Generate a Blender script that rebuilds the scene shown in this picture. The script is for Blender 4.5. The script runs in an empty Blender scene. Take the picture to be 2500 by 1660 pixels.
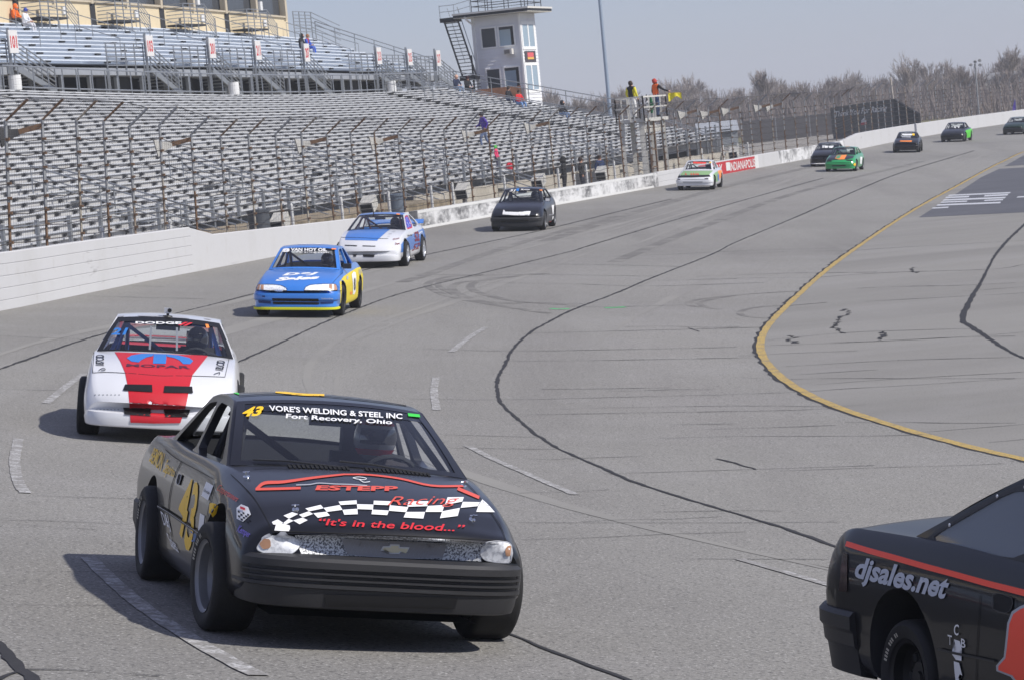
import math, numpy as np
# ---------------------------------------------------------------- camera model (metres, camera over the outside of the turn)
FPX=7200.0; CXP=1250.0; CYP=830.0
ROLL=math.radians(5.4); PITCH=math.atan(510/7200.0); CAM=np.array([0.0,0.0,4.2])
_f=np.array([0,math.cos(PITCH),-math.sin(PITCH)]); _u0=np.array([0,math.sin(PITCH),math.cos(PITCH)]); _r0=np.array([1.0,0,0])
_U=_u0*math.cos(ROLL)+_r0*math.sin(ROLL); _R=_r0*math.cos(ROLL)-_u0*math.sin(ROLL)
def ray(x,y): return _f+(x-CXP)/FPX*_R-(y-CYP)/FPX*_U
def proj(p):
    v=np.asarray(p,float)-CAM; d=v@_f
    return CXP+FPX*(v@_R)/d, CYP-FPX*(v@_U)/d, d
def catmull(P,n):
    P=np.array(P,float); Q=np.vstack([2*P[0]-P[1],P,2*P[-1]-P[-2]]); out=[]
    for i in range(1,len(Q)-2):
        for k in range(n):
            t=k/n; a,b,c,d=Q[i-1],Q[i],Q[i+1],Q[i+2]
            out.append(.5*((2*b)+(-a+c)*t+(2*a-5*b+4*c-d)*t*t+(-a+3*b-3*c+d)*t**3))
    out.append(P[-1]); return np.array(out)
def resample(C,step):
    s=np.r_[0,np.cumsum(np.linalg.norm(np.diff(C[:,:2],axis=0),axis=1))]
    n=max(2,int(s[-1]/step)); t=np.linspace(0,s[-1],n+1)
    return np.stack([np.interp(t,s,C[:,k]) for k in range(C.shape[1])],1)
# inner edge of the racing surface (yellow line), z = 0; listed from the near turn to the far straight
YEL=resample(catmull([(40,-14),(30,-4),(21,5),(14.2,13.5),(9.0,22.5),(5.9,31.5),(4.45,39.5),(4.1,46.5),(4.55,53.8),(6.1,63.3),(9.0,78.5),(14.4,103.9),(19.6,126.5),(27.1,158.6),(34,185),(45,214),(62,246),(90,276)],12),1.0)
# outer wall foot: x, y, z
WALL=resample(catmull([(18,-28,2.75),(9,-15,2.75),(1,-3,2.75),(-5.5,9,2.75),(-9.0,22,2.6),(-10.6,36,2.22),(-10.9,48,1.86),(-10.4,60.4,1.5),(-9.45,68,1.4),(-8.15,77.7,1.27),(-2.7,101.5,1.1),(6.7,132.5,1.0),(14.3,159.5,.92),(21.5,184,.85),(30,215,.8),(41,246,.75),(58,278,.75),(90,312,.75)],12),1.0)
def nearest(C,p):
    d=C[:,:2]-np.asarray(p)[:2]; i=int(np.argmin((d*d).sum(1))); best=None
    for j in (i-1,i):
        if j<0 or j+1>=len(C): continue
        a=C[j,:2]; b=C[j+1,:2]; ab=b-a; t=float(np.clip(((p[0]-a[0])*ab[0]+(p[1]-a[1])*ab[1])/(ab@ab),0,1))
        q=a+ab*t; dd=math.hypot(p[0]-q[0],p[1]-q[1]); side=ab[0]*(p[1]-a[1])-ab[1]*(p[0]-a[0])
        if best is None or dd<best[0]: best=(dd,side,j+t)
    return best
def zat(C,s): i=min(int(s),len(C)-2); t=s-i; return C[i]*(1-t)+C[i+1]*t
def zg(x,y):
    di,si,_=nearest(YEL,(x,y))
    if si<0: return 0.0
    do,so,s=nearest(WALL,(x,y)); zw=zat(WALL,s)[2]
    if so>0: return zw
    u=min(1,max(0,(62-y)/40)); u=u*u*(3-2*u)
    return zw*(di/(di+do))**(1+.25*u)
def ground(px,py):
    d=ray(px,py); d=d/d[1]; y=8.0; 
    f=lambda y:(CAM+d*y)[2]-zg(*(CAM+d*y)[:2])
    prev=y
    while f(y)>0 and y<600: prev=y; y*=1.02
    a,b=prev,y
    for _ in range(40):
        m=.5*(a+b)
        if f(m)>0:a=m
        else:b=m
    p=CAM+d*a; p[2]=zg(p[0],p[1]); return p

def wallf(s):
    p=zat(WALL,s); a=zat(WALL,max(0,s-1.5)); b=zat(WALL,min(len(WALL)-1.001,s+1.5)); t=(b-a)[:2]; t=t/np.linalg.norm(t)
    return p,t,np.array([-t[1],t[0]])
def off(s,o):
    p,t,n=wallf(s); return p[:2]+n*o
def s_at_y(y):
    i=int(np.argmin(np.abs(WALL[:,1]-y))); return float(i)
def solve_z(xy,edge):
    E=np.array(edge,float)
    def ey(x):
        if x<E[0,0]: return E[0,1]+(x-E[0,0])*(E[1,1]-E[0,1])/(E[1,0]-E[0,0])
        if x>E[-1,0]: return E[-1,1]+(x-E[-1,0])*(E[-1,1]-E[-2,1])/(E[-1,0]-E[-2,0])
        return np.interp(x,E[:,0],E[:,1])
    a,b=-5.0,30.0
    for _ in range(40):
        m=.5*(a+b); x,y,d=proj((xy[0],xy[1],m))
        if y>ey(x): a=m
        else: b=m
    return a,proj((xy[0],xy[1],a))[0]
import bpy, bmesh, random
from mathutils import Vector, Matrix
from mathutils.bvhtree import BVHTree
random.seed(7)
SC=bpy.context.scene; COL=SC.collection
# ---------------------------------------------------------------- camera
_cd=bpy.data.cameras.new('camera'); _cd.sensor_width=36.0; _cd.lens=36.0*FPX/2500.0; _cd.clip_start=.5; _cd.clip_end=6000
_co=bpy.data.objects.new('camera',_cd); COL.objects.link(_co)
_co.matrix_world=Matrix(((_R[0],_U[0],-_f[0],CAM[0]),(_R[1],_U[1],-_f[1],CAM[1]),(_R[2],_U[2],-_f[2],CAM[2]),(0,0,0,1)))
SC.camera=_co
_cd.dof.use_dof=True; _cd.dof.focus_distance=16.0; _cd.dof.aperture_fstop=26.0
# ---------------------------------------------------------------- sky and sun: sun to the right and behind the camera
SUN_EL=math.radians(43.5); SUN_AZ=(0.92,-0.39)
_w=bpy.data.worlds.new('World'); SC.world=_w; _w.use_nodes=True; _nt=_w.node_tree
_bg=_nt.nodes['Background']; _sk=_nt.nodes.new('ShaderNodeTexSky'); _sk.sky_type='NISHITA'; _sk.sun_disc=False
_sk.sun_elevation=SUN_EL; _sk.sun_rotation=math.atan2(SUN_AZ[0],SUN_AZ[1]); _sk.altitude=220; _sk.air_density=1.0; _sk.dust_density=.3; _sk.ozone_density=5.0
_hz=_nt.nodes.new('ShaderNodeMix'); _hz.data_type='RGBA'; _hz.inputs[0].default_value=.5; _hz.inputs[7].default_value=(4.75,4.85,7.2,1)
_nt.links.new(_sk.outputs[0],_hz.inputs[6]); _nt.links.new(_hz.outputs[2],_bg.inputs[0]); _bg.inputs[1].default_value=.096
_sl=bpy.data.lights.new('sun','SUN'); _sl.energy=4.7; _sl.angle=math.radians(1.1); _sl.color=(1.0,.955,.89)
_so=bpy.data.objects.new('sun',_sl); COL.objects.link(_so)
_sd=Vector((SUN_AZ[0]*math.cos(SUN_EL),SUN_AZ[1]*math.cos(SUN_EL),math.sin(SUN_EL))).normalized()
_so.rotation_euler=_sd.to_track_quat('Z','Y').to_euler(); _so.location=(60,-40,80)
SC.view_settings.view_transform='Standard'; SC.view_settings.look='None'; SC.view_settings.exposure=0.0; SC.view_settings.gamma=1.0
SC.view_settings.use_curve_mapping=False
SC.render.engine='CYCLES'
# ---------------------------------------------------------------- materials
def lin(c): return tuple(((x/255)/12.92 if x/255<=.04045 else (((x/255)+.055)/1.055)**2.4) for x in c)
MATS={}
def M(name,rgb,rough=.6,metal=0.0,var=0.0,vscale=3.0,bump=0.0,bscale=40.0,rgb2=None,cut=None,spec=.5,coat=0.0,emis=None,alpha=1.0,trans=0.0,stretch=None):
    """procedural principled material; rgb is sRGB 0-255 of the base colour itself"""
    if name in MATS: return MATS[name]
    m=bpy.data.materials.new(name); m.use_nodes=True; nt=m.node_tree; b=nt.nodes['Principled BSDF']
    c=lin(rgb); b.inputs['Base Color'].default_value=(*c,1); b.inputs['Roughness'].default_value=rough; b.inputs['Metallic'].default_value=metal
    b.inputs['Specular IOR Level'].default_value=spec
    if coat: b.inputs['Coat Weight'].default_value=coat; b.inputs['Coat Roughness'].default_value=.06
    if trans: b.inputs['Transmission Weight'].default_value=trans
    if alpha<1: b.inputs['Alpha'].default_value=alpha
    m.diffuse_color=(*c,1)
    if var or bump or rgb2:
        tc=nt.nodes.new('ShaderNodeTexCoord'); src=tc.outputs['Object']
        if stretch:
            mp=nt.nodes.new('ShaderNodeMapping'); mp.inputs['Scale'].default_value=stretch; nt.links.new(src,mp.inputs[0]); src=mp.outputs[0]
    if var or rgb2:
        n=nt.nodes.new('ShaderNodeTexNoise'); n.inputs['Scale'].default_value=vscale; n.inputs['Detail'].default_value=6; n.inputs['Roughness'].default_value=.65
        nt.links.new(src,n.inputs['Vector'])
        r=nt.nodes.new('ShaderNodeValToRGB'); nt.links.new(n.outputs['Fac'],r.inputs[0])
        if rgb2:
            c2=lin(rgb2); lo,hi=cut or (.45,.6)
            r.color_ramp.elements[0].position=lo; r.color_ramp.elements[0].color=(*c,1); r.color_ramp.elements[1].position=hi; r.color_ramp.elements[1].color=(*c2,1)
        else:
            r.color_ramp.elements[0].position=.25; r.color_ramp.elements[0].color=(*[x*(1-var) for x in c],1)
            r.color_ramp.elements[1].position=.75; r.color_ramp.elements[1].color=(*[min(1,x*(1+var)) for x in c],1)
        nt.links.new(r.outputs[0],b.inputs['Base Color'])
    if bump:
        n2=nt.nodes.new('ShaderNodeTexNoise'); n2.inputs['Scale'].default_value=bscale; n2.inputs['Detail'].default_value=4; nt.links.new(src,n2.inputs['Vector'])
        bp=nt.nodes.new('ShaderNodeBump'); bp.inputs['Strength'].default_value=bump; bp.inputs['Distance'].default_value=.02
        nt.links.new(n2.outputs['Fac'],bp.inputs['Height']); nt.links.new(bp.outputs[0],b.inputs['Normal'])
    MATS[name]=m; return m
def mix_layers(name,layers,rough=.9,bump=None,spec=.3):
    """layers: first (rgb,), then (rgb, noise scale, lo, hi, amount, stretch) painted over it"""
    if name in MATS: return MATS[name]
    m=bpy.data.materials.new(name); m.use_nodes=True; nt=m.node_tree; b=nt.nodes['Principled BSDF']
    tc=nt.nodes.new('ShaderNodeTexCoord'); b.inputs['Roughness'].default_value=rough; b.inputs['Specular IOR Level'].default_value=spec
    prev=None
    for k,L in enumerate(layers):
        if k==0:
            rgbn=nt.nodes.new('ShaderNodeRGB'); rgbn.outputs[0].default_value=(*lin(L[0]),1); prev=rgbn.outputs[0]; continue
        rgb,sc,lo,hi,amt,st=L
        mp=nt.nodes.new('ShaderNodeMapping'); mp.inputs['Scale'].default_value=st or (1,1,1); mp.inputs['Location'].default_value=(k*13.7,k*5.1,k*3.3); nt.links.new(tc.outputs['Object'],mp.inputs[0])
        n=nt.nodes.new('ShaderNodeTexNoise'); n.inputs['Scale'].default_value=sc; n.inputs['Detail'].default_value=5; n.inputs['Roughness'].default_value=.6; nt.links.new(mp.outputs[0],n.inputs['Vector'])
        mr=nt.nodes.new('ShaderNodeMapRange'); mr.inputs[1].default_value=lo; mr.inputs[2].default_value=hi; mr.inputs[3].default_value=0; mr.inputs[4].default_value=amt; nt.links.new(n.outputs['Fac'],mr.inputs[0])
        mx=nt.nodes.new('ShaderNodeMix'); mx.data_type='RGBA'; nt.links.new(mr.outputs[0],mx.inputs[0]); nt.links.new(prev,mx.inputs[6]); mx.inputs[7].default_value=(*lin(rgb),1); prev=mx.outputs[2]
    nt.links.new(prev,b.inputs['Base Color'])
    if bump:
        n2=nt.nodes.new('ShaderNodeTexNoise'); n2.inputs['Scale'].default_value=bump[0]; n2.inputs['Detail'].default_value=3; nt.links.new(tc.outputs['Object'],n2.inputs['Vector'])
        bp=nt.nodes.new('ShaderNodeBump'); bp.inputs['Strength'].default_value=bump[1]; bp.inputs['Distance'].default_value=bump[2]
        nt.links.new(n2.outputs['Fac'],bp.inputs['Height']); nt.links.new(bp.outputs[0],b.inputs['Normal'])
    MATS[name]=m; return m
# ---------------------------------------------------------------- mesh helpers
ORG={}
def V3(p): return np.array([p[0],p[1],p[2]],float)
class MB:
    def __init__(s): s.v=[]; s.f=[]; s.m=[]
    def add(s,vs,fs,mi=0):
        o=len(s.v); s.v+= [tuple(float(c) for c in p) for p in vs]; s.f+=[tuple(i+o for i in f) for f in fs]; s.m+=[mi]*len(fs); return s
    def hexa(s,p,mi=0):
        return s.add(p,[(0,3,2,1),(4,5,6,7),(0,1,5,4),(1,2,6,5),(2,3,7,6),(3,0,4,7)],mi)
    def box(s,c,sz,mi=0,ax=None):
        c=V3(c); h=[x/2 for x in sz]; ax=ax or ((1,0,0),(0,1,0),(0,0,1)); A=[V3(a)*k for a,k in zip(ax,h)]
        return s.hexa([c+A[0]*i+A[1]*j+A[2]*k for k in (-1,1) for i,j in ((-1,-1),(1,-1),(1,1),(-1,1))],mi)
    def bar(s,p,q,w,h,mi=0,up=(0,0,1)):
        p=V3(p); q=V3(q); d=q-p; L=np.linalg.norm(d); 
        if L<1e-6: return s
        d/=L; u=V3(up); x=np.cross(d,u)
        if np.linalg.norm(x)<1e-4: x=np.cross(d,V3((1,0,0)))
        x/=np.linalg.norm(x); z=np.cross(x,d); a=x*w/2; b=z*h/2
        return s.hexa([p-a-b,p+a-b,p+a+b,p-a+b,q-a-b,q+a-b,q+a+b,q-a+b][0:4]+[q-a-b,q+a-b,q+a+b,q-a+b],mi)
    def tube(s,path,r,n=6,mi=0,cap=True):
        P=[V3(p) for p in path]; rs=r if hasattr(r,'__len__') else [r]*len(P); o=len(s.v); prev=None; vs=[]; fs=[]
        for i,p in enumerate(P):
            d=(P[min(i+1,len(P)-1)]-P[max(i-1,0)]); d/=np.linalg.norm(d)+1e-12
            if prev is None:
                x=np.cross(d,V3((0,0,1)));
                if np.linalg.norm(x)<.05: x=np.cross(d,V3((1,0,0)))
            else: x=prev-d*(prev@d)
            x/=np.linalg.norm(x)+1e-12; prev=x; y=np.cross(d,x)
            for k in range(n):
                a=2*math.pi*k/n; vs.append(p+(x*math.cos(a)+y*math.sin(a))*rs[i])
        for i in range(len(P)-1):
            for k in range(n):
                a=i*n+k; b=i*n+(k+1)%n; fs.append((a,a+n,b+n,b))
        if cap: fs.append(tuple(range(n))); fs.append(tuple(range((len(P)-1)*n+n-1,(len(P)-1)*n-1,-1)))
        return s.add(vs,fs,mi)
    def lathe(s,prof,c,axis,n=24,mi=0,closed=False):
        """prof: list of (r, t) along axis; axis unit vector"""
        c=V3(c); a=V3(axis); x=np.cross(a,V3((0,0,1)));
        if np.linalg.norm(x)<.05: x=np.cross(a,V3((1,0,0)))
        x/=np.linalg.norm(x); y=np.cross(a,x); vs=[]; fs=[]; m=len(prof)
        for k in range(n):
            w=2*math.pi*k/n; dr=x*math.cos(w)+y*math.sin(w)
            for r,t in prof: vs.append(c+dr*r+a*t)
        for k in range(n):
            for j in range(m-1 if not closed else m):
                j2=(j+1)%m; fs.append((k*m+j,k*m+j2,((k+1)%n)*m+j2,((k+1)%n)*m+j))
        return s.add(vs,fs,mi)
    def grid(s,G,mi=0,flip=False):
        G=[list(r) for r in G]; n=len(G); m=len(G[0]); vs=[p for r in G for p in r]; fs=[]
        for i in range(n-1):
            for j in range(m-1):
                q=(i*m+j,i*m+j+1,(i+1)*m+j+1,(i+1)*m+j); fs.append(q[::-1] if flip else q)
        return s.add(vs,fs,mi)
    def prism(s,poly,z0,z1,mi=0):
        n=len(poly); vs=[(x,y,z0) for x,y in poly]+[(x,y,z1) for x,y in poly]
        return s.add(vs,[tuple(range(n-1,-1,-1)),tuple(range(n,2*n))]+[(i,(i+1)%n,n+(i+1)%n,n+i) for i in range(n)],mi)
    def mesh(s,name,mats,org=(0,0,0),smooth=None):
        me=bpy.data.meshes.new(name); o=V3(org); me.from_pydata([tuple(V3(v)-o) for v in s.v],[],s.f)
        for m in (mats if isinstance(mats,(list,tuple)) else [mats]): me.materials.append(m)
        if any(s.m): me.polygons.foreach_set('material_index',s.m)
        if smooth is not None:
            me.polygons.foreach_set('use_smooth',[True]*len(me.polygons)); me.set_sharp_from_angle(angle=math.radians(smooth))
        me.update(); return me
    def build(s,name,mats,parent=None,smooth=None,local=False,org=None):
        o=org if org is not None else ((0,0,0) if (parent is None or local) else ORG.get(parent.name,(0,0,0)))
        ob=bpy.data.objects.new(name,s.mesh(name,mats,o,smooth)); COL.objects.link(ob)
        if parent is not None: ob.parent=parent; ORG[ob.name]=o
        elif org is not None: ob.location=org
        return ob
def tag(o,label=None,cat=None,group=None,kind=None):
    if label: o['label']=label
    if cat: o['category']=cat
    if group: o['group']=group
    if kind: o['kind']=kind
    return o
def thing(name,label,cat,loc=(0,0,0),group=None):
    o=bpy.data.objects.new(name,None); COL.objects.link(o); o.location=tuple(float(c) for c in loc); o.empty_display_size=.2; ORG[o.name]=tuple(float(c) for c in loc)
    return tag(o,label,cat,group)
def copy_tree(o,parent=None):
    c=o.copy(); COL.objects.link(c); c.parent=parent
    for ch in o.children: copy_tree(ch,c)
    return c
_TXT={}
def text2d(body,shear=0.0,bold=0.0,xs=1.0,space=1.0,maxe=None):
    """flat glyph mesh of a string: verts (cap height about 1, left baseline at 0) and faces"""
    key=(body,shear,bold,xs,space)
    if key in _TXT: return _TXT[key]
    cu=bpy.data.curves.new('glyphs','FONT'); cu.body=body; cu.size=1.38; cu.shear=shear; cu.offset=bold; cu.space_character=space; cu.resolution_u=3
    ob=bpy.data.objects.new('glyphs',cu); COL.objects.link(ob); dg=bpy.context.evaluated_depsgraph_get(); me=bpy.data.meshes.new_from_object(ob.evaluated_get(dg))
    vs=[(v.co.x*xs,v.co.y) for v in me.vertices]; fs=[tuple(p.vertices) for p in me.polygons]
    bpy.data.objects.remove(ob); bpy.data.curves.remove(cu); bpy.data.meshes.remove(me)
    _TXT[key]=(vs,fs); return vs,fs
def text_w(t): return max(v[0] for v in t[0])-min(v[0] for v in t[0])
# ---------------------------------------------------------------- base materials
ASPH=mix_layers('asphalt',[((136,134,129),),((114,112,108),.05,.42,.62,.55,None),((142,140,137),.35,.48,.7,.5,None),((106,103,100),.09,.5,.72,.5,(3,.25,1)),((70,69,68),40,.52,.62,.75,None),((196,194,190),46,.58,.68,.7,None)],rough=.88,bump=(60,.5,.012),spec=.35)
ASPH2=mix_layers('asphalt_apron',[((138,136,131),),((116,114,110),.07,.4,.62,.6,(.3,2.5,1)),((144,142,139),.3,.48,.7,.5,None),((74,72,71),40,.55,.65,.6,None)],rough=.9,bump=(60,.4,.012))
NEWASPH=mix_layers('new_asphalt',[((84,85,90),),((100,101,106),.3,.4,.7,.6,None)],rough=.85)
TAR=M('crack_tar',(38,37,38),.8,var=.4,vscale=9)
HAIR=M('hairline_crack',(46,45,45),.9,var=.5,vscale=4)
SKID=mix_layers('tyre_rubber_mark',[((108,106,103),),((136,134,129),1.2,.44,.70,.95,None)],rough=.9)
WPAINT=mix_layers('worn_white_paint',[((190,190,190),),((132,130,127),9,.36,.56,.95,None),((118,116,113),45,.46,.58,.85,None)],rough=.85)
YPAINT=mix_layers('worn_yellow_paint',[((178,152,88),),((126,120,108),3,.50,.70,.8,None),((112,106,96),30,.50,.62,.75,None)],rough=.85)
WALLM=mix_layers('white_wall_paint',[((190,190,191),),((178,177,175),.6,.5,.75,.55,(1,1,.4)),((172,169,163),3.5,.58,.8,.5,None),((120,118,116),.9,.66,.74,.6,(.6,.6,5.0))],rough=.75)
SMEAR=mix_layers('rubber_smeared_white',[((210,210,210),),((52,52,55),.55,.42,.62,.85,(1,1,1.6)),((90,90,92),3.2,.5,.7,.7,(.5,.5,2.2)),((206,206,206),5,.50,.64,.8,(.6,.6,1.2)),((214,214,214),.30,.56,.66,.95,None)],rough=.8)
RED=M('red_wall_paint',(178,40,46),.7,var=.15,vscale=2)
WHITE=M('white_paint',(210,210,208),.6,var=.05,vscale=2)
GALV=M('galvanised_steel',(150,154,158),.45,.55,var=.12,vscale=6)
ALU=M('aluminium_plank',(194,196,199),.45,.05,var=.08,vscale=1.2)
BLUEALU=M('pale_blue_aluminium',(208,214,222),.45,.0,var=.06,vscale=.8)
BLUERIS=M('pale_blue_riser',(198,205,214),.5,.0,var=.08,vscale=.8)
RISER=mix_layers('grey_riser',[((178,178,178),),((160,159,157),.7,.4,.7,.8,None),((146,136,120),2.5,.6,.75,.4,None)],rough=.75)
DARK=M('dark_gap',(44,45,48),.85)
BLK=M('black_steel',(24,25,29),.5)
CONC=mix_layers('concrete',[((176,170,158),),((150,143,130),1.2,.4,.7,.7,None)],rough=.9)
DIRT=mix_layers('dirt_gravel',[((150,137,116),),((112,101,80),1.3,.42,.62,.8,None),((168,158,140),9,.5,.7,.6,None)],rough=.95)
CONCOURSE=mix_layers('concourse_gravel',[((148,144,138),),((122,116,106),.2,.4,.65,.7,None),((160,150,128),.6,.5,.7,.5,None)],rough=.95)
GRASS=mix_layers('dry_spring_grass',[((112,106,72),),((90,94,58),.05,.4,.6,.8,None),((136,122,90),.4,.45,.7,.7,None)],rough=.95)
def rusty(name,base,amt):
    return mix_layers(name,[(base,),((112,87,67),2.2,.5-amt,.66-amt,.9,(1,1,.7)),((74,58,48),9,.5,.66,.7,None)],rough=.85)
RUST=[rusty('rusty_steel',(150,146,138),.12),rusty('rusty_steel_light',(166,160,148),.04),rusty('rusty_steel_dark',(122,98,78),.18)]
GPOST=M('weathered_galvanised_post',(142,144,146),.6,.3,var=.2,vscale=5)
GLASSD=M('dark_window_glass',(62,66,72),.12,.0,spec=.6,var=.1,vscale=.6)
# ================================================================ ground, track, markings
def build_ground():
    mb=MB(); mb.grid([[(-1250,-250,-.10),(1250,-250,-.10)],[(-1250,1550,-.10),(1250,1550,-.10)]],flip=False)
    tag(mb.build('ground',GRASS),kind='structure')
    st=YEL[::1]; G=[]; A=[]
    for i in range(len(st)):
        p=st[i]; a=st[max(0,i-1)]; b=st[min(len(st)-1,i+1)]; t=(b-a)/np.linalg.norm(b-a); n=np.array([-t[1],t[0]])
        d,sd,s=nearest(WALL,p); w=zat(WALL,s)[:2]
        G.append([(*(p+(w-p)*u),zg(*(p+(w-p)*u)) if 0<u<1 else (0.0 if u==0 else zat(WALL,s)[2])) for u in np.linspace(0,1,25)])
        A.append([(*(p-n*k),0.0) for k in (38,20,10,5,2.5,1,0)])
    tr=MB().grid(G,flip=True).build('track',ASPH,smooth=60); tag(tr,kind='structure')
    ap=MB().grid(A,flip=True).build('apron',ASPH2); tag(ap,kind='structure')
    # strip of ground behind the wall
    C=[]
    for s in np.arange(0,len(WALL)-1,3.0):
        p,t,n=wallf(s); C.append([(*(p[:2]+n*o),p[2]-.01-(0 if o<60 else .9)) for o in (.05,4,12,30,60,62)])
    tag(MB().grid(C,flip=True).build('concourse',CONCOURSE),kind='structure')
    return tr
TRACK=build_ground()
def ribbon(mb,P,widths,lift,jit=0.0,step=.35,seed=0):
    """flat strip following the track surface; P ground points"""
    rnd=random.Random(seed); C=np.array([(p[0],p[1]) for p in P]); 
    C=resample(catmull(C,6) if len(C)>2 else np.array([C[0]+(C[1]-C[0])*t for t in np.linspace(0,1,4)]),step)
    n=len(C); rows=[]
    for i in range(n):
        t=C[min(n-1,i+1)]-C[max(0,i-1)]; t=t/(np.linalg.norm(t)+1e-9); nn=np.array([-t[1],t[0]])
        u=i/(n-1); w=widths if not hasattr(widths,'__len__') else np.interp(u,np.linspace(0,1,len(widths)),widths)
        c=C[i]+nn*rnd.uniform(-jit,jit)*.7; a=c+nn*(w/2+rnd.uniform(-jit,jit)); b=c-nn*(w/2+rnd.uniform(-jit,jit))
        rows.append([(*a,zg(*a)+lift),(*b,zg(*b)+lift)])
    mb.grid(rows)
    return mb
def px(pts): return [ground(x,y) for x,y in pts]
def K(pts,sc,ox,oy): return [(ox+x/sc,oy+y/sc) for x,y in pts]
_k=2500/2362
S62=lambda pts:[(x*_k,y*_k) for x,y in pts]
# tar seams running round the lanes
for i,(pts,w) in enumerate([
  ([(2075,1347),(1905,1286),(1700,1225),(1555,1179),(1484,1148),(1356,1091),(1305,1057),(1237,999),(1217,972),(1214,940),(1218,915),(1234,888),(1251,854),(1288,818),(1325,794),(1403,755),(1508,715),(1603,675),(1742,620),(1800,591),(1948,529),(2096,464),(2185,428),(2274,400),(2378,369)],(.05,.05,.06,.07,.07,.08,.09,.1,.11,.12)),
  ([(520,912),(600,876),(658,850),(760,802),(837,769),(939,730),(1108,684),(1270,645),(1400,613),(1441,600),(1600,552),(1741,511),(1900,466),(2010,436)],(.045,.05,.06,.08,.1,.1)),
  ([(-40,915),(60,880),(150,848),(237,820),(421,768),(600,723),(760,688),(895,659),(1040,623),(1180,594),(1311,566),(1500,520),(1640,487)],(.05,.06,.07,.08,.1)),
  (S62([(1175,1462),(1260,1498),(1360,1535),(1460,1572)]),.03),
  ([(2510,540),(2440,610),(2395,690),(2368,735),(2350,780),(2375,800),(2420,830),(2460,855),(2510,880)],(.09,.10,.09,.06,.07,.12,.10,.04)),
  ]):
    tag(ribbon(MB(),px(pts),w,.006,jit=.012,step=.25,seed=i).build('crack_seal',TAR,parent=TRACK))
_mb=MB()
ribbon(_mb,[ground(x,y) for x,y in [(-10,1566),(20,1600),(60,1640),(100,1680)]],.06,.006,jit=.012,step=.12,seed=3); ribbon(_mb,px([(-10,1660),(40,1640),(120,1633),(250,1642),(390,1652)]),(.05,.02,.02,.01),.0062,jit=.01,step=.2,seed=4)
_mb.build('crack_seal',TAR,parent=TRACK)
# ragged tar patches on the apron
for j,pts in enumerate([K([(950,520),(1000,545),(930,570),(925,600),(890,635),(930,660),(965,678)],2.6575,1700,560),K([(610,690),(640,705),(600,720),(665,738)],2.6575,1700,560),K([(1195,665),(1210,690),(1190,718)],2.6575,1700,560),K([(1410,250),(1400,270),(1435,285)],2.6575,1700,560)]):
    ribbon(MB(),px(pts),.05,.006,jit=.06,step=.1,seed=20+j).build('tar_patch',TAR,parent=TRACK)
# hairline cracks across the lanes
_hc=[K(q,2.9525,1000,620) for q in [[(880,572),(1600,555),(2362,535)],[(0,683),(700,700),(1500,690),(2362,672)],[(700,775),(1500,765),(2362,750)],[(0,1045),(700,1050),(1600,1030),(2362,1012)],[(780,1160),(1600,1146),(2362,1132)],[(230,1303),(600,1312),(930,1322)],[(290,1398),(700,1404),(1060,1408)],[(0,147),(500,157),(900,152),(1770,163)],[(560,210),(1200,220),(1700,235),(2362,215)],[(950,975),(1500,970),(1880,965)],[(1890,1230),(2362,1224)],[(560,350),(900,355),(1250,362)],[(850,75),(1600,85),(1950,95)],[(1780,195),(2362,182)]]]
_hc+=[K(q,2.6575,1700,560) for q in [[(0,645),(440,637)],[(460,720),(1000,670),(1780,645)],[(420,755),(1000,735),(1780,695),(2126,668)],[(0,838),(440,830)],[(580,890),(1300,850),(2060,830)],[(610,945),(1180,910)],[(740,1010),(1300,970),(2126,925)],[(0,1078),(700,1055),(1400,1010),(2126,965)],[(0,1185),(870,1163)],[(60,1297),(900,1270)],[(1430,1318),(2126,1265)],[(500,1568),(1200,1545),(2000,1520)],[(1900,1382),(2126,1362)],[(0,325),(600,315),(1200,285),(1900,262),(2126,230)],[(0,365),(440,347)],[(100,165),(1000,140),(2126,75)],[(1100,470),(1720,437),(2126,415)],[(1720,405),(2126,375)]]]
_hc+=[K(q,2.57,0,1050) for q in [[(0,565),(400,572),(800,592)],[(0,1095),(500,1102),(850,1098),(1230,1105)],[(240,412),(500,422),(850,430)],[(150,888),(600,890),(1230,890)],[(100,590),(350,610),(600,625)]]]
_hc+=[K(q,3.92,0,560) for q in [[(750,638),(1200,652),(1960,668)],[(1240,542),(1580,556)],[(0,1020),(400,1040),(880,1050)],[(0,1530),(500,1540),(790,1555)]]]
_hc+=[S62(q) for q in [[(1190,1205),(1560,1206),(1940,1204)],[(1590,1289),(1940,1290)]]]
rr=random.Random(31)
for y in list(np.arange(585,1330,41)):
    x0=rr.uniform(1180,2150) if y<1150 else rr.uniform(1250,1700); L_=rr.uniform(150,800); sl=rr.uniform(-.045,.005); yy=y+rr.uniform(-9,9)
    if x0+L_>2480: L_=2480-x0
    _hc.append([(x0,yy),(x0+L_*.3,yy+sl*L_*.3+rr.uniform(-2,2)),(x0+L_*.65,yy+sl*L_*.65+rr.uniform(-2,2)),(x0+L_,yy+sl*L_)])
for j,pts in enumerate(_hc): P_=px(pts); w_=min(.045,.00062*np.mean([q[1] for q in P_])); ribbon(MB(),P_,(w_*.5,w_,w_*.8),.0055,jit=w_*.3,step=.3,seed=50+j).build('hairline_crack',HAIR,parent=TRACK)
for j,pts in enumerate([K([(2010,535),(2050,548),(2090,562)],2.9525,1000,620),K([(2230,1478),(2300,1495),(2362,1508)],2.9525,1000,620),K([(130,1487),(240,1515),(390,1558)],2.6575,1700,560)]):
    ribbon(MB(),px(pts),.035,.006,jit=.012,step=.12,seed=90+j).build('short_crack',TAR,parent=TRACK)
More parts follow.
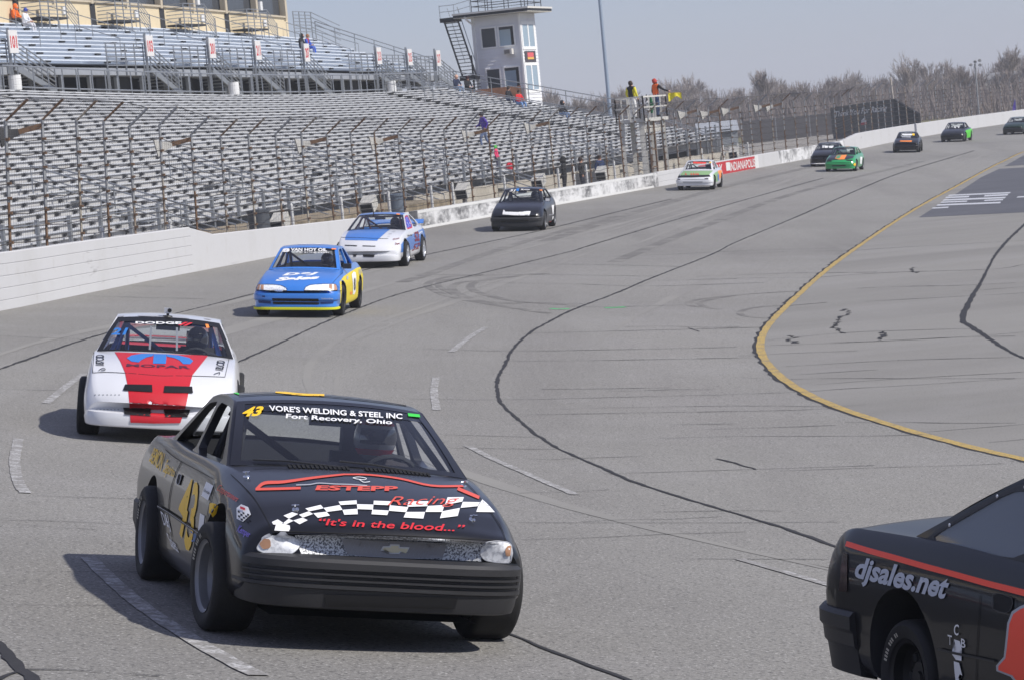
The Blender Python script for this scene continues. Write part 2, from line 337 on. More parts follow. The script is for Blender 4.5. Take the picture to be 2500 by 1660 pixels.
# looping tyre marks
for j,(pts,w) in enumerate([(K([(520,150),(300,165),(170,195),(130,230),(180,265),(300,310),(500,350),(800,400),(1000,430)],2.9525,1000,620),.2),(K([(900,145),(560,190),(380,205),(310,235),(315,265),(400,310),(560,350),(800,362)],2.9525,1000,620),.2),(K([(1000,142),(620,175),(480,205),(440,235),(470,270),(600,310),(830,350),(1200,372)],2.9525,1000,620),.2),(K([(520,155),(260,190),(205,215),(230,250),(340,300)],2.9525,1000,620),.16),(K([(700,400),(300,425),(60,465),(30,490),(80,510),(150,520)],2.6575,1700,560),.14),(K([(850,475),(480,500),(310,525),(285,550),(350,570),(480,578)],2.6575,1700,560),.14),(K([(2362,300),(2120,325),(2020,350),(2030,375),(2100,385)],2.9525,1000,620),.14),
   ([(1330,590),(1550,520),(1800,450),(2100,380)],.5),([(1500,640),(1700,560),(1950,470),(2250,395)],.4),([(980,690),(1250,600),(1500,530)],.35)]):
    ribbon(MB(),px(pts),w,.0045,jit=.012,step=.3,seed=130+j).build('tyre_mark',SKID,parent=TRACK)
# long faint rubber streaks that follow the lanes
STREAK=mix_layers('faint_rubber_streak',[((129,127,123),),((136,134,129),.25,.35,.6,1.0,None)],rough=.88)
rr=random.Random(77)
for j in range(26):
    o=rr.uniform(2.0,11.5); i0=rr.randrange(40,230); n_=rr.randrange(25,70); P_=[]
    for i in range(i0,min(len(YEL)-2,i0+n_),6):
        t=YEL[i+1]-YEL[i]; t=t/np.linalg.norm(t); oo=o+1.2*math.sin(i*.02+j); P_.append(YEL[i]+np.array([-t[1],t[0]])*oo)
    if len(P_)>3: ribbon(MB(),P_,(.02,rr.uniform(.12,.4),rr.uniform(.12,.4),.02),.003+.00005*j,jit=.01,step=.6,seed=300+j).build('rubber_streak',STREAK,parent=TRACK)
# worn white lane dashes
for j,(pts,w) in enumerate([([(218,1363),(272,1416),(350,1482),(467,1560),(560,1613),(632,1650)],.11),([(45,1071),(36,1128),(46,1178),(62,1204)],.1),([(206,912),(163,943),(135,966),(113,985)],.11),([(1186,800),(1142,827),(1102,860)],.12),([(1065,921),(1060,955),(1066,1001)],.11),([(1142,1089),(1203,1120),(1271,1150),(1340,1180),(1405,1208)],.1),([(1805,1365),(1920,1398),(2050,1436)],.09)]):
    ribbon(MB(),px(pts),w,.007,jit=.004,step=.15,seed=160+j).build('lane_dash',WPAINT,parent=TRACK)
# yellow line along the inner edge
_c=[]
for i in range(20,len(YEL)-30): _c.append(YEL[i])
def edge_strip(o0,o1,lift,mat,name,i0,i1,jit=.02):
    rnd=random.Random(5); rows=[]
    C=resample(YEL[i0:i1],.4); n=len(C)
    for i in range(n):
        t=C[min(n-1,i+1)]-C[max(0,i-1)]; t/=np.linalg.norm(t); nn=np.array([-t[1],t[0]]); a=C[i]+nn*(o1+rnd.uniform(-jit,jit)); b=C[i]+nn*(o0+rnd.uniform(-jit,jit)*.4)
        rows.append([(*a,zg(*a)+lift),(*b,zg(*b)+lift)])
    return MB().grid(rows).build(name,mat,parent=TRACK)
edge_strip(.055,.12,.005,TAR,'crack_seal',20,len(YEL)-20,jit=.04)
edge_strip(-.075,.065,.008,YPAINT,'yellow_line',20,len(YEL)-20,jit=.014)
# green marking-paint arrows
GREENP=M('green_marking_paint',(88,196,120),.8)
for pts in [[(1343,755),(1366,756),(1390,755)],[(1478,753),(1505,752),(1527,751)]]: ribbon(MB(),px(pts),.16,.008,jit=.03,step=.2,seed=8).build('green_paint_mark',GREENP,parent=TRACK)
# dark new asphalt and the painted letters on it
def flatpoly(pts,lift,name,mat,parent):
    P=[ground(x,y) for x,y in pts]; P=[(p[0],p[1],lift) for p in P]
    return MB().add(P,[tuple(range(len(P)))]).build(name,mat,parent=parent)
APRON=bpy.data.objects['apron']
flatpoly([(2243,532),(2330,477),(2395,434),(2440,413),(2520,409),(2600,409),(2600,510),(2510,519)],.004,'asphalt_patch',NEWASPH,APRON)
flatpoly([(2452,407),(2500,380),(2560,352),(2640,352),(2640,398),(2540,401)],.004,'asphalt_patch',NEWASPH,APRON)
PURE=M('fresh_white_paint',(186,188,192),.7,var=.1,vscale=.5)
for row in [[(1735,838,2245,816,10)],[(1712,856,1905,848,12),(2030,842,2225,833,12)],[(1690,877,2205,856,12)],[(1672,895,1890,886,10),(2030,880,2185,873,10)],[(1640,918,2165,897,12)],[(1600,943,1735,936,10)],[(2300,852,2420,846,10)]]:
    for x0,y0,x1,y1,h in row:
        flatpoly([(1800+a/3.374,230+b/3.374) for a,b in ((x0,y0+h/2),(x1,y1+h/2),(x1+8,y1-h/2),(x0+12,y0-h/2))],.008,'painted_letter_bar',PURE,APRON)
# ================================================================ outer wall
def wall_run(y0,y1,h0,h1,name,mat,parent,th=.32,grooves=(),step=1.0,lean=0.0,face=None):
    s0,s1=s_at_y(y0),s_at_y(y1); rows=[]
    ss=np.linspace(s0,s1,max(2,int((s1-s0)/step)+1))
    for s in ss:
        p,t,n=wallf(s); u=(s-s0)/(s1-s0); h=h0+(h1-h0)*u; z=p[2]-.05
        prof=[(0,0)]
        for g in grooves: prof+=[(0,g*h-.012),(.012,g*h-.006),(.012,g*h+.006),(0,g*h+.012)]
        prof+=[(.0,h-.02),(.02,h),(th-.02,h),(th,h-.02),(th,0)]
        rows.append([(p[0]+n[0]*(o+.0),p[1]+n[1]*o,p[2]-.05+q*1.0) for o,q in prof])
    mb=MB().grid(rows)
    for k,r in ((0,rows[0]),(1,rows[-1])):
        mb.add(r,[tuple(range(len(r)))[::1 if k==0 else -1]])
    return mb.build(name,mat,parent=parent,smooth=30)
WALLT=thing('outer_wall','long white painted concrete wall round the outside of the track','wall',(*WALL[int(s_at_y(78))][:2],1.2))
_y=[36,41,46,51.5,57,62.5,68.0,73.5,77.2]
for a,b in zip(_y[:-1],_y[1:]): wall_run(a+.0,b-.06,1.24,1.24,'wall_panel',WALLM,WALLT,th=.42,grooves=(.2,.4,.6,.8))
wall_run(77.2,79.2,1.22,.97,'wall_end_block',WALLM,WALLT,th=.42)
wall_run(79.3,100.5,.96,.70,'low_wall',WALLM,WALLT)
wall_run(100.6,134.8,.70,.70,'low_wall',SMEAR,WALLT)
wall_run(134.95,141,.72,.72,'low_wall',WALLM,WALLT,grooves=(.35,.75))
wall_run(141.05,164.5,.74,.76,'low_wall',WALLM,WALLT)
wall_run(164.6,186,.76,.78,'low_wall',SMEAR,WALLT)
wall_run(186.05,192,.80,1.08,'wall_ramp_panel',WALLM,WALLT)
for a in range(192,300,9): wall_run(a+.04,min(a+9,300)-.02,1.08,1.08,'tall_wall_panel',WALLM,WALLT,step=3)
# painted band under the smears and red lettered panel
def on_wall(s,q,o=-.006): p,t,n=wallf(s); return (p[0]+n[0]*o,p[1]+n[1]*o,p[2]-.05+q)
def wall_patch(y0,y1,q0,q1,mat,name,o=-.006):
    ss=np.linspace(s_at_y(y0),s_at_y(y1),max(2,int(abs(y1-y0))+1)); return MB().grid([[on_wall(s,q0,o),on_wall(s,q1,o)] for s in ss]).build(name,mat,parent=WALLT)
wall_patch(143.4,158.2,.06,.70,RED,'red_painted_panel')
wall_patch(158.2,158.45,.0,.74,WHITE,'panel_edge',o=-.009)
wall_patch(101,134,.02,.14,WHITE,'white_footing_band',o=-.008); wall_patch(101,134,.60,.70,WHITE,'white_top_band',o=-.008)
wall_patch(243,243.35,.05,1.06,RED,'red_stripe')
def wall_text(body,y0,y1,q0,h,mat,name):
    # written so that it reads left to right for someone on the track
    t=text2d(body,bold=.02); vs,fs=t; x0=min(v[0] for v in vs); W=text_w(t); s0,s1=s_at_y(y0),s_at_y(y1); mb=MB()
    mb.add([on_wall(s0+(s1-s0)*(v[0]-x0)/W,q0+v[1]*h,-.012) for v in vs],fs); return mb.build(name,mat,parent=WALLT)
wall_text('RACEWAY',143.7,149.5,.16,.44,WHITE,'painted_letters'); wall_text('INDIANAPOLIS',151.2,157.8,.16,.44,WHITE,'painted_letters')
wall_patch(149.8,150.7,.2,.62,WHITE,'painted_emblem',o=-.011); wall_patch(150.05,150.45,.3,.54,RED,'painted_emblem_centre',o=-.014)
# ================================================================ catch fence
s0,s1=s_at_y(38),s_at_y(262)
def wall_h(y): return float(np.interp(y,[36,77.2,77.3,100,186,192,300],[1.24,1.24,.95,.70,.78,1.08,1.08]))-.05
FENCE=thing('catch_fence','tall wire catch fence on rusty bent-top posts along the white wall','fence',(*wallf(s_at_y(80))[0],))
def lean_at(y): u=min(1,max(0,(100-y)/50)); return .09*u
sp=s0; k=0; ptops=[]; POSTS=[]
rnd=random.Random(3)
while sp<s1:
    p,t,n=wallf(sp); h=wall_h(p[1]); zb=p[2]+h; H=2.72+rnd.uniform(-.06,.06); ln=lean_at(p[1]); far=p[1]>195
    base=np.array([*(p[:2]+n*.2),zb-.25]); up=np.array([*( -n*ln),1.0]); tlt=rnd.uniform(-.015,.015)*t
    top=base+up*(H+.25)+np.array([*tlt,0])*H; arm=top+np.array([*(-n*.52+t*.02),.42])
    mb=MB(); mb.tube([base,top,arm],.033,6,0)
    mid=base+(top-base)*rnd.uniform(.35,.75)
    for q in np.linspace(.42,2.6,8): 
        c=base+up*q+np.array([*tlt,0])*q; mb.box(c+V3((*(-n*.03),0)),(.09,.09,.06),1)
    r=rnd.random(); ms=RUST[0] if r<.45 else (RUST[1] if r<.8 else RUST[2])
    if far: ms=[GPOST,RUST[1]][rnd.random()<.25]
    ob=mb.build('fence_post',[ms,RUST[2]],parent=FENCE)
    # galvanised upper sleeve on many of the posts
    if rnd.random()<.82:
        a=base+(top-base)*rnd.uniform(.3,.75); MB().tube([a,top,top+(arm-top)*(.02 if rnd.random()<.6 else .98)],.038,6).build('galvanised_sleeve',GPOST,parent=ob)
    ptops.append((sp,base,top,arm,up)); POSTS.append(ob); sp+=2.75 if p[1]<160 else 3.4; k+=1
WIRE=M('dark_cable',(62,58,56),.7,.3)
for q in np.linspace(.42,2.6,8):
    path=[]
    for i in range(len(ptops)-1):
        a=ptops[i][1]+ptops[i][4]*q; b=ptops[i+1][1]+ptops[i+1][4]*q; path+= [a+rnd.uniform(-.02,.02)*V3((0,0,1)),(a+b)/2-V3((0,0,.03+rnd.random()*.03))]
    MB().tube([x-V3((*wallf(ptops[0][0])[2]*.04,0)) for x in path],.010,4).build('cable',WIRE,parent=FENCE)
mbm=MB()
MESHM=M('fence_mesh_wire',(92,92,94),.6,.4)
for i in range(len(ptops)-1):
    A,B=ptops[i],ptops[i+1]
    if A[1][1]>200: break
    for u in np.arange(0,1,.062):
        a=A[1]+(B[1]-A[1])*u+V3((0,0,.2)); b=A[2]+(B[2]-A[2])*u; c=A[3]+(B[3]-A[3])*u
        mbm.tube([a,b,c],.0026,3,cap=False)
    for w in np.arange(.3,2.95,.17):
        mbm.tube([A[1]+A[4]*w,B[1]+B[4]*w],.0026,3,cap=False)
    for w in (.3,.65,1.0): mbm.tube([A[2]+(A[3]-A[2])*w,B[2]+(B[3]-B[2])*w],.005 if w<1 else .012,3,cap=False)
tag(mbm.build('wire_mesh',MESHM,parent=FENCE),kind='stuff')
# horn loudspeakers bracketed to the posts
HORN=M('grey_horn_plastic',(176,174,168),.7,var=.15,vscale=4); HORNB=M('black_horn_plastic',(40,40,42),.6)
def horn(post_i,label,mat,group):
    sp,base,top,arm,up=ptops[post_i]; p,t,n=wallf(sp); root=top-up*.12; tip=root+V3((*(n*.9-t*.35),-.16))
    h=thing('horn_loudspeaker',label,'loudspeaker',root,group)
    MB().bar(root,root+(tip-root)*.62,.06,.12,0).build('bracket',RUST[2],parent=h)
    a=root+(tip-root)*.55; b=tip; d=(b-a)/np.linalg.norm(b-a); x=np.cross(d,V3((0,0,1))); x/=np.linalg.norm(x); z=np.cross(x,d); rows=[]
    for u in np.linspace(0,1,5):
        c=a+(b-a)*u; wv=.07+.16*u**1.6; hv=.07+.17*u**1.6; rows.append([c+x*wv*i+z*hv*j for i,j in ((-1,-1),(0,-1.06),(1,-1),(1.05,0),(1,1),(0,1.06),(-1,1),(-1.05,0),(-1,-1))])
    mb=MB().grid(rows); mb.add(rows[0][:8],[tuple(range(8))]); mb.build('horn',mat,parent=h,smooth=50)
    r2=[a+(b-a)*.8+(q-a)*.0 for q in rows[-1][:8]]; MB().add([q-(b-a)*.1 for q in [b+(q-b)*.9 for q in rows[-1][:8]]],[tuple(range(8))]).build('throat',DARK,parent=h)
def post_at_px(x): return int(np.argmin([abs(proj(q[2])[0]-x) for q in ptops]))
horn(post_at_px(143),'black horn loudspeaker on the fence post nearest the left edge',HORNB,'horn loudspeakers on the fence posts')
for x,l in ((494,'grey horn loudspeaker on a rusty fence post above the dark barrel'),(776,'grey horn loudspeaker on the fence above the blue and yellow car'),(995,'grey horn loudspeaker on the fence above the white and blue car'),(1165,'grey horn loudspeaker on the fence beside the purple jacket'),(1333,'grey horn loudspeaker on the fence below the hooded spectator'),(1690,'small grey horn loudspeaker right of the flag stand'),(1757,'second small grey horn loudspeaker right of the flag stand'),(1815,'third small grey horn loudspeaker right of the flag stand'),(1868,'fourth small grey horn loudspeaker right of the flag stand'),(1915,'small grey horn loudspeaker nearest the black billboard')): horn(post_at_px(x),l,HORN,'horn loudspeakers on the fence posts')
# ================================================================ grandstands (offset outward from the wall line)
EB=[(0,597),(74,585),(323,561),(462,530),(608,518),(712,501),(817,488),(1000,455),(1210,420),(1521,365),(1790,330)]
ET=[(0,222),(375,228),(750,234),(870,229),(1081,217),(1130,214)]
EUF=[(0,163),(277,170),(500,172),(680,176),(941,184),(1060,186)]
EUB=[(0,48),(300,60),(500,70),(705,87)]
S0,S1=s_at_y(52),s_at_y(172)
def fit_z(o,edge,lo,hi):
    ss=[];zz=[]
    for s in np.arange(S0,S1+1,2.0):
        z,x=solve_z(off(s,o),edge)
        if lo<=x<=hi: ss.append(s); zz.append(z)
    c=np.polyfit(ss,zz,2); a,b=min(ss),max(ss)
    return lambda s: float(np.polyval(c,min(max(s,a),b)))
zB=fit_z(5.0,EB,-60,1800); zT=fit_z(21.0,ET,-40,1140); zUF=fit_z(22.5,EUF,-40,1080); zUB=fit_z(30.0,EUB,-40,760)
def PT(s,o,z): q=off(s,o); return V3((q[0],q[1],z))
NR=31
def row_oz(i,s): u=i/(NR-1); return 5.0+16.0*u, zB(s)+(zT(s)-zB(s))*u
LOW=thing('lower_grandstand','long grey aluminium bench grandstand behind the catch fence','grandstand',PT(s_at_y(110),5,1.1))
def plank(sa,sb,o0,o1,za,zb,th,name,mat,parent,step=3.0,z_of=None):
    ss=np.linspace(sa,sb,max(2,int((sb-sa)/step)+1)); rows=[]
    for s in ss:
        zt=z_of(s); rows.append([PT(s,o0,zt-th),PT(s,o0,zt),PT(s,o1,zt),PT(s,o1,zt-th),PT(s,o0,zt-th)])
    mb=MB().grid(rows,flip=True); mb.add(rows[0][:4],[(3,2,1,0)]); mb.add(rows[-1][:4],[(0,1,2,3)])
    return mb.build(name,mat,parent=parent)
rnd=random.Random(11)
brk=MB()
for i in range(NR):
    cut=S0+rnd.uniform(0,6)
    edges=[S0]+[c for c in np.arange(cut+6,S1-6,15.0)]+[S1-rnd.uniform(0,.3)]
    o=row_oz(i,S0)[0]
    zf=lambda s,i=i: row_oz(i,s)[1]
    for a,b in zip(edges[:-1],edges[1:]):
        dz=rnd.uniform(-.012,.012); plank(a+.02,b-.02,o-.02,o+.21,0,0,.045,'seat_plank',ALU,LOW,z_of=lambda s,dz=dz:zf(s)+dz)
    # riser sheet and footboard below the seat
    ss=np.arange(S0,S1+1,3.0)
    MB().grid([[PT(s,o+.05,zf(s)-.185),PT(s,o+.05,zf(s)-.046)] for s in ss],flip=True).build('riser',RISER,parent=LOW)
    MB().grid([[PT(s,o-.35,zf(s)-.185),PT(s,o+.06,zf(s)-.185)] for s in ss],flip=True).build('footboard',RISER,parent=LOW)
    ph=(i%2)*.8+rnd.uniform(-.1,.1)
    for s in np.arange(S0+1+ph,S1-.5,1.5):
        z=zf(s); p,t,n=wallf(s); tt=V3((*t,0)); nn=V3((*n,0)); c=PT(s,o-.02,z-.078); L=.13
        brk.hexa([c-tt*L-nn*.08+V3((0,0,-.0)),c+tt*L-nn*.08,c+tt*L+nn*.068,c-tt*L+nn*.068,c-tt*L-nn*.08+V3((0,0,.035)),c+tt*L-nn*.08+V3((0,0,.035)),c+tt*L+nn*.068+V3((0,0,.035)),c-tt*L+nn*.068+V3((0,0,.035))])
        c2=c+tt*(L-.06); brk.hexa([c2-tt*.07-nn*.05+V3((0,0,-.09)),c2+tt*.07-nn*.05+V3((0,0,-.09)),c2+tt*.07+nn*.066+V3((0,0,-.09)),c2-tt*.07+nn*.066+V3((0,0,-.09)),c2-tt*.07-nn*.05,c2+tt*.07-nn*.05,c2+tt*.07+nn*.066,c2-tt*.07+nn*.066])
tag(brk.build('seat_bracket_and_shade',M('bracket_and_shade_grey',(98,99,102),.7),parent=LOW),kind='stuff')  # brackets and the shadow beside them, modelled together as grey boxes
ss=np.arange(S0,S1+1,3.0)
MB().grid([[PT(s,5.13,zB(s)-.62),PT(s,5.13,zB(s)-.18)] for s in ss],flip=True).build('front_fascia',RISER,parent=LOW)
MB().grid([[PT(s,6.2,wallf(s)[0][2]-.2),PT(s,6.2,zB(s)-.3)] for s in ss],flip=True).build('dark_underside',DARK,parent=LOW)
# end face and back of the stand
ez=[PT(S1,row_oz(i,S1)[0]+d,row_oz(i,S1)[1]-.05-e) for i in range(NR) for d,e in ((0,.2),(0,0))]
MB().add(ez+[PT(S1,21.3,.5),PT(S1,5,.5)],[tuple(range(len(ez)+2))]).build('end_face',RISER,parent=LOW)
for k,s in enumerate(np.arange(S0+2,S1-1,2.55)):
    z=zB(s); zb=wallf(s)[0][2]; p,t,n=wallf(s); a=PT(s,4.75,zb-.1); b=PT(s,4.75,z+.62)
    MB().bar(a,b,.09,.14,0,up=(*t,0)).build('front_post',GALV,parent=LOW)
for q in (.18,.5): MB().tube([PT(s,4.72,zB(s)+q) for s in np.arange(S0,S1,3)],.022,5).build('front_rail',GALV,parent=LOW)
# concrete base blocks at the foot of the stand
for y0,y1,h in ((98,112,.5),(113,129,.95),(130,150,1.0),(152,171,.9)):
    a,b=s_at_y(y0),s_at_y(y1); s2=np.linspace(a,b,7); rows=[[PT(s,4.0,wallf(s)[0][2]-.1),PT(s,4.0,wallf(s)[0][2]+h),PT(s,4.6,wallf(s)[0][2]+h)] for s in s2]
    MB().grid(rows,flip=True).build('concrete_base',CONC,parent=LOW)
a,b=s_at_y(79),s_at_y(112); MB().grid([[PT(s,2.2,wallf(s)[0][2]-.1),PT(s,2.2,wallf(s)[0][2]+.75),PT(s,4.4,wallf(s)[0][2]+.85)] for s in np.linspace(a,b,12)],flip=True).build('sandy_kerb',DIRT,parent=LOW)
# access stairs from the walkway up into the seats
def s_px(x,o,zf):
    ss=np.arange(S0,S1+8,.5); return float(ss[int(np.argmin([abs(proj(PT(s,o,zf(s)))[0]-x) for s in ss]))])
STAIRL=['first','second','third','fourth','fifth','sixth']
for j,xp in enumerate((395,690,935,1165,1470,1720)):
    s=s_px(xp,5,zB); p,t,n=wallf(s); tt=V3((*t,0)); zb=p[2]; z1=row_oz(6,s)[1]+.1; o1=row_oz(6,s)[0]
    st=thing('access_stair','grey metal stair with sloping handrails, %s from the left at the foot of the seats'%STAIRL[j],'stairs',PT(s,3,zb),'stairs at the foot of the lower seats')
    N=9
    for k in range(N):
        u=k/(N-1); c=PT(s,2.6+(o1-2.6)*u,zb+.18+(z1-zb-.18)*u); MB().box(c,(1.1,.28,.04),0,ax=(tt,V3((*n,0)),V3((0,0,1)))).build('tread',GALV,parent=st)
    for sg in (-.6,.6):
        a=PT(s+sg,2.4,zb+.95); b=PT(s+sg,o1+.6,z1+.95); mb=MB(); mb.tube([a-V3((0,0,.95)),a,b,b-V3((0,0,.9))],.028,5); mb.tube([a-V3((0,0,.45)),b-V3((0,0,.45))],.022,5)
        for u in (.33,.66): c=a+(b-a)*u; mb.tube([c,c-V3((0,0,1.0))],.022,5)
        mb.build('handrail',GALV,parent=st)
# long aisle with handrails through the lower seats
for j,(s,lab) in enumerate(((s_px(975,20,zT),'long aisle stair with twin handrails climbing the seats below the upper portals'),)):
    st=thing('aisle_stair',lab,'stairs',PT(s,9,row_oz(6,s)[1])); p,t,n=wallf(s)
    for i in range(5,30):
        o,z=row_oz(i,s); MB().box(PT(s,o-.1,z+.03),(1.0,.5,.05),0,ax=(V3((*t,0)),V3((*n,0)),V3((0,0,1)))).build('tread',DARK,parent=st)
    for sg in (-.75,.75):
        a=PT(s+sg,row_oz(4,s)[0],row_oz(4,s)[1]+1.0); b=PT(s+sg,row_oz(29,s)[0],row_oz(29,s)[1]+1.0); mb=MB(); mb.tube([a,b],.028,5); mb.tube([a-V3((0,0,.4)),b-V3((0,0,.4))],.02,5)
        for u in np.linspace(0,1,7): c=a+(b-a)*u; mb.tube([c,c-V3((0,0,1.0))],.024,5)
        mb.build('handrail',GALV,parent=st)
# end guard rail of the lower stand
mb=MB(); a=PT(S1+.2,5,zB(S1)+1.0); b=PT(S1+.2,21,zT(S1)+1.0); mb.tube([a,b],.03,5); mb.tube([a-V3((0,0,.3)),b-V3((0,0,.3))],.025,5)
for u in np.linspace(0,1,8): c=a+(b-a)*u; mb.tube([c,c-V3((0,0,1.1))],.03,5)
mb.build('end_rail',GALV,parent=LOW)
# ---------------------------------------------------------------- upper deck
UP=thing('upper_grandstand','pale blue upper grandstand deck over a row of dark portals','grandstand',PT(s_at_y(130),22,6.5))
SU=s_px(1066,22.5,zUF)
su=np.append(np.arange(S0,SU,3.0),SU)
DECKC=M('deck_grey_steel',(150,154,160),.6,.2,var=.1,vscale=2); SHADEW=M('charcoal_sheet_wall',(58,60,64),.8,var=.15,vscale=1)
MB().grid([[PT(s,21.0,zT(s)-.05),PT(s,27,zT(s)-.05)] for s in su],flip=True).build('concourse_floor',CONC,parent=UP)
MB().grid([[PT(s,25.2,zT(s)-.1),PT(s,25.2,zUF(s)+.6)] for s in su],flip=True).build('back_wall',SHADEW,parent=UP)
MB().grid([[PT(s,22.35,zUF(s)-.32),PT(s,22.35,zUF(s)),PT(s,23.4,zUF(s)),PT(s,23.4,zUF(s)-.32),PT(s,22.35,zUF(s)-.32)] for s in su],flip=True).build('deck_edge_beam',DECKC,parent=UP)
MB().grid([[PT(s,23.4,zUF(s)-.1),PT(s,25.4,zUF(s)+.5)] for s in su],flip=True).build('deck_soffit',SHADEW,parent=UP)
NU=10
def urow(i,s): u=i/(NU-1); return 23.2+6.6*u, zUF(s)+.45+(zUB(s)-.15-zUF(s)-.45)*u
for i in range(NU):
    o=urow(i,S0)[0]; zf=lambda s,i=i: urow(i,s)[1]; cut=S0+rnd.uniform(3,9); edges=[S0]+list(np.arange(cut,SU-4,11.5))+[SU]
    for a,b in zip(edges[:-1],edges[1:]): plank(a+.02,b-.02,o,o+.30,0,0,.05,'seat_plank',BLUEALU,UP,z_of=lambda s,d=rnd.uniform(-.01,.01):zf(s)+d)
    dz=(urow(1,S0)[1]-urow(0,S0)[1])
    MB().grid([[PT(s,o+.16,zf(s)-dz),PT(s,o+.16,zf(s)-.05)] for s in su],flip=True).build('riser',BLUERIS,parent=UP)
    MB().grid([[PT(s,o-.58,zf(s)-dz),PT(s,o+.17,zf(s)-dz)] for s in su],flip=True).build('footboard',BLUERIS,parent=UP)
brk=MB()
for i in range(NU):
    o=urow(i,S0)[0]
    for s in np.arange(S0+2+(i*3.7)%5,SU,6.3): p,t,n=wallf(s); brk.box(PT(s,o+.1,urow(i,s)[1]-.1),(.5,.1,.07),0,ax=(V3((*t,0)),V3((*n,0)),V3((0,0,1))))
tag(brk.build('seat_bracket_and_shade',DARK,parent=UP),kind='stuff')
ez=[PT(SU+.02,urow(i,SU)[0],urow(i,SU)[1]-e) for i in range(NU) for e in (.25,0)]
MB().add(ez+[PT(SU+.02,30,zT(SU)),PT(SU+.02,25.2,zT(SU))],[tuple(range(len(ez)+2))]).build('end_face',DECKC,parent=UP)
for k,s in enumerate(np.arange(S0+1,SU,2.9)):
    p,t,n=wallf(s); MB().bar(PT(s,22.45,zT(s)-.05),PT(s,22.45,zUF(s)-.3),.14,.14,0,up=(*t,0)).build('column',GALV,parent=UP)
mb=MB(); a=PT(SU+.1,22.6,zUF(SU)+1.0); b=PT(SU+.1,30,zUB(SU)+.95)
for d in (0,.25): mb.tube([a-V3((0,0,d)),b-V3((0,0,d))],.028,5)
for u in np.linspace(0,1,7): c=a+(b-a)*u; mb.tube([c,c-V3((0,0,1.1))],.028,5)
mb.build('end_rail',GALV,parent=UP)
# front guard rail of the concourse, in panels
RAILP=thing('concourse_railing','galvanised guard rail along the front edge of the dark portals','railing',PT(s_at_y(130),21.4,6.4))
s=S0
while s<SU-1:
    e=min(s+7.0,SU-.1); mb=MB()
    for q in (.16,1.02): mb.tube([PT(s+.1,21.35,zT(s)+q),PT((s+e)/2,21.35,zT((s+e)/2)+q),PT(e-.1,21.35,zT(e)+q)],.035,5)
    for u in np.linspace(s+.1,e-.1,6): mb.bar(PT(u,21.35,zT(u)-.05),PT(u,21.35,zT(u)+1.02),.05,.05)
    mb.build('rail_panel',GALV,parent=RAILP); s=e
# portals
SIGNR=M('red_numeral_paint',(186,60,66),.7)
PORD=['leftmost','second','third','fourth','fifth','sixth','seventh','last']
for j,(xp,num) in enumerate(((8,'101'),(346,'103'),(498,'201'),(614,'211'),(735,'207'),(911,'213'),(988,'215'),(1059,'217'))):
    s=s_px(xp,22.3,lambda q:zUF(q)+1.0); p,t,n=wallf(s); tt=V3((*t,0)); nn=V3((*n,0)); z0=zT(s); z1=zUF(s)
    po=thing('portal_stair','grey steel portal landing with railings and numbered white sign, %s along the upper deck'%PORD[j],'portal',PT(s,22.4,z0),'portals below the upper deck')
    L=4.2 if xp<1000 else 3.2
    mb=MB()
    for q in np.linspace(.15,1.15,6): mb.tube([PT(s-L,22.3,z1+q),PT(s,22.3,z1+q),PT(s,24.2,z1+q+.2)],.024,5)
    for u in np.linspace(0,L,5): mb.bar(PT(s-u,22.3,z1-.3),PT(s-u,22.3,z1+1.15),.055,.055)
    mb.build('landing_rail',GALV,parent=po)
    mb=MB()
    for q in np.linspace(.1,1.1,6): mb.tube([PT(s+.25,22.1,z1+q),PT(s+3.9,22.1,z0+q-.1)],.03,5)
    for u in (0,.33,.66,1): mb.bar(PT(s+.25+3.65*u,22.1,z1+(z0-z1)*u),PT(s+.25+3.65*u,22.1,z1+(z0-z1)*u+1.1),.05,.05)
    mb.bar(PT(s+.25,22.1,z1-.05),PT(s+3.9,22.1,z0),.06,.26); mb.build('stair_rail',GALV,parent=po)
    mb=MB()
    for u in np.linspace(.05,.95,9): mb.box(PT(s+.25+3.65*u,22.75,z1+(z0-z1)*u),(.42,1.1,.05),0,ax=(tt,nn,V3((0,0,1))))
    tag(mb.build('stair_tread',DECKC,parent=po))
    MB().bar(PT(s+.1,22.2,z0),PT(s+.1,22.2,z1+1.6),.12,.12).build('sign_post',GALV,parent=po)
    MB().bar(PT(s-L,22.3,z0),PT(s-L,22.3,z1),.12,.12).build('column',GALV,parent=po)
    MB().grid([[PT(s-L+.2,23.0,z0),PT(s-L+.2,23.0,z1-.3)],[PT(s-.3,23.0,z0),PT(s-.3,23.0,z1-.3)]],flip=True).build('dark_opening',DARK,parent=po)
    MB().bar(PT(s-L+.3,22.25,z0),PT(s-.2,22.25,z1-1.2),.05,.05).build('brace',GALV,parent=po)
    c=PT(s,21.95,z1+1.0); sg=MB().box(c,(.8,.05,.95),0,ax=(tt,nn,V3((0,0,1)))).build('number_sign',M('dull_white_sign',(206,204,202),.7),parent=po)
    vs,fs=text2d(num,bold=.04); w=text_w((vs,fs)); x0=min(v[0] for v in vs); MB().add([c+tt*((v[0]-x0)/w*.6-.3)-nn*.03+V3((0,0,v[1]*.5-.25)) for v in vs],fs).build('sign_number',SIGNR,parent=sg)
# small aisle hand rails on the upper seats
k=0
for s in np.arange(S0+8,SU-2,5.6):
    for i in ((1,5) if k%2 else (3,6)):
        mb=MB(); a=PT(s,urow(i,s)[0],urow(i,s)[1]); b=PT(s,urow(i+3,s)[0],urow(i+3,s)[1]); mb.tube([a,a+V3((0,0,.85)),b+V3((0,0,.85)),b],.024,5); mb.build('aisle_rail',GALV,parent=UP)
    k+=1
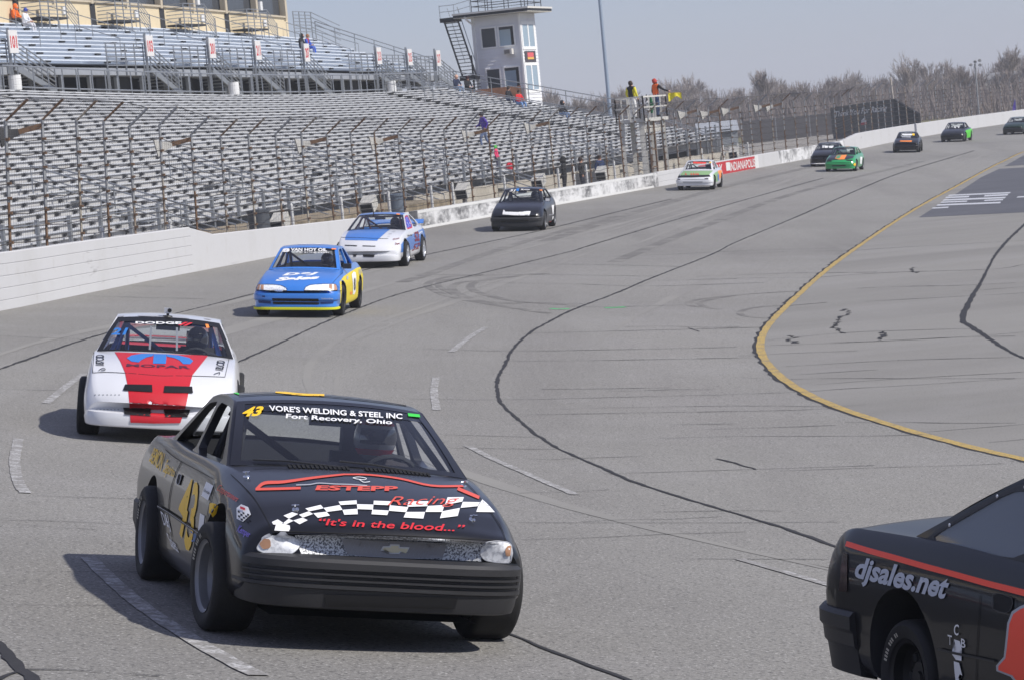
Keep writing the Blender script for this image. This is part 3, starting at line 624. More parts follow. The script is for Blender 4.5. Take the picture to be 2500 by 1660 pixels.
# ---------------------------------------------------------------- press box
TAN=M('tan_panel',(206,190,158),.7,var=.06,vscale=.6); TANT=M('tan_trim',(184,172,150),.6); ROOFM=M('grey_roof',(120,120,120),.7)
SP1=s_px(705,30,zUB); SPS=np.append(np.arange(S0-2,SP1,3.0),SP1)
PB=thing('press_box','long tan press box with dark windows above the upper seats','building',PT(s_at_y(150),30,zUB(s_at_y(150))))
HB=5.2
rows=[[PT(s,30.05,zUB(s)-.6),PT(s,30.05,zUB(s)+1.05)] for s in SPS]; MB().grid(rows,flip=True).build('lower_wall',TAN,parent=PB)
MB().grid([[PT(s,30.55,zUB(s)+1.0),PT(s,30.55,zUB(s)+4.3)] for s in SPS],flip=True).build('inner_wall',DARK,parent=PB)
MB().grid([[PT(s,29.9,zUB(s)+4.25),PT(s,29.9,zUB(s)+HB),PT(s,36,zUB(s)+HB),PT(s,36,zUB(s)-.6)] for s in SPS],flip=True).build('upper_wall',TAN,parent=PB)
MB().add([PT(SP1,30.05,zUB(SP1)-.6),PT(SP1,36,zUB(SP1)-.6),PT(SP1,36,zUB(SP1)+HB),PT(SP1,30.05,zUB(SP1)+HB)],[(0,1,2,3)]).build('end_wall',TAN,parent=PB)
s=SP1-.5; k=0
while s>S0+4:
    a=s-4.7; zz=lambda q:zUB(q)
    MB().grid([[PT(a+.35,30.3,zz(a)+1.1),PT(a+.35,30.3,zz(a)+4.2)],[PT(s-.1,30.3,zz(s)+1.1),PT(s-.1,30.3,zz(s)+4.2)]],flip=True).build('window_pane',GLASSD,parent=PB)
    MB().bar(PT(s+.05,30.08,zz(s)+.95),PT(s+.05,30.08,zz(s)+4.3),.34,.3,up=(*wallf(s)[1],0)).build('mullion',TANT,parent=PB)
    MB().bar(PT(a+.3,30.0,zz(a)+1.06),PT(s-.1,30.0,zz(s)+1.06),.14,.10).build('window_sill',TANT,parent=PB)
    if k%2==1:
        MB().grid([[PT(a-.1,30.02,zz(a)-.4),PT(a-.1,30.02,zz(a)+4.2)],[PT(a+.55,30.02,zz(a)-.4),PT(a+.55,30.02,zz(a)+4.2)]],flip=True).build('dark_doorway',DARK,parent=PB)
        mb=MB(); c=a+2.4
        for q in np.linspace(.2,1.15,6): mb.tube([PT(c-1.9,29.9,zz(c)+q),PT(c-1.9,28.9,zz(c)+q),PT(c+1.2,28.9,zz(c)+q),PT(c+2.6,28.9,zz(c)+q-.85)],.022,5)
        for u in (-1.9,-.9,.1,1.2,2.6): mb.bar(PT(c+u,28.9,zz(c)-.5),PT(c+u,28.9,zz(c)+(1.15 if u<2 else .4)),.05,.05)
        mb.build('door_railing',GALV,parent=PB)
        MB().box(PT(c-.3,29.4,zz(c)+.02),(3.2,1.0,.1),0,ax=(V3((*wallf(c)[1],0)),V3((*wallf(c)[2],0)),V3((0,0,1)))).build('landing',DARK,parent=PB)
        MB().box(PT(c+.2,28.85,zz(c)+1.35),(.35,.12,.5),0,ax=(V3((*wallf(c)[1],0)),V3((*wallf(c)[2],0)),V3((0,0,1)))).build('white_lamp_box',WHITE,parent=PB)
    else: MB().box(PT(a+1.2,29.98,zz(a)+.55),(.4,.08,.4),0,ax=(V3((*wallf(a)[1],0)),V3((*wallf(a)[2],0)),V3((0,0,1)))).build('wall_box',WHITE,parent=PB)
    s=a; k+=1
c=SP1-2.8; MB().grid([[PT(c-1.9,30.2,zUB(c)+3.2),PT(c-1.9,30.2,zUB(c)+3.75)],[PT(c+.9,30.2,zUB(c)+3.2),PT(c+.9,30.2,zUB(c)+3.75)]],flip=True).build('window_banner',WHITE,parent=PB)
# railing beyond the press box
mb=MB(); zz=zUB(SP1)
for q in np.linspace(.2,1.4,7): mb.tube([PT(SP1+.3,29.8,zz+q),PT(SP1+3.4,29.8,zz+q)],.025,5)
for u in np.linspace(.3,3.4,4): mb.bar(PT(SP1+u,29.8,zz-.4),PT(SP1+u,29.8,zz+1.4),.06,.06)
for q in (.2,.5,.8,1.1,1.4): mb.tube([PT(SP1+3.4,29.8,zz+q),PT(SP1+3.4,28,zz+q-1.0)],.025,5)
mb.build('stair_railing',GALV,parent=PB)
# white barrels on the concourse
for xp,l in ((37,'white barrel beside the big left stair on the concourse'),(571,'white barrel standing below the fourth portal'),(952,'white barrel standing below the sixth portal')):
    s=s_px(xp,21.1,lambda q:zT(q)+.5); b=PT(s,21.05,zT(s)-.02); o=MB().lathe([(0,0),(.24,0),(.26,.03),(.27,.2),(.255,.22),(.27,.24),(.27,.42),(.255,.44),(.27,.46),(.26,.6),(.27,.63),(0,.63)],b,(0,0,1),16).build('barrel',WHITE,org=tuple(b)); tag(o,l,'barrel',group='white barrels on the concourse')
# ================================================================ control tower
SID=mix_layers('white_siding',[((228,229,231),),((206,207,210),.8,.45,.7,.5,None)],rough=.6)
TWG=M('pale_window_glass',(150,170,184),.1,.1,spec=.8); SOFF=M('cream_soffit',(206,202,188),.7)
def tower():
    D=194.0; bt=math.radians(19); a=V3((math.cos(bt),-math.sin(bt),0)); b=V3((math.sin(bt),math.cos(bt),0))   # a along the front (left to right), b away
    cR=CAM+ray(1276,150)*(D/ray(1276,150)[1]); c0=V3((cR[0],cR[1],0)); W=3.15; Dp=3.3
    org=c0-a*W/2+b*Dp/2; T=thing('control_tower','white sided control tower with flat roof and black outside stair','tower',(org[0],org[1],.8))
    P=lambda u,v,z: c0-a*W+a*u+b*v+V3((0,0,z))     # u 0..W across, v depth
    z0,zt=.8,11.75
    mb=MB()
    # courses of lap siding on both visible faces, each slightly proud at its lower edge
    openF=[(.5,1.45,9.72,10.95),(1.72,2.72,9.72,10.95),(.62,1.5,6.9,8.25),(1.85,2.85,6.9,8.25)]
    zz=z0
    mb.grid([[P(0,0,z0),P(0,0,zt)],[P(W,0,z0),P(W,0,zt)],[P(W,Dp,z0),P(W,Dp,zt)],[P(0,Dp,z0),P(0,Dp,zt)],[P(0,0,z0),P(0,0,zt)]],flip=True)
    mb.build('wall_core',SID,parent=T)
    n=0
    while zz<zt-.05:
        h=.215; z1=min(zz+h,zt)
        segs=[(0.0,W)]
        for (u0,u1,w0,w1) in openF:
            if z1>w0 and zz<w1:
                ns=[]
                for s_,e_ in segs:
                    if u0>s_: ns.append((s_,min(e_,u0)))
                    if u1<e_: ns.append((max(s_,u1),e_))
                segs=[q for q in ns if q[1]-q[0]>.02]
        for s_,e_ in segs: m2=MB(); m2.add([P(s_,-.045,zz),P(e_,-.045,zz),P(e_,-.008,z1),P(s_,-.008,z1),P(s_,0,zz),P(e_,0,zz)],[(0,1,2,3),(4,5,1,0)]); m2.build('siding_board',SID,parent=T)
        m2=MB(); m2.add([P(W+.045,0,zz),P(W+.045,Dp,zz),P(W+.008,Dp,z1),P(W+.008,0,z1),P(W,0,zz),P(W,Dp,zz)],[(0,1,2,3),(4,5,1,0)])
        m2.build('siding_board',SID,parent=T); zz=z1; n+=1
    TR=M('white_trim',(238,238,236),.5)
    for k,(u0,u1,w0,w1) in enumerate(openF):
        f=MB()
        for x0,x1,y0,y1 in ((u0-.09,u0,w0-.09,w1+.09),(u1,u1+.09,w0-.09,w1+.09),(u0,u1,w0-.09,w0),(u0,u1,w1,w1+.09)): f.hexa([P(x0,-.09,y0),P(x1,-.09,y0),P(x1,.0,y0),P(x0,.0,y0),P(x0,-.09,y1),P(x1,-.09,y1),P(x1,.0,y1),P(x0,.0,y1)])
        fo=f.build('window_frame',TR,parent=T)
        g=GLASSD if k in (0,2) else TWG
        MB().add([P(u0,-.02,w0),P(u1,-.02,w0),P(u1,-.02,w1),P(u0,-.02,w1)],[(0,1,2,3)]).build('window_pane',g,parent=fo)
        if k in (1,3): MB().add([P(u1-.22,-.03,w0),P(u1,-.03,w0),P(u1,-.03,w1),P(u1-.22,-.03,w1)],[(0,1,2,3)]).build('open_sash_gap',DARK,parent=fo); MB().add([P(u0,-.035,w1-.18),P(u1-.22,-.035,w1-.18),P(u1-.22,-.035,w1),P(u0,-.035,w1)],[(0,1,2,3)]).build('blind',SHADEW,parent=fo)
    for w0,w1 in ((9.55,11.0),(6.7,8.3)):
        f=MB(); v0,v1=.35,2.7
        for y0,y1,q0,q1 in ((v0-.2,v0,w0-.2,w1+.2),(v1,v1+.3,w0-.2,w1+.2),((v0+v1)/2-.1,(v0+v1)/2+.1,w0,w1),(v0,v1,w0-.2,w0),(v0,v1,w1,w1+.2)): f.hexa([P(W+.0,y0,q0),P(W+.08,y0,q0),P(W+.08,y1,q0),P(W,y1,q0),P(W,y0,q1),P(W+.08,y0,q1),P(W+.08,y1,q1),P(W,y1,q1)])
        fo=f.build('window_frame',TR,parent=T); MB().add([P(W+.052,v0,w0),P(W+.052,v1,w0),P(W+.052,v1,w1),P(W+.052,v0,w1)],[(0,1,2,3)]).build('window_pane',TWG,parent=fo)
    sg=MB().hexa([P(W+.0,.4,8.05+.45),P(W+.09,.4,8.5),P(W+.09,2.6,8.5),P(W,2.6,8.5),P(W,.4,9.25),P(W+.09,.4,9.25),P(W+.09,2.6,9.25),P(W,2.6,9.25)]).build('sign_board',M('dark_sign',(70,66,72),.6),parent=T)
    for w0,w1,cl in ((8.85,9.15,(214,96,100)),(8.7,8.84,(224,176,84))): MB().add([P(W+.095,.85,w0),P(W+.095,2.15,w0),P(W+.095,2.15,w1),P(W+.095,.85,w1)],[(0,1,2,3)]).build('sign_patch',M('sign_ink_%d'%cl[1],cl,.6),parent=sg)
    MB().bar(P(-.02,-.06,z0),P(-.02,-.06,zt),.2,.12,up=tuple(b)).build('corner_trim',TR,parent=T)
    MB().bar(P(W+.03,-.06,z0),P(W+.03,-.06,zt),.12,.12,up=tuple(b)).build('corner_trim',TR,parent=T)
    # roof with overhang
    o=.95; R4=[P(-1.05,-o,0),P(W+o,-o,0),P(W+o,Dp+o,0),P(-1.05,Dp+o,0)]
    MB().hexa([q+V3((0,0,zt+.02)) for q in R4]+[q+V3((0,0,zt+.05)) for q in R4]).build('soffit',SOFF,parent=T)
    MB().hexa([q+V3((0,0,zt+.05)) for q in R4]+[q+V3((0,0,zt+.22)) for q in R4]).build('dark_fascia',BLK,parent=T)
    R5=[P(-1.1,-o-.06,0),P(W+o+.06,-o-.06,0),P(W+o+.06,Dp+o,0),P(-1.1,Dp+o,0)]
    MB().hexa([q+V3((0,0,zt+.22)) for q in R5]+[q+V3((0,0,zt+.34)) for q in R5]).build('roof_slab',M('pale_roof_edge',(206,204,198),.6),parent=T)
    mb=MB(); zt2=zt+.34; loop=[P(.15,-.6,zt2),P(W+.45,-.6,zt2),P(W+.45,Dp+.3,zt2),P(.15,Dp+.3,zt2),P(.15,-.6,zt2)]
    for q in (.35,.7,1.1): mb.tube([x+V3((0,0,q)) for x in loop],.028,5)
    for i in range(4):
        for u in (0,.33,.66): c=loop[i]+(loop[i+1]-loop[i])*u; mb.bar(c,c+V3((0,0,1.12)),.05,.05)
    mb.build('roof_railing',BLK,parent=T)
    # outside stair on the left, two flights with landings
    A=P(-1.75,-.3,zt+.1); B=P(-.55,-.3,7.35+.55)
    MB().box(P(-1.5,-.2,zt+.0),(1.05,1.3,.28),0,ax=(a,b,V3((0,0,1)))).build('top_landing',BLK,parent=T)
    mb=MB(); top=P(-1.75,-.75,zt-.1); bot=P(-.85,-.75,8.0)
    for du in (0,.95): mb.bar(top+a*du,bot+a*du,.05,.22,up=tuple(-b))
    st=mb.build('stair_stringer',BLK,parent=T)
    for k in range(15):
        c=top+(bot-top)*((k+.5)/15)+a*.47; MB().box(c,(.95,.26,.045),0,ax=(a,b,V3((0,0,1)))).build('stair_tread',BLK,parent=st)
    mb=MB()
    for q in (.0,): mb.tube([top+a*.95+V3((0,0,.9))+b*.1,bot+a*.95+V3((0,0,.9))+b*.1],.03,5); mb.tube([top+V3((0,0,.9))+b*.8,bot+V3((0,0,.9))+b*.8],.02,5)
    l=[P(-2.0,-.8,zt+.1),P(-1.0,-.8,zt+.1),P(.1,-.7,zt+.3)]
    for q in (.45,.85): mb.tube([x+V3((0,0,q)) for x in l],.02,5)
    for c in l: mb.tube([c,c+V3((0,0,.9))],.02,5)
    mb.build('stair_handrail',GALV,parent=T)
    MB().box(P(-.45,-.3,7.85),(1.1,1.2,.32),0,ax=(a,b,V3((0,0,1)))).build('lower_landing',BLK,parent=T)
    MB().bar(P(-.15,-.6,4.5),P(-.15,-.6,9.3),.09,.09,up=tuple(a)).build('stair_post',BLK,parent=T)
    mb=MB()
    for k in range(16): mb.box(P(.0,-.5,7.6-k*.2),(.5,.25,.05),0,ax=(a,b,V3((0,0,1))))
    mb.build('lower_flight_treads',BLK,parent=T)
    MB().tube([P(-.25,-.9,zt+.1),P(-.2,-.85,zt-.1),P(-.03,-.12,zt-.45)],.07,6).build('downpipe',TR,parent=T)
    # window air conditioner
    ac=thing('air_conditioner','small boxy window air conditioner on the white tower wall','air conditioner',P(2.2,-.3,9.25))
    MB().box(P(2.35,-.24,9.3),(.55,.5,.36),0,ax=(a,b,V3((0,0,1)))).build('casing',M('ac_casing',(206,204,198),.6),parent=ac)
    MB().box(P(2.3,-.495,9.3),(.38,.02,.26),0,ax=(a,b,V3((0,0,1)))).build('grille',M('ac_grille',(112,108,106),.7),parent=ac)
    # brick planter at the tower foot
    return P
TP=tower()
BRICK=mix_layers('brown_brick',[((134,96,74),),((104,74,58),3,.4,.6,.8,None)],rough=.9)
q=TP(1.6,-1.3,0); tag(MB().box((q[0],q[1],4.2),(3.2,1.2,5.6)).build('brick_planter',BRICK,org=(q[0],q[1],1.4)),'brown brick planter box at the foot of the white tower','planter')
# ================================================================ light pole
d=ray(1487,250); g=CAM+d*(232/d[1]); LP=(g[0],g[1],.0)
tag(MB().tube([(g[0],g[1],-.1),(g[0],g[1],9),(g[0],g[1],26)],[.17,.15,.08],10).build('light_pole',M('pale_blue_grey_pole',(150,164,180),.5,.3),org=LP),'tall pale grey light pole rising past the white tower','pole')
# ================================================================ flag stand
def flag_stand():
    s=s_at_y(137); p,t,n=wallf(s); tt=V3((*t,0)); nn=V3((*n,0)); zf=4.15
    o=lambda u,v,z: V3((p[0],p[1],0))+tt*u+nn*v+V3((0,0,z))
    fs=thing('flag_stand','white starter stand platform on thick posts above the wall','flag stand',o(0,1.2,p[2]))
    CW=M('weathered_white_post',(196,194,188),.8,var=.12,vscale=3)
    for u in (-2.2,0,2.2):
        for v in (.5,1.45): MB().bar(o(u,v,p[2]-.1),o(u,v,zf-.15),.22 if v<1 else .18,.22,up=(1,0,0)).build('post',CW,parent=fs)
    MB().box(o(0,.95,zf-.08),(4.8,1.4,.16),0,ax=(tt,nn,V3((0,0,1)))).build('platform',CW,parent=fs)
    MB().box(o(0,.5,zf-.5),(4.5,.12,.3),0,ax=(tt,nn,V3((0,0,1)))).build('beam',CW,parent=fs)
    for side in (((-2.4,.3),(2.4,.3)),((-2.4,1.6),(2.4,1.6)),((-2.4,.3),(-2.4,1.6)),((2.4,.3),(2.4,1.6))):
        (u0,v0),(u1,v1)=side; mb=MB()
        for q in (.5,.98): mb.bar(o(u0,v0,zf+q),o(u1,v1,zf+q),.06,.07)
        for w in np.linspace(0,1,5 if abs(u1-u0)>3 else 3): mb.bar(o(u0+(u1-u0)*w,v0+(v1-v0)*w,zf-.1),o(u0+(u1-u0)*w,v0+(v1-v0)*w,zf+1.02),.06,.06,up=(1,0,0))
        mb.build('guard_rail',CW,parent=fs)
    # ladder frames and rusty pipes beneath
    for u in (-1.6,-.4,1.3): MB().tube([o(u,.35,p[2]+.6),o(u,.35,zf)],.05,6).build('rusty_pipe',RUST[2],parent=fs)
    for q in (1.9,2.7,3.4): MB().bar(o(-1.6,.35,q),o(-.4,.35,q),.05,.05).build('rusty_rung',RUST[2],parent=fs)
    return o,zf,tt,nn
FSO,FSZ,FST,FSN=flag_stand()
# ================================================================ background beyond the fence
BARK=[M('grey_brown_bark_%d'%i,c,.9,var=.2,vscale=.3) for i,c in enumerate([(142,131,126),(132,121,117),(150,139,132),(144,133,127)])]
def bare_tree_mesh(seed,h,spread,slim=1.0):
    r=random.Random(seed); tr=MB(); cr=MB()
    def br(mb,p,d,L,rad,dep):
        q=p+d*L*.5+V3((r.uniform(-.06,.06),r.uniform(-.06,.06),0))*L; e=q+(d+V3((r.uniform(-.15,.15),r.uniform(-.15,.15),r.uniform(0,.15))))*L*.5
        mb.tube([p,q,e],[rad,rad*.8,rad*.58],5 if dep<1 else 3,cap=False)
        if dep>=5: return
        nch=4 if dep<4 else 5
        for k in range(nch):
            u=r.uniform(.35,1.0) if k else 1.0; st=p+(e-p)*u; az=r.uniform(0,2*math.pi); tilt=r.uniform(.25,.7)*spread if k else r.uniform(.05,.25)
            x=np.cross(d,V3((math.cos(az),math.sin(az),.3))); x/=np.linalg.norm(x)+1e-9; nd=d*math.cos(tilt)+x*math.sin(tilt)+V3((0,0,.12)); nd/=np.linalg.norm(nd)
            br(cr,st,nd,L*r.uniform(.58,.84),max(.026,rad*.52),dep+1)
    br(tr,V3((0,0,0)),V3((0,0,1)),h*.27,h*.015*slim,0)
    return tr,cr
TREES=[]
for k,(h,sp) in enumerate([(11,1.0),(13,.85),(9,1.15),(12,.7),(10,.95),(14,.8)]):
    tr,cr=bare_tree_mesh(40+k,h,sp); TREES.append((tr.mesh('trunk',BARK[k%4],smooth=60),cr.mesh('crown',BARK[(k+1)%4])))
def place_tree(k,loc,sc,rot,label,group,name='bare_tree'):
    sc*=.92; t=thing(name,label,'tree',loc,group); t.scale=(sc,sc,sc); t.rotation_euler=(0,0,rot)
    for nm,me in zip(('trunk','crown'),TREES[k]):
        o=bpy.data.objects.new(nm,me); COL.objects.link(o); o.parent=t
    return t
rnd=random.Random(21)
def at_d(x,d,z=0.0): v=ray(x,300); q=CAM+v*(d/v[1]); return (q[0],q[1],z)
_n=0
lab_d={0:'bare brown-grey tree in the front row of the wood',1:'bare brown-grey tree deep in the wood'}
spots=[]
for x in np.arange(1320,2620,21):
    spots.append((x+rnd.uniform(-9,9),rnd.uniform(430,470),rnd.uniform(.55,.8)))
for x in np.arange(1300,2640,19):
    spots.append((x+rnd.uniform(-9,9),rnd.uniform(500,560),rnd.uniform(.75,1.05)*(.92 if 1850<x else .95)))
special=[(1523,470,.98,1,'tall bare tree just left of the two flagmen'),(1588,480,.86,4,'spreading bare tree directly behind the orange flagman'),(1868,455,1.12,3,'tallest bare tree standing clear left of the black billboard'),(2035,470,.95,0,'broad bare tree rising behind the left end of the black billboard'),(2235,480,1.06,5,'tall thin bare tree above the black billboard end'),(2466,450,1.0,1,'big bare tree near the right edge of the picture'),(1350,430,.72,2,'small bare tree right beside the white tower'),(1390,440,.7,0,'small bare tree between the white tower and the light pole')]
for x,d,sc,k,l in special: place_tree(k,at_d(x,d),sc,rnd.uniform(0,6),l,None)
ordn=lambda k:'%d%s'%(k,'th' if 10<k%100<20 else {1:'st',2:'nd',3:'rd'}.get(k%10,'th'))
spots.sort(); cnt={}
for x,d,sc in spots:
    if x<1750: sc*=1.15
    if x>2250: sc*=1.08
    zone='above the empty seats' if x<1500 else ('behind the flag stand' if x<1720 else ('left of the black billboard' if x<2020 else ('behind the black billboard' if x<2250 else 'right of the black billboard')))
    row='front' if d<480 else 'back'
    cnt[row,zone]=cnt.get((row,zone),0)+1
    place_tree(rnd.randrange(6),at_d(x,d),sc,rnd.uniform(0,6),'bare tree, %s from left in the %s row %s'%(ordn(cnt[row,zone]),row,zone),'bare trees of the wood')
# undergrowth: one tangled mass
mb=MB(); r=random.Random(5)
for k in range(12000):
    x=r.uniform(1280,2700); d=r.uniform(415,590); p=V3(at_d(x,d)); h=r.uniform(2,6.0)*(1 if d<500 else 1.35); e=p+V3((r.uniform(-1.6,1.6),r.uniform(-1,1),h)); m=(p+e)/2+V3((r.uniform(-.5,.5),0,0))
    mb.tube([p,m,e],[.09,.06,.02],3,cap=False)
tag(mb.build('undergrowth',BARK[1]),'tangled brown undergrowth at the foot of the wood','undergrowth',kind='stuff')
# low wooded rise
HILL=mix_layers('brown_leaf_litter',[((112,98,84),),((92,82,70),.05,.4,.6,.8,None)],rough=1.0)
rows=[]
for k in range(41):
    u=k/40; x=1200+u*1600; rows.append([V3(at_d(x,560,-.2)),V3(at_d(x,590,2.6+.5*math.sin(k*.7))),V3(at_d(x,680,4.4+.6*math.sin(k*.5+1))),V3(at_d(x,800,3.0))])
tag(MB().grid(rows).build('hill',HILL),kind='structure')
# parking lot and added dark panels standing in for ground shadow behind the straight
LOT=M('grey_parking_asphalt',(140,138,138),.9,var=.1,vscale=.1)
P4=[at_d(1640,330,.0),at_d(2090,330,.0),at_d(2050,240,.0),at_d(1700,240,.0)]
tag(MB().add([(p[0],p[1],-.06) for p in P4],[(3,2,1,0)]).build('parking_lot',LOT),kind='structure')
SCR=M('shadow_band_and_skirt_grey',(84,81,82),.9,var=.25,vscale=.6)
def screen(x0,x1,d0,d1,z0,z1,label,nm='ground_shadow_band'):
    a=V3(at_d(x0,d0)); b=V3(at_d(x1,d1)); t=thing(nm,label,'fence',tuple((a+b)/2)); N=max(3,int(np.linalg.norm(b-a)/4))
    for i in range(N):
        p=a+(b-a)*(i/N); q=a+(b-a)*((i+1)/N); dd=(b-a)/np.linalg.norm(b-a); nn=V3((-dd[1],dd[0],0))*.04
        MB().hexa([p+V3((0,0,z0))-nn,q+V3((0,0,z0))-nn-dd*.05,q+V3((0,0,z0))+nn-dd*.05,p+V3((0,0,z0))+nn,p+V3((0,0,z1))-nn,q+V3((0,0,z1))-nn-dd*.05,q+V3((0,0,z1))+nn-dd*.05,p+V3((0,0,z1))+nn]).build('shadow_band_panel',SCR,parent=t)
        MB().bar(p+V3((0,0,-.1)),p+V3((0,0,z1+.1)),.1,.1,up=(1,0,0)).build('post',GPOST,parent=t)
screen(1810,2060,335,335,.0,2.7,'long dark panel band standing in for ground shadow beyond the track wall')
# black billboard
def billboard():
    D=262; a=V3(at_d(2030,D)); b=V3(at_d(2186,D-14)); t=(b-a)/np.linalg.norm(b-a); n=V3((t[1],-t[0],0)); L=np.linalg.norm(b-a)
    z0,z1=1.2,3.75; B=thing('billboard','black roadside billboard with white script lettering beyond the far wall','billboard',tuple((a+b)/2))
    BK=M('black_board',(24,25,29),.5,var=.2,vscale=1)
    MB().hexa([a+V3((0,0,z0)),b+V3((0,0,z0)),b-n*.2+V3((0,0,z0)),a-n*.2+V3((0,0,z0)),a+V3((0,0,z1-.25)),b+V3((0,0,z1)),b-n*.2+V3((0,0,z1)),a-n*.2+V3((0,0,z1-.25))]).build('board',BK,parent=B)
    e=b+t*2.1-n*1.2; MB().hexa([b+V3((0,0,z0)),e+V3((0,0,z0)),e-n*.2+V3((0,0,z0)),b-n*.2+V3((0,0,z0)),b+V3((0,0,z1)),e+V3((0,0,z0+1.15)),e-n*.2+V3((0,0,z0+1.15)),b-n*.2+V3((0,0,z1))]).build('sloping_wing',BK,parent=B)
    MB().hexa([a+V3((0,0,-.1))-n*.05,b+V3((0,0,-.1))-n*.05,b-n*.15+V3((0,0,-.1)),a-n*.15+V3((0,0,-.1)),a+V3((0,0,z0))-n*.05,b+V3((0,0,z0))-n*.05,b-n*.15+V3((0,0,z0)),a-n*.15+V3((0,0,z0))]).build('skirt',SCR,parent=B)
    for u in (.02,.34,.66,.98): c=a+(b-a)*u-n*.35; MB().bar(c+V3((0,0,-.1)),c+V3((0,0,z1-.3)),.15,.15,up=(1,0,0)).build('post',GPOST,parent=B)
    tx=text2d('Thank You For Racing',shear=.35,bold=.015); x0=min(v[0] for v in tx[0]); W=text_w(tx)
    MB().add([a+t*(1.1+(L-2.6)*(v[0]-x0)/W)+n*.012+V3((0,0,z0+1.45+v[1]*.5+.18*(v[0]-x0)/W)) for v in tx[0]],tx[1]).build('script_lettering',WHITE,parent=B)
    c=a+t*(L*.52)+n*.012
    MB().add([c+t*x+V3((0,0,z0+.55+z)) for x,z in ((-.7,0),(.7,.05),(.62,.4),(.1,.62),(-.5,.42))],[(0,1,2,3,4)]).build('logo',WHITE,parent=B)
    MB().add([c+n*.01+t*x+V3((0,0,z0+.55+z)) for x,z in ((-.68,.0),(.68,.05),(.62,.26),(-.62,.22))],[(0,1,2,3)]).build('logo_band',RED,parent=B)
billboard()
# leaning bare pole in front of the billboard, and far field lights
q=at_d(2190,250); tag(MB().tube([(q[0],q[1],-.1),(q[0]-.25,q[1],5.6)],.09,8).build('wooden_pole',M('pale_wood_pole',(168,160,150),.8),org=q),'pale leaning pole in front of the black billboard','pole')
q=at_d(2392,330); P=thing('field_light','thin far light mast with a bank of lamps at the right','light mast',q)
MB().tube([(q[0],q[1],-.1),(q[0],q[1],7.0)],.1,6).build('mast',GPOST,parent=P)
for dx,dz in ((-.5,6.6),(0,6.9),(.5,7.0),(.5,6.5)): MB().lathe([(0,0),(.08,.02),(.2,.2),(.2,.24)],(q[0]+dx,q[1],dz),(0,-1,-.2),10).build('lamp_head',WHITE,parent=P)
# purple banner flag far right
q=at_d(2484,300); P=thing('feather_flag','small purple feather flag at the right edge beyond the wall','flag',q); MB().tube([(q[0],q[1],0),(q[0],q[1],2.6)],.03,6).build('pole',GPOST,parent=P)
MB().grid([[(q[0]-.02,q[1]+.02,1.2),(q[0]-.4,q[1]+.04,1.25)],[(q[0]-.02,q[1]-.02,1.9),(q[0]-.32,q[1]+.05,1.8)],[(q[0]-.02,q[1]+.02,2.5),(q[0]-.1,q[1],2.4)]]).build('banner',M('purple_cloth',(92,70,168),.8),parent=P)
# far pale building at the right and vehicles behind the stand end
def shed(x,d,w,dp,h,label,col,rc):
    q=V3(at_d(x,d)); t=thing('shed',label,'building',q); MB().box(q+V3((0,0,h/2)),(w,dp,h)).build('wall',col,parent=t)
    MB().add([q+V3(v) for v in ((-w/2-.2,-dp/2-.2,h),(w/2+.2,-dp/2-.2,h),(w/2+.2,dp/2+.2,h),(-w/2-.2,dp/2+.2,h),(-w/2-.2,0,h+1.2),(w/2+.2,0,h+1.2))],[(0,1,5,4),(2,3,4,5),(0,4,3),(1,2,5),(3,2,1,0)]).build('roof',rc,parent=t)
    MB().box(q+V3((-w*.2,-dp/2-.02,1.0)),(1.0,.06,2.0)).build('door',SHADEW,parent=t)
    MB().box(q+V3((w*.2,-dp/2-.02,1.5)),(1.4,.06,.9)).build('window',GLASSD,parent=t)
shed(2490,520,14,8,5.0,'pale far shed half hidden among the bare trees at the right',M('pale_shed_wall',(196,196,192),.8),ROOFM)
shed(1748,345,4.5,4,1.7,'low white shed seen through the fence right of the flag stand',M('white_shed_wall',(150,154,160),.8),M('white_roof',(160,164,170),.6))
# barrels, equipment behind the wall
def barrel(x,o,h,r,label,mat,y):
    s=s_at_y(y); ss=np.arange(s-25,s+25,.4); s=float(ss[int(np.argmin([abs(proj(PT(q,o,wallf(q)[0][2]+h))[0]-x) for q in ss]))]); b=PT(s,o,wallf(s)[0][2]); 
    ob=MB().lathe([(0,0),(r*.86,0),(r*.9,.05),(r*.94,h*.5),(r*.97,h*.52),(r*.96,h*.56),(r,h*.93),(r*1.08,h*.94),(r*1.08,h),(0,h*1.02)],b,(0,0,1),18).build('waste_barrel',mat,org=tuple(b),smooth=40); return tag(ob,label,'barrel')
GB=M('dark_grey_barrel_plastic',(74,78,84),.6,var=.15,vscale=3)
barrel(634,1.3,1.35,.33,'dark grey waste barrel behind the wall left of the blue and yellow car',GB,88)
barrel(968,1.4,1.25,.33,'grey blue waste barrel behind the white and blue car',M('grey_blue_barrel',(100,110,122),.6),105)
barrel(10,1.2,.6,.35,'low dark drum behind the wall at the left edge',GB,62)
CABW=M('dirty_white_cabinet',(186,184,177),.7,var=.15,vscale=3)
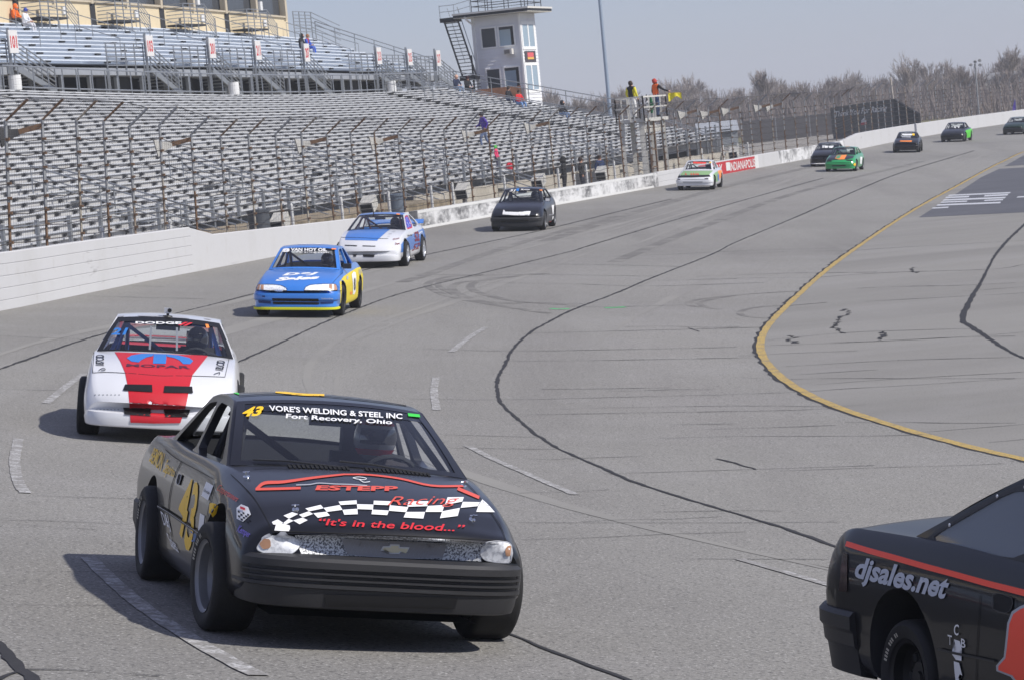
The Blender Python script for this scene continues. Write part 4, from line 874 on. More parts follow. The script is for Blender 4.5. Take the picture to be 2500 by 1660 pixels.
def cabinet(x,y,h,label,o=.9):
    s0_=s_at_y(y); ss=np.arange(s0_-25,s0_+25,.4); s=float(ss[int(np.argmin([abs(proj(PT(q,o,wallf(q)[0][2]+h))[0]-x) for q in ss]))]); p,t,n=wallf(s); c=PT(s,o,p[2]+h); tt=V3((*t,0)); nn=V3((*n,0))
    w=thing('speaker_cabinet',label,'loudspeaker',tuple(c-V3((0,0,h))),'tilted speaker cabinets behind the wall'); up=V3((0,0,1))*.9-tt*.42; up/=np.linalg.norm(up); f=np.cross(up,nn); f/=np.linalg.norm(f)
    MB().box(c,(.62,.46,.38),0,ax=(f,nn,up)).build('box',CABW,parent=w); sg=np.sign((f@(-tt))) or 1
    for k in (-.12,.12): MB().box(c+f*sg*.315+up*k*.75,(.02,.38,.14),0,ax=(f,nn,up)).build('louvre',DARK,parent=w)
    MB().bar(c-V3((0,0,.2)),c-V3((0,0,h)),.1,.1,up=(1,0,0)).build('stand',RUST[1],parent=w)
for x,y,h,l in ((680,90,.9,'tilted grey speaker cabinet right of the dark barrel'),(900,103,1.05,'white speaker cabinet behind the white and blue car roof'),(1128,118,1.05,'white speaker cabinet behind the black hatchback, on its left'),(1318,128,1.0,'white speaker cabinet just right of the black hatchback'),(1470,135,.95,'low white speaker cabinet left of the flag stand'),(1792,158,.95,'white speaker cabinet above the red lettered wall')): cabinet(x,y,h,l)
# white steel bollards along the walkway
for j,x in enumerate((257,412,710,836,950,1053,1110,1230,1365,1402,1430,1500,1715,1765,1800,1828)):
    y=np.interp(x,[0,470,1040,1626,1849],[60,77,101,134,160]); s0_=s_at_y(y); ss=np.arange(s0_-14,s0_+20,.4); s=float(ss[int(np.argmin([abs(proj(PT(q,1.1,wallf(q)[0][2]+1.0))[0]-x) for q in ss]))]); b=PT(s,1.1,wallf(s)[0][2])
    o=MB().tube([b-V3((0,0,.1)),b+V3((0,0,1.38)),b+V3((0,0,1.42))],[.05,.05,.02],8).build('bollard_post',WHITE,org=tuple(b)); tag(o,'slim white steel post behind the wall, %s'%['left of the tall wall joint','at the end of the tall wall','right of the dark barrel','above the white and blue car','beside the grey blue barrel','right of the white and blue car','left of the black hatchback','above the black hatchback','left of the three standing spectators','beside the standing spectators','between the standing spectators','right of the standing spectators','left of the red lettered wall','above the red lettered wall','near the end of the red lettered wall','rightmost of the row'][j],'post','white posts behind the wall')
# ================================================================ people
SKIN=M('skin',(196,150,126),.6)
def skin_mesh(V,E,rad,bones,name,mats,sub=1):
    """V joints, E edges, rad radii, bones: material index per edge; one continuous surface"""
    me=bpy.data.meshes.new(name); me.from_pydata([tuple(map(float,v)) for v in V],E,[]); ob=bpy.data.objects.new(name,me); COL.objects.link(ob)
    sk=ob.modifiers.new('s','SKIN'); sk.use_smooth_shade=True
    sv=me.skin_vertices[0].data
    for i,r in enumerate(rad): sv[i].radius=(r,r) if not hasattr(r,'__len__') else r; sv[i].use_root=(i==0)
    if sub: ss=ob.modifiers.new('u','SUBSURF'); ss.levels=sub; ss.render_levels=sub
    dg=bpy.context.evaluated_depsgraph_get(); m2=bpy.data.meshes.new_from_object(ob.evaluated_get(dg)); bpy.data.objects.remove(ob); bpy.data.meshes.remove(me)
    m2.materials.clear()
    for m in mats: m2.materials.append(m)
    A=np.array([V[a] for a,b in E],float); B=np.array([V[b] for a,b in E],float); AB=B-A; L=(AB*AB).sum(1)+1e-9
    for p in m2.polygons:
        c=np.array(p.center); t=np.clip(((c-A)*AB).sum(1)/L,0,1); d=np.linalg.norm(A+AB*t[:,None]-c,axis=1); p.material_index=bones[int(np.argmin(d))]; p.use_smooth=True
    m2.name=name; return m2
def cloth(rgb): return M('cloth_%d_%d_%d'%rgb,rgb,.9,var=.1,vscale=8)
def person(label,loc,face,pose,top,legs,hair=(60,46,38),hat=None,shoes=(40,38,38),h=1.74,hood=False,arms=None,sleeves=None,group=None,stripes=None):
    """face: heading angle of the chest in radians (0 = +Y); loc: ground under the feet, or the seat surface for a sitter"""
    k=h/1.74; sl=sleeves or top
    if pose=='stand':
        P=dict(pel=(0,0,.95),sp=(0,.01,1.14),ch=(0,.0,1.34),nk=(0,0,1.5),hd=(0,.02,1.60),ht=(0,.02,1.69),Lh=(-.1,0,.9),Lk=(-.12,.03,.5),La=(-.12,0,.09),Lt=(-.13,.15,.04),Rh=(.1,0,.9),Rk=(.12,.04,.5),Ra=(.12,-.02,.09),Rt=(.13,.13,.04),Ls=(-.19,0,1.42),Le=(-.27,-.02,1.16),Lw=(-.26,.1,.94),Lf=(-.25,.14,.86),Rs=(.19,0,1.42),Re=(.27,-.02,1.16),Rw=(.26,.1,.94),Rf=(.25,.14,.86))
    elif pose=='walk':
        P=dict(pel=(0,0,.93),sp=(0,.04,1.13),ch=(0,.08,1.33),nk=(0,.1,1.48),hd=(0,.13,1.58),ht=(0,.14,1.67),Lh=(-.1,0,.88),Lk=(-.11,.28,.58),La=(-.11,.26,.16),Lt=(-.12,.4,.12),Rh=(.1,0,.88),Rk=(.11,-.06,.48),Ra=(.11,-.28,.12),Rt=(.12,-.16,.04),Ls=(-.19,.08,1.41),Le=(-.27,-.06,1.18),Lw=(-.25,.05,.97),Lf=(-.24,.1,.92),Rs=(.19,.08,1.41),Re=(.27,.14,1.16),Rw=(.25,.34,1.06),Rf=(.24,.4,1.05))
    else:
        P=dict(pel=(0,0,.1),sp=(0,.03,.3),ch=(0,.08,.5),nk=(0,.12,.65),hd=(0,.16,.75),ht=(0,.17,.84),Lh=(-.1,.05,.1),Lk=(-.14,.45,.12),La=(-.14,.48,-.32),Lt=(-.15,.62,-.38),Rh=(.1,.05,.1),Rk=(.14,.44,.13),Ra=(.15,.52,-.31),Rt=(.16,.66,-.37),Ls=(-.19,.08,.58),Le=(-.26,.16,.33),Lw=(-.13,.36,.24),Lf=(-.06,.42,.22),Rs=(.19,.08,.58),Re=(.26,.16,.33),Rw=(.13,.36,.24),Rf=(.06,.42,.22))
    if arms: P.update(arms)
    J=list(P); V=[np.array(P[j])*k for j in J]; ix={j:i for i,j in enumerate(J)}
    ch=[('pel','sp',0),('sp','ch',0),('ch','nk',0),('nk','hd',2),('hd','ht',2),('pel','Lh',1),('Lh','Lk',1),('Lk','La',1),('La','Lt',3),('pel','Rh',1),('Rh','Rk',1),('Rk','Ra',1),('Ra','Rt',3),('ch','Ls',0),('Ls','Le',4),('Le','Lw',4),('Lw','Lf',2),('ch','Rs',0),('Rs','Re',4),('Re','Rw',4),('Rw','Rf',2)]
    rd=dict(pel=(.17,.12),sp=(.16,.115),ch=(.18,.125),nk=.06,hd=(.085,.1),ht=(.07,.08),Lh=.1,Lk=.068,La=.05,Lt=.04,Rh=.1,Rk=.068,Ra=.05,Rt=.04,Ls=.075,Le=.055,Lw=.042,Lf=.035,Rs=.075,Re=.055,Rw=.042,Rf=.035)
    mats=[cloth(top),cloth(legs),SKIN if not hood else cloth(top),cloth(shoes),cloth(sl)]
    me=skin_mesh(V,[(ix[a],ix[b]) for a,b,_ in ch],[tuple(x*k for x in (rd[j] if hasattr(rd[j],'__len__') else (rd[j],rd[j]))) for j in J],[m for _,_,m in ch],'person',mats)
    ob=bpy.data.objects.new('person',me); COL.objects.link(ob); ob.location=tuple(float(c) for c in loc); ob.rotation_euler=(0,0,-face); tag(ob,label,'person',group); ORG[ob.name]=(0,0,0)
    hd=np.array(P['hd'])*k
    if hood: MB().lathe([(0,.145*k),(.06*k,.14*k),(.11*k,.08*k),(.125*k,0),(.12*k,-.09*k),(.09*k,-.13*k)],hd+V3((0,-.02,.01)),(0,-.25,1),12).build('hood',cloth(top),parent=ob,smooth=60,local=True); MB().lathe([(0,.03),(.06*k,.02),(.07*k,0)],hd+V3((0,.085*k,0)),(0,1,0),10).build('face',SKIN,parent=ob,smooth=60,local=True)
    else:
        MB().lathe([(0,.13*k),(.06*k,.12*k),(.098*k,.06*k),(.105*k,0),(.1*k,-.05*k)],hd+V3((0,-.022,.012)),(0,-.35,1),12).build('hair' if not hat else 'cap',cloth(hair if not hat else hat),parent=ob,smooth=60,local=True)
        if hat: MB().box(hd+V3((0,.12*k,.05*k)),(.14*k,.12*k,.015)).build('cap_peak',cloth(hat),parent=ob,local=True)
        MB().lathe([(0,.035),(.012,.02),(.016,0)],hd+V3((0,.085*k,-.01)),(0,1,-.2),6).build('nose',SKIN,parent=ob,smooth=60,local=True)
    if stripes:
        for sx in (-1,1): MB().hexa([V3((sx*.05,.128,1.0)),V3((sx*.12,.12,1.0)),V3((sx*.12,.135,1.0)),V3((sx*.05,.143,1.0)),V3((sx*.06,.128,1.42)),V3((sx*.15,.105,1.42)),V3((sx*.15,.12,1.42)),V3((sx*.06,.143,1.42))]).build('reflective_stripe',cloth(stripes),parent=ob,local=True)
    return ob
# ================================================================ race cars
def glass_mat(name,tint,refl=1.0,milk=0.0):
    if name in MATS: return MATS[name]
    m=bpy.data.materials.new(name); m.use_nodes=True; nt=m.node_tree; nt.nodes.clear()
    o=nt.nodes.new('ShaderNodeOutputMaterial'); t=nt.nodes.new('ShaderNodeBsdfTransparent'); g=nt.nodes.new('ShaderNodeBsdfGlossy'); f=nt.nodes.new('ShaderNodeFresnel'); mx=nt.nodes.new('ShaderNodeMixShader')
    t.inputs[0].default_value=(*tint,1); g.inputs[0].default_value=(refl,refl,refl,1); g.inputs['Roughness'].default_value=.03; f.inputs[0].default_value=1.5
    nt.links.new(f.outputs[0],mx.inputs[0]); nt.links.new(t.outputs[0],mx.inputs[1]); nt.links.new(g.outputs[0],mx.inputs[2]); nt.links.new(mx.outputs[0],o.inputs[0]); m.diffuse_color=(*tint,.4)
    if milk:
        df=nt.nodes.new('ShaderNodeBsdfDiffuse'); df.inputs[0].default_value=(.55,.57,.6,1); m2=nt.nodes.new('ShaderNodeMixShader'); m2.inputs[0].default_value=milk; nt.links.new(mx.outputs[0],m2.inputs[1]); nt.links.new(df.outputs[0],m2.inputs[2]); nt.links.new(m2.outputs[0],o.inputs[0])
    MATS[name]=m; return m
GLASS=glass_mat('windscreen_glass',(.90,.93,.93)); TINT=glass_mat('tinted_strip_glass',(.10,.12,.15)); LEXAN=glass_mat('painted_sheen_plastic_window',(.62,.66,.70),milk=.16)  # milk on the plastic window paints in its whitish reflection as diffuse grey
RUBBER=M('tyre_rubber',(26,26,27),.75,var=.25,vscale=5,bump=.15,bscale=30)
SIDEW=M('tyre_sidewall',(30,30,31),.6,var=.15,vscale=6)
RIMG=M('grey_steel_rim',(128,129,132),.4,.4,var=.1,vscale=6); RIMB=M('black_rim',(26,26,28),.5); RIMW=M('pale_alloy_rim',(206,208,212),.3,.6)
INTER=M('black_interior',(40,41,45),.85,var=.2,vscale=6); BELTR=M('red_harness',(170,36,40),.8)
PLASTB=M('black_bumper_plastic',(40,40,42),.55,var=.12,vscale=4,bump=.05,bscale=120)
def paint(name,rgb,var=.03): return M('paint_'+name,rgb,.3,var=var,vscale=1.5,coat=.8 if sum(rgb)>150 else .45,spec=.5 if sum(rgb)>150 else .2)
CHROME=M('chrome',(210,212,216),.15,1.0)
def pchip(xs,ys,x):
    xs=np.asarray(xs,float); ys=np.asarray(ys,float); h=np.diff(xs); d=np.diff(ys)/h; m=np.zeros(len(xs)); m[0]=d[0]; m[-1]=d[-1]
    for i in range(1,len(xs)-1):
        if d[i-1]*d[i]>0: m[i]=2*d[i-1]*d[i]/(d[i-1]+d[i])
    i=np.clip(np.searchsorted(xs,x)-1,0,len(h)-1); t=(x-xs[i])/h[i]
    return (2*t**3-3*t**2+1)*ys[i]+(t**3-2*t**2+t)*h[i]*m[i]+(-2*t**3+3*t**2)*ys[i+1]+(t**3-t**2)*h[i]*m[i+1]
def fill2d(polys,th):
    cu=bpy.data.curves.new('f','CURVE'); cu.dimensions='2D'; cu.fill_mode='BOTH'; cu.extrude=th/2
    for P in polys:
        sp=cu.splines.new('POLY'); sp.points.add(len(P)-1); sp.use_cyclic_u=True
        for i,(x,y) in enumerate(P): sp.points[i].co=(x,y,0,1)
    ob=bpy.data.objects.new('f',cu); COL.objects.link(ob); me=bpy.data.meshes.new_from_object(ob.evaluated_get(bpy.context.evaluated_depsgraph_get()))
    v=[tuple(q.co) for q in me.vertices]; f=[tuple(p.vertices) for p in me.polygons]; bpy.data.objects.remove(ob); bpy.data.curves.remove(cu); bpy.data.meshes.remove(me); return v,f
def dens(P,step=.08,closed=True):
    out=[]; n=len(P)
    for i in range(n if closed else n-1):
        a=np.array(P[i],float); b=np.array(P[(i+1)%n],float); k=max(1,int(np.linalg.norm(b-a)/step))
        for j in range(k): out.append(tuple(a+(b-a)*j/k))
    return out
def chaikin(P,n=2,k=.12):
    for _ in range(n):
        Q=[]
        for i in range(len(P)):
            a=np.array(P[i],float); b=np.array(P[(i+1)%len(P)],float); Q+=[tuple(a*(1-k)+b*k),tuple(a*k+b*(1-k))]
        P=Q
    return P
def tidy(me):
    bm=bmesh.new(); bm.from_mesh(me); bmesh.ops.remove_doubles(bm,verts=bm.verts[:],dist=1e-5); bmesh.ops.dissolve_degenerate(bm,dist=1e-6,edges=bm.edges[:]); bmesh.ops.recalc_face_normals(bm,faces=bm.faces[:]); bm.to_mesh(me); bm.free()
def boolean(ob,cutters):
    par=ob.parent; ob.parent=None
    for o in [ob]+cutters: tidy(o.data)
    for c in cutters:
        m=ob.modifiers.new('b','BOOLEAN'); m.operation='DIFFERENCE'; m.object=c; m.solver='EXACT'
    dg=bpy.context.evaluated_depsgraph_get(); me=bpy.data.meshes.new_from_object(ob.evaluated_get(dg))
    ob.parent=par
    old=ob.data; ob.modifiers.clear(); ob.data=me; bpy.data.meshes.remove(old)
    for c in cutters: d=c.data; bpy.data.objects.remove(c); bpy.data.meshes.remove(d)
BODY={
 'notch':dict(wb=2.57,R=.29,tw=.23,tr=.715,bow=.12,st=[(-3.66,.40,.55,.70,.02,.70,.62),(-3.55,.30,.58,.845,.02,.765,.66),(-3.3,.24,.60,.885,.03,.785,.68),(-2.57,.18,.60,.89,.03,.79,.69),(-1.5,.15,.58,.86,.03,.79,.70),(-.45,.15,.56,.845,.05,.79,.69),(0,.17,.54,.79,.06,.785,.675),(.45,.2,.50,.70,.06,.77,.655),(.68,.22,.46,.625,.045,.755,.63),(.76,.25,.45,.60,.03,.74,.615),(.80,.28,.44,.57,.01,.71,.59)],
   A0=(-.42,.665,.85),A1=(-1.12,.535,1.185),R1=(-1.93,.54,1.19),C0=(-2.78,.60,.885),xB=-1.62,wbow=.17),
 'integra':dict(wb=2.55,R=.295,tw=.2,tr=.735,bow=.16,st=[(-3.45,.40,.55,.72,.02,.70,.62),(-3.35,.30,.58,.86,.02,.79,.66),(-3.1,.24,.60,.90,.03,.825,.68),(-2.55,.19,.60,.90,.03,.84,.70),(-1.5,.16,.58,.87,.03,.845,.73),(-.5,.16,.56,.85,.05,.845,.72),(0,.17,.53,.79,.06,.84,.71),(.45,.18,.50,.70,.06,.83,.69),(.70,.2,.46,.61,.045,.815,.67),(.80,.21,.42,.56,.03,.80,.65),(.86,.23,.40,.50,.01,.77,.62)],
   A0=(-.48,.70,.855),A1=(-1.15,.55,1.255),R1=(-1.95,.55,1.255),C0=(-2.75,.62,.89),xB=-1.65,wbow=.17),
 'daytona':dict(wb=2.46,R=.31,tw=.22,tr=.765,bow=.2,st=[(-3.4,.40,.55,.78,.02,.72,.60),(-3.28,.28,.56,.88,.02,.79,.66),(-2.46,.19,.56,.88,.03,.83,.72),(-1.3,.17,.54,.87,.03,.83,.76),(-.5,.17,.52,.86,.05,.83,.765),(0,.18,.50,.80,.06,.82,.76),(.42,.19,.47,.70,.065,.81,.74),(.72,.21,.43,.60,.06,.80,.72),(.90,.23,.38,.51,.04,.78,.69),(.97,.25,.34,.45,.02,.755,.66),(1.0,.27,.33,.41,.01,.73,.63)],
   A0=(-.5,.745,.855),A1=(-1.2,.565,1.215),R1=(-1.95,.57,1.215),C0=(-3.05,.63,.885),xB=-1.75,wbow=.2),
 'crx':dict(wb=2.3,R=.285,tw=.2,tr=.725,bow=.17,st=[(-3.0,.36,.55,.84,.01,.76,.66),(-2.93,.28,.56,.90,.02,.80,.69),(-2.3,.18,.57,.90,.03,.825,.71),(-1.3,.15,.55,.86,.03,.83,.72),(-.45,.15,.53,.84,.05,.83,.715),(0,.16,.51,.77,.06,.825,.71),(.42,.17,.48,.675,.06,.81,.69),(.62,.19,.45,.60,.045,.80,.67),(.74,.2,.41,.53,.03,.78,.64),(.79,.22,.39,.48,.01,.75,.61)],
   A0=(-.45,.69,.845),A1=(-1.05,.56,1.225),R1=(-2.1,.57,1.215),C0=(-2.88,.65,.905),xB=-1.55,wbow=.17),
}
BODY['boxhatch']=dict(BODY['integra'],bow=.1)
class Car:
    def __init__(s,name,label,kind,pos,ang,cols,group='race cars on the track',roll=0,pitch=0,dz=0,rim=None,wheel_tw=None,wall_arch=.345,lod=0,scale=1.0):
        s.B=dict(BODY[kind],**cols.get('over',{})); s.lod=lod; B=s.B
        s.root=thing(name,label,'race car',(0,0,0),group)
        o,f,l,u=car_frame(pos[0],pos[1],ang,B['wb'])
        s.M=Matrix(((f[0],l[0],u[0],o[0]),(f[1],l[1],u[1],o[1]),(f[2],l[2],u[2],o[2]),(0,0,0,1))); s.M=s.M@Matrix.Rotation(math.radians(cols.get('lean',0)),4,'X')@Matrix.Scale(scale,4); s.root.matrix_world=s.M; s.Mi=s.M.inverted()
        s.BM=Matrix.Translation((0,0,dz))@Matrix.Rotation(math.radians(roll),4,'X')@Matrix.Rotation(math.radians(-pitch),4,'Y'); s.cols=cols
        s.parts={}; s.bv={}
        s.body(wall_arch); s.greenhouse(); s.wheels(rim or RIMB,wheel_tw)
    def put(s,mb,name,mats,parent=None,smooth=None,body=True):
        if body: mb.v=[tuple(s.BM@Vector(v)) for v in mb.v]
        ob=mb.build(name,mats,parent=parent or s.root,smooth=smooth,local=True); s.parts.setdefault(name,ob); return ob
    def zt(s,x): return float(pchip([q[0] for q in s.B['st']],[q[3] for q in s.B['st']],x))
    def par(s,x,k): return float(pchip([q[0] for q in s.B['st']],[q[k] for q in s.B['st']],x))
    def body(s,ra,up=.03):
        B=s.B; xs=[q[0] for q in B['st']]; x0,x1=xs[0],xs[-1]; N=30 if s.lod else 64
        X=np.unique(np.r_[x0+(x1-x0)*(.5-.5*np.cos(np.linspace(0,math.pi,N))),np.linspace(x0,x1,N//2)]); X=X[np.r_[True,np.diff(X)>.004]]
        rings=[]
        for x in X:
            zb,zs,zt,cr,w,wt=[float(pchip(xs,[q[k] for q in B['st']],x)) for k in range(1,7)]
            L=lambda t:w+(wt-w)*t
            h=[(0,zb),(w*.6,zb),(w*.86,zb),(w*.94,zb+.02),(w*.975,zb+.06),(w*.988,zb+.3*(zs-zb)),(w*.997,zb+.65*(zs-zb)),(w,zs),(L(.08),zs+.25*(zt-zs)),(L(.2),zs+.45*(zt-zs)),(L(.42),zs+.68*(zt-zs)),(L(.66),zs+.85*(zt-zs)),(L(.86),zs+.96*(zt-zs)),(L(1.03),zt+.004)]
            for t in (.93,.82,.66,.5,.33,.16,0): h.append((wt*t,zt+cr*(1-t**2.2)))
            ring=[(y,z) for y,z in h]+[(-y,z) for y,z in h[-2:0:-1]]
            bf=min(1,max(0,(x-.15)/(x1-.15))); br=min(1,max(0,(x0+.7-x)/.7)); bf=bf*bf*(3-2*bf); br=br*br
            rings.append([(x-B['bow']*bf*(abs(y)/w)**2.4+.08*br*(abs(y)/w)**2.4,y,z) for y,z in ring])
        n=len(rings[0]); mb=MB(); vs=[p for r in rings for p in r]; fs=[]
        for i in range(len(rings)-1):
            for j in range(n): fs.append((i*n+j,i*n+(j+1)%n,(i+1)*n+(j+1)%n,(i+1)*n+j))
        fs.append(tuple(range(n))[::-1]); fs.append(tuple(range((len(rings)-1)*n,len(rings)*n)))
        mb.add(vs,fs); ob=s.put(mb,'body',[s.cols['body'],INTER],smooth=40,body=False)
        cuts=[]
        def cutter(mb2):
            me=mb2.mesh('c',[s.cols['body'],INTER]); tidy(me); me.polygons.foreach_set('material_index',[1]*len(me.polygons)); c=bpy.data.objects.new('c',me); COL.objects.link(c); return c
        for xw in (0,-B['wb']):
            for sg in (-1,1):
                w=s.par(xw,5); cuts.append(cutter(MB().lathe([(0,-.0),(ra,-.0),(ra,.55),(0,.55)],(xw,sg*(w-.27),B['R']+s.cols.get('arch_up',.03)),(0,sg,0),36)))
        a=B['A0'][0]-.03; c=max(B['C0'][0]+.10,-B['wb']+ra+.06)
        pl=[]
        for x in np.linspace(c,a,9): pl.append((x,s.par(x,6)-.075))
        poly=[(x,-y) for x,y in pl]+[(x,y) for x,y in pl[::-1]]
        cuts.append(cutter(MB().prism(poly,.28,1.5)))
        pl=[(x,s.par(x,6)-.085) for x in np.linspace(B['C0'][0]+.12,c+.03,5)]; cuts.append(cutter(MB().prism([(x,-y) for x,y in pl]+[(x,y) for x,y in pl[::-1]],B['R']+s.cols.get('arch_up',.03)+ra+.03,1.5)))
        boolean(ob,cuts); me=ob.data
        me.polygons.foreach_set('use_smooth',[True]*len(me.polygons)); me.set_sharp_from_angle(angle=math.radians(38)); me.transform(s.BM)
        s.bvh('body',ob)
    def bvh(s,key,ob):
        me=ob.data; s.bv[key]=BVHTree.FromPolygons([v.co.copy() for v in me.vertices],[tuple(p.vertices) for p in me.polygons])
    def patch(s,f,u0,u1,v0,v1,nu,nv,lift=0.0):
        G=[]
        for i in range(nv+1):
            v=v0+(v1-v0)*i/nv; G.append([f(u0+(u1-u0)*j/nu,v,lift) for j in range(nu+1)])
        return G
    def ws(s,u,v,lift=0):   # windscreen surface: u -1..1 right to left, v 0 bottom .. 1 top
        A0,A1,b=s.B['A0'],s.B['A1'],s.B['wbow']; y0=A0[1]*u; y1=A1[1]*u; k=1-abs(u)**2.2
        p0=V3((A0[0]+b*k,y0,A0[2]+.035*k)); p1=V3((A1[0]+b*.5*k,y1,A1[2]+.035*k)); bulge=math.sin(v*math.pi)*.02
        return p0+(p1-p0)*v+V3((.6,0,.8))*(bulge+lift)
    def rw(s,u,v,lift=0):   # rear screen
        A0,A1=s.B['C0'],s.B['R1']; k=1-abs(u)**2.2
        p0=V3((A0[0]-.10*k,A0[1]*u,A0[2]+.03*k)); p1=V3((A1[0]-.06*k,A1[1]*u,A1[2]+.035*k)); return p0+(p1-p0)*v+V3((-.5,0,.86))*(math.sin(v*math.pi)*.015+lift)
    def rf(s,u,v,lift=0):   # roof
        A1,R1,b=s.B['A1'],s.B['R1'],s.B['wbow']; k=1-abs(u)**2.2
        p0=V3((A1[0]+b*.5*k,A1[1]*u,A1[2]+.035*k)); p1=V3((R1[0]-.06*k,R1[1]*u,R1[2]+.035*k)); p=p0+(p1-p0)*v; return p+V3((0,0,1))*(.03*math.sin(v*math.pi)+lift)
    def sf(s,x,z):          # side frame: half width at x,z
        A0,A1=s.B['A0'],s.B['A1']; t=(z-A0[2])/(A1[2]-A0[2]); yb=s.par(min(max(x,s.B['st'][0][0]),s.B['st'][-1][0]),6)-.015; return yb+(A1[1]+.012-yb)*min(1.05,max(-.4,t))
    def greenhouse(s):
        B=s.B; A0,A1,R1,C0,xB=B['A0'],B['A1'],B['R1'],B['C0'],B['xB']; nu=8 if s.lod else 18
        s.put(MB().grid(s.patch(s.ws,-.93,.93,.05,.95,nu,8)),'windscreen',GLASS,smooth=60); tmp=MB().grid(s.patch(s.ws,-1.08,1.08,-.05,1.05,24,12,lift=.002)); s.bv['ws']=BVHTree.FromPolygons([s.BM@Vector(v) for v in tmp.v],tmp.f)
        fr=MB()
        for a in ((-1.0,-.92,0,1,2,8),(.92,1.0,0,1,2,8),(-.93,.93,0,.06,nu,2),(-.93,.93,.94,1,nu,2)): fr.grid(s.patch(s.ws,*a,lift=.004))
        s.put(fr,'windscreen_frame',s.cols.get('wsframe',s.cols['body']),smooth=60)
        r=s.put(MB().grid(s.patch(s.rf,-1.0,1.0,0,1,nu,10)),'roof',s.cols.get('roof',s.cols['body']),smooth=60); s.bvh('roof',r)
        s.put(MB().grid(s.patch(s.rf,-.97,.97,.02,.98,6,4,lift=-.03),flip=True),'headliner',INTER)
        if s.cols.get('rear_glass',True): s.put(MB().grid(s.patch(s.rw,-.93,.93,.06,.94,6,4)),'rear_screen',GLASS,smooth=60)
        fr=MB()
        for a in ((-1.0,-.9,0,1,2,6),(.9,1.0,0,1,2,6),(-.93,.93,0,.08,6,2),(-.93,.93,.92,1,6,2)): fr.grid(s.patch(s.rw,*a,lift=.003))
        s.put(fr,'rear_screen_frame',s.cols.get('roof',s.cols['body']),smooth=60)
        bz=lambda x:s.zt(x)-.012
        roofc=lambda t:(A1[0]+(R1[0]-A1[0])*t,A1[2]+(R1[2]-A1[2])*t+.03*math.sin(t*math.pi))
        outer=[(A0[0]+.02,A0[2]-.02)]+[roofc(t) for t in np.linspace(0,1,7)]+[(C0[0],C0[2]-.01)]+[(x,bz(x)) for x in np.linspace(C0[0]+.1,A0[0]-.05,8)]
        zt_=A1[2]-.035; fA=lambda z:A0[0]+(A1[0]-A0[0])*(z-A0[2])/(A1[2]-A0[2])
        h1=[(fA(A0[2]+.03)-.08,bz(A0[0])+.012),(fA(zt_)-.055,zt_),(xB+.03,zt_+.02),(xB+.045,bz(xB)+.012)]
        fC=lambda z:R1[0]+(C0[0]-R1[0])*(R1[2]-z)/(R1[2]-C0[2])
        h2=[(xB-.035,bz(xB)+.012),(xB-.045,zt_+.02),(fC(zt_)+.08,zt_),(fC(bz(xB)+.03)+s.cols.get('cp',.2),bz(xB)+.02)]
        s.h1,s.h2=h1,h2
        H=[chaikin(h1,2),chaikin(h2,2)]
        v,f=fill2d([dens(outer,.1)]+H,.05)
        for sg in (-1,1):
            mb=MB(); mb.add([(x,sg*(s.sf(x,z)-.02+w),z) for x,z,w in v],[q if sg<0 else q[::-1] for q in f]); s.put(mb,'side_frame',s.cols.get('frame',s.cols['body']),smooth=30)
        # dash, seat, cage
        mb=MB(); mb.hexa([(A0[0]-.42,-.6,A0[2]-.16),(A0[0]+.02,-.62,A0[2]-.16),(A0[0]+.02,.62,A0[2]-.16),(A0[0]-.42,.6,A0[2]-.16),(A0[0]-.36,-.6,A0[2]-.03),(A0[0]+.1,-.6,A0[2]-.02),(A0[0]+.1,.6,A0[2]-.02),(A0[0]-.36,.6,A0[2]-.03)]); s.put(mb,'dashboard',INTER)
        cg=s.cols.get('cage',INTER); r=.024; n=6; zr=A1[2]-.05; xh=xB+.06
        def tube(P,nm='cage_tube',rr=r): s.put(MB().tube(P,rr,n),nm,cg,smooth=60)
        tube([(xh,-.56,.3),(xh,-.56,.85),(xh,-.47,zr),(xh,.47,zr),(xh,.56,.85),(xh,.56,.3)],'main_hoop')
        for sg in (-1,1):
            tube([(A0[0]-.22,sg*.6,.4),(A0[0]-.2,sg*.6,A0[2]),(A1[0]-.06,sg*.47,zr),(xh,sg*.47,zr)],'cage_side_bar')
            tube([(xh,sg*.46,zr),(C0[0]+.25,sg*.5,.6)],'cage_rear_stay')
            if not s.lod: tube([(A0[0]-.2,sg*.62,.62),(xh,sg*.6,.62)],'door_bar'); tube([(A0[0]-.2,sg*.62,.45),(xh,sg*.6,.75)],'door_bar')
        tube([(xh,-.5,zr-.02),(xh,.52,.45)],'cage_diagonal'); tube([(xh,-.55,.7),(xh,.55,.7)],'harness_bar'); tube([(A0[0]-.2,-.6,A0[2]-.03),(A0[0]-.2,.6,A0[2]-.03)],'dash_bar')
        sx=-1.32
        mb=MB(); mb.hexa([(sx-.25,.1,.3),(sx+.25,.1,.3),(sx+.25,.56,.3),(sx-.25,.56,.3),(sx-.25,.1,.42),(sx+.28,.1,.44),(sx+.28,.56,.44),(sx-.25,.56,.42)]); mb.hexa([(sx-.3,.1,.4),(sx-.18,.1,.4),(sx-.18,.56,.4),(sx-.3,.56,.4),(sx-.42,.14,.92),(sx-.34,.14,.92),(sx-.34,.52,.92),(sx-.42,.52,.92)]); mb.box((sx-.4,.33,1.0),(.08,.26,.18)); s.put(mb,'seat',INTER,smooth=40)
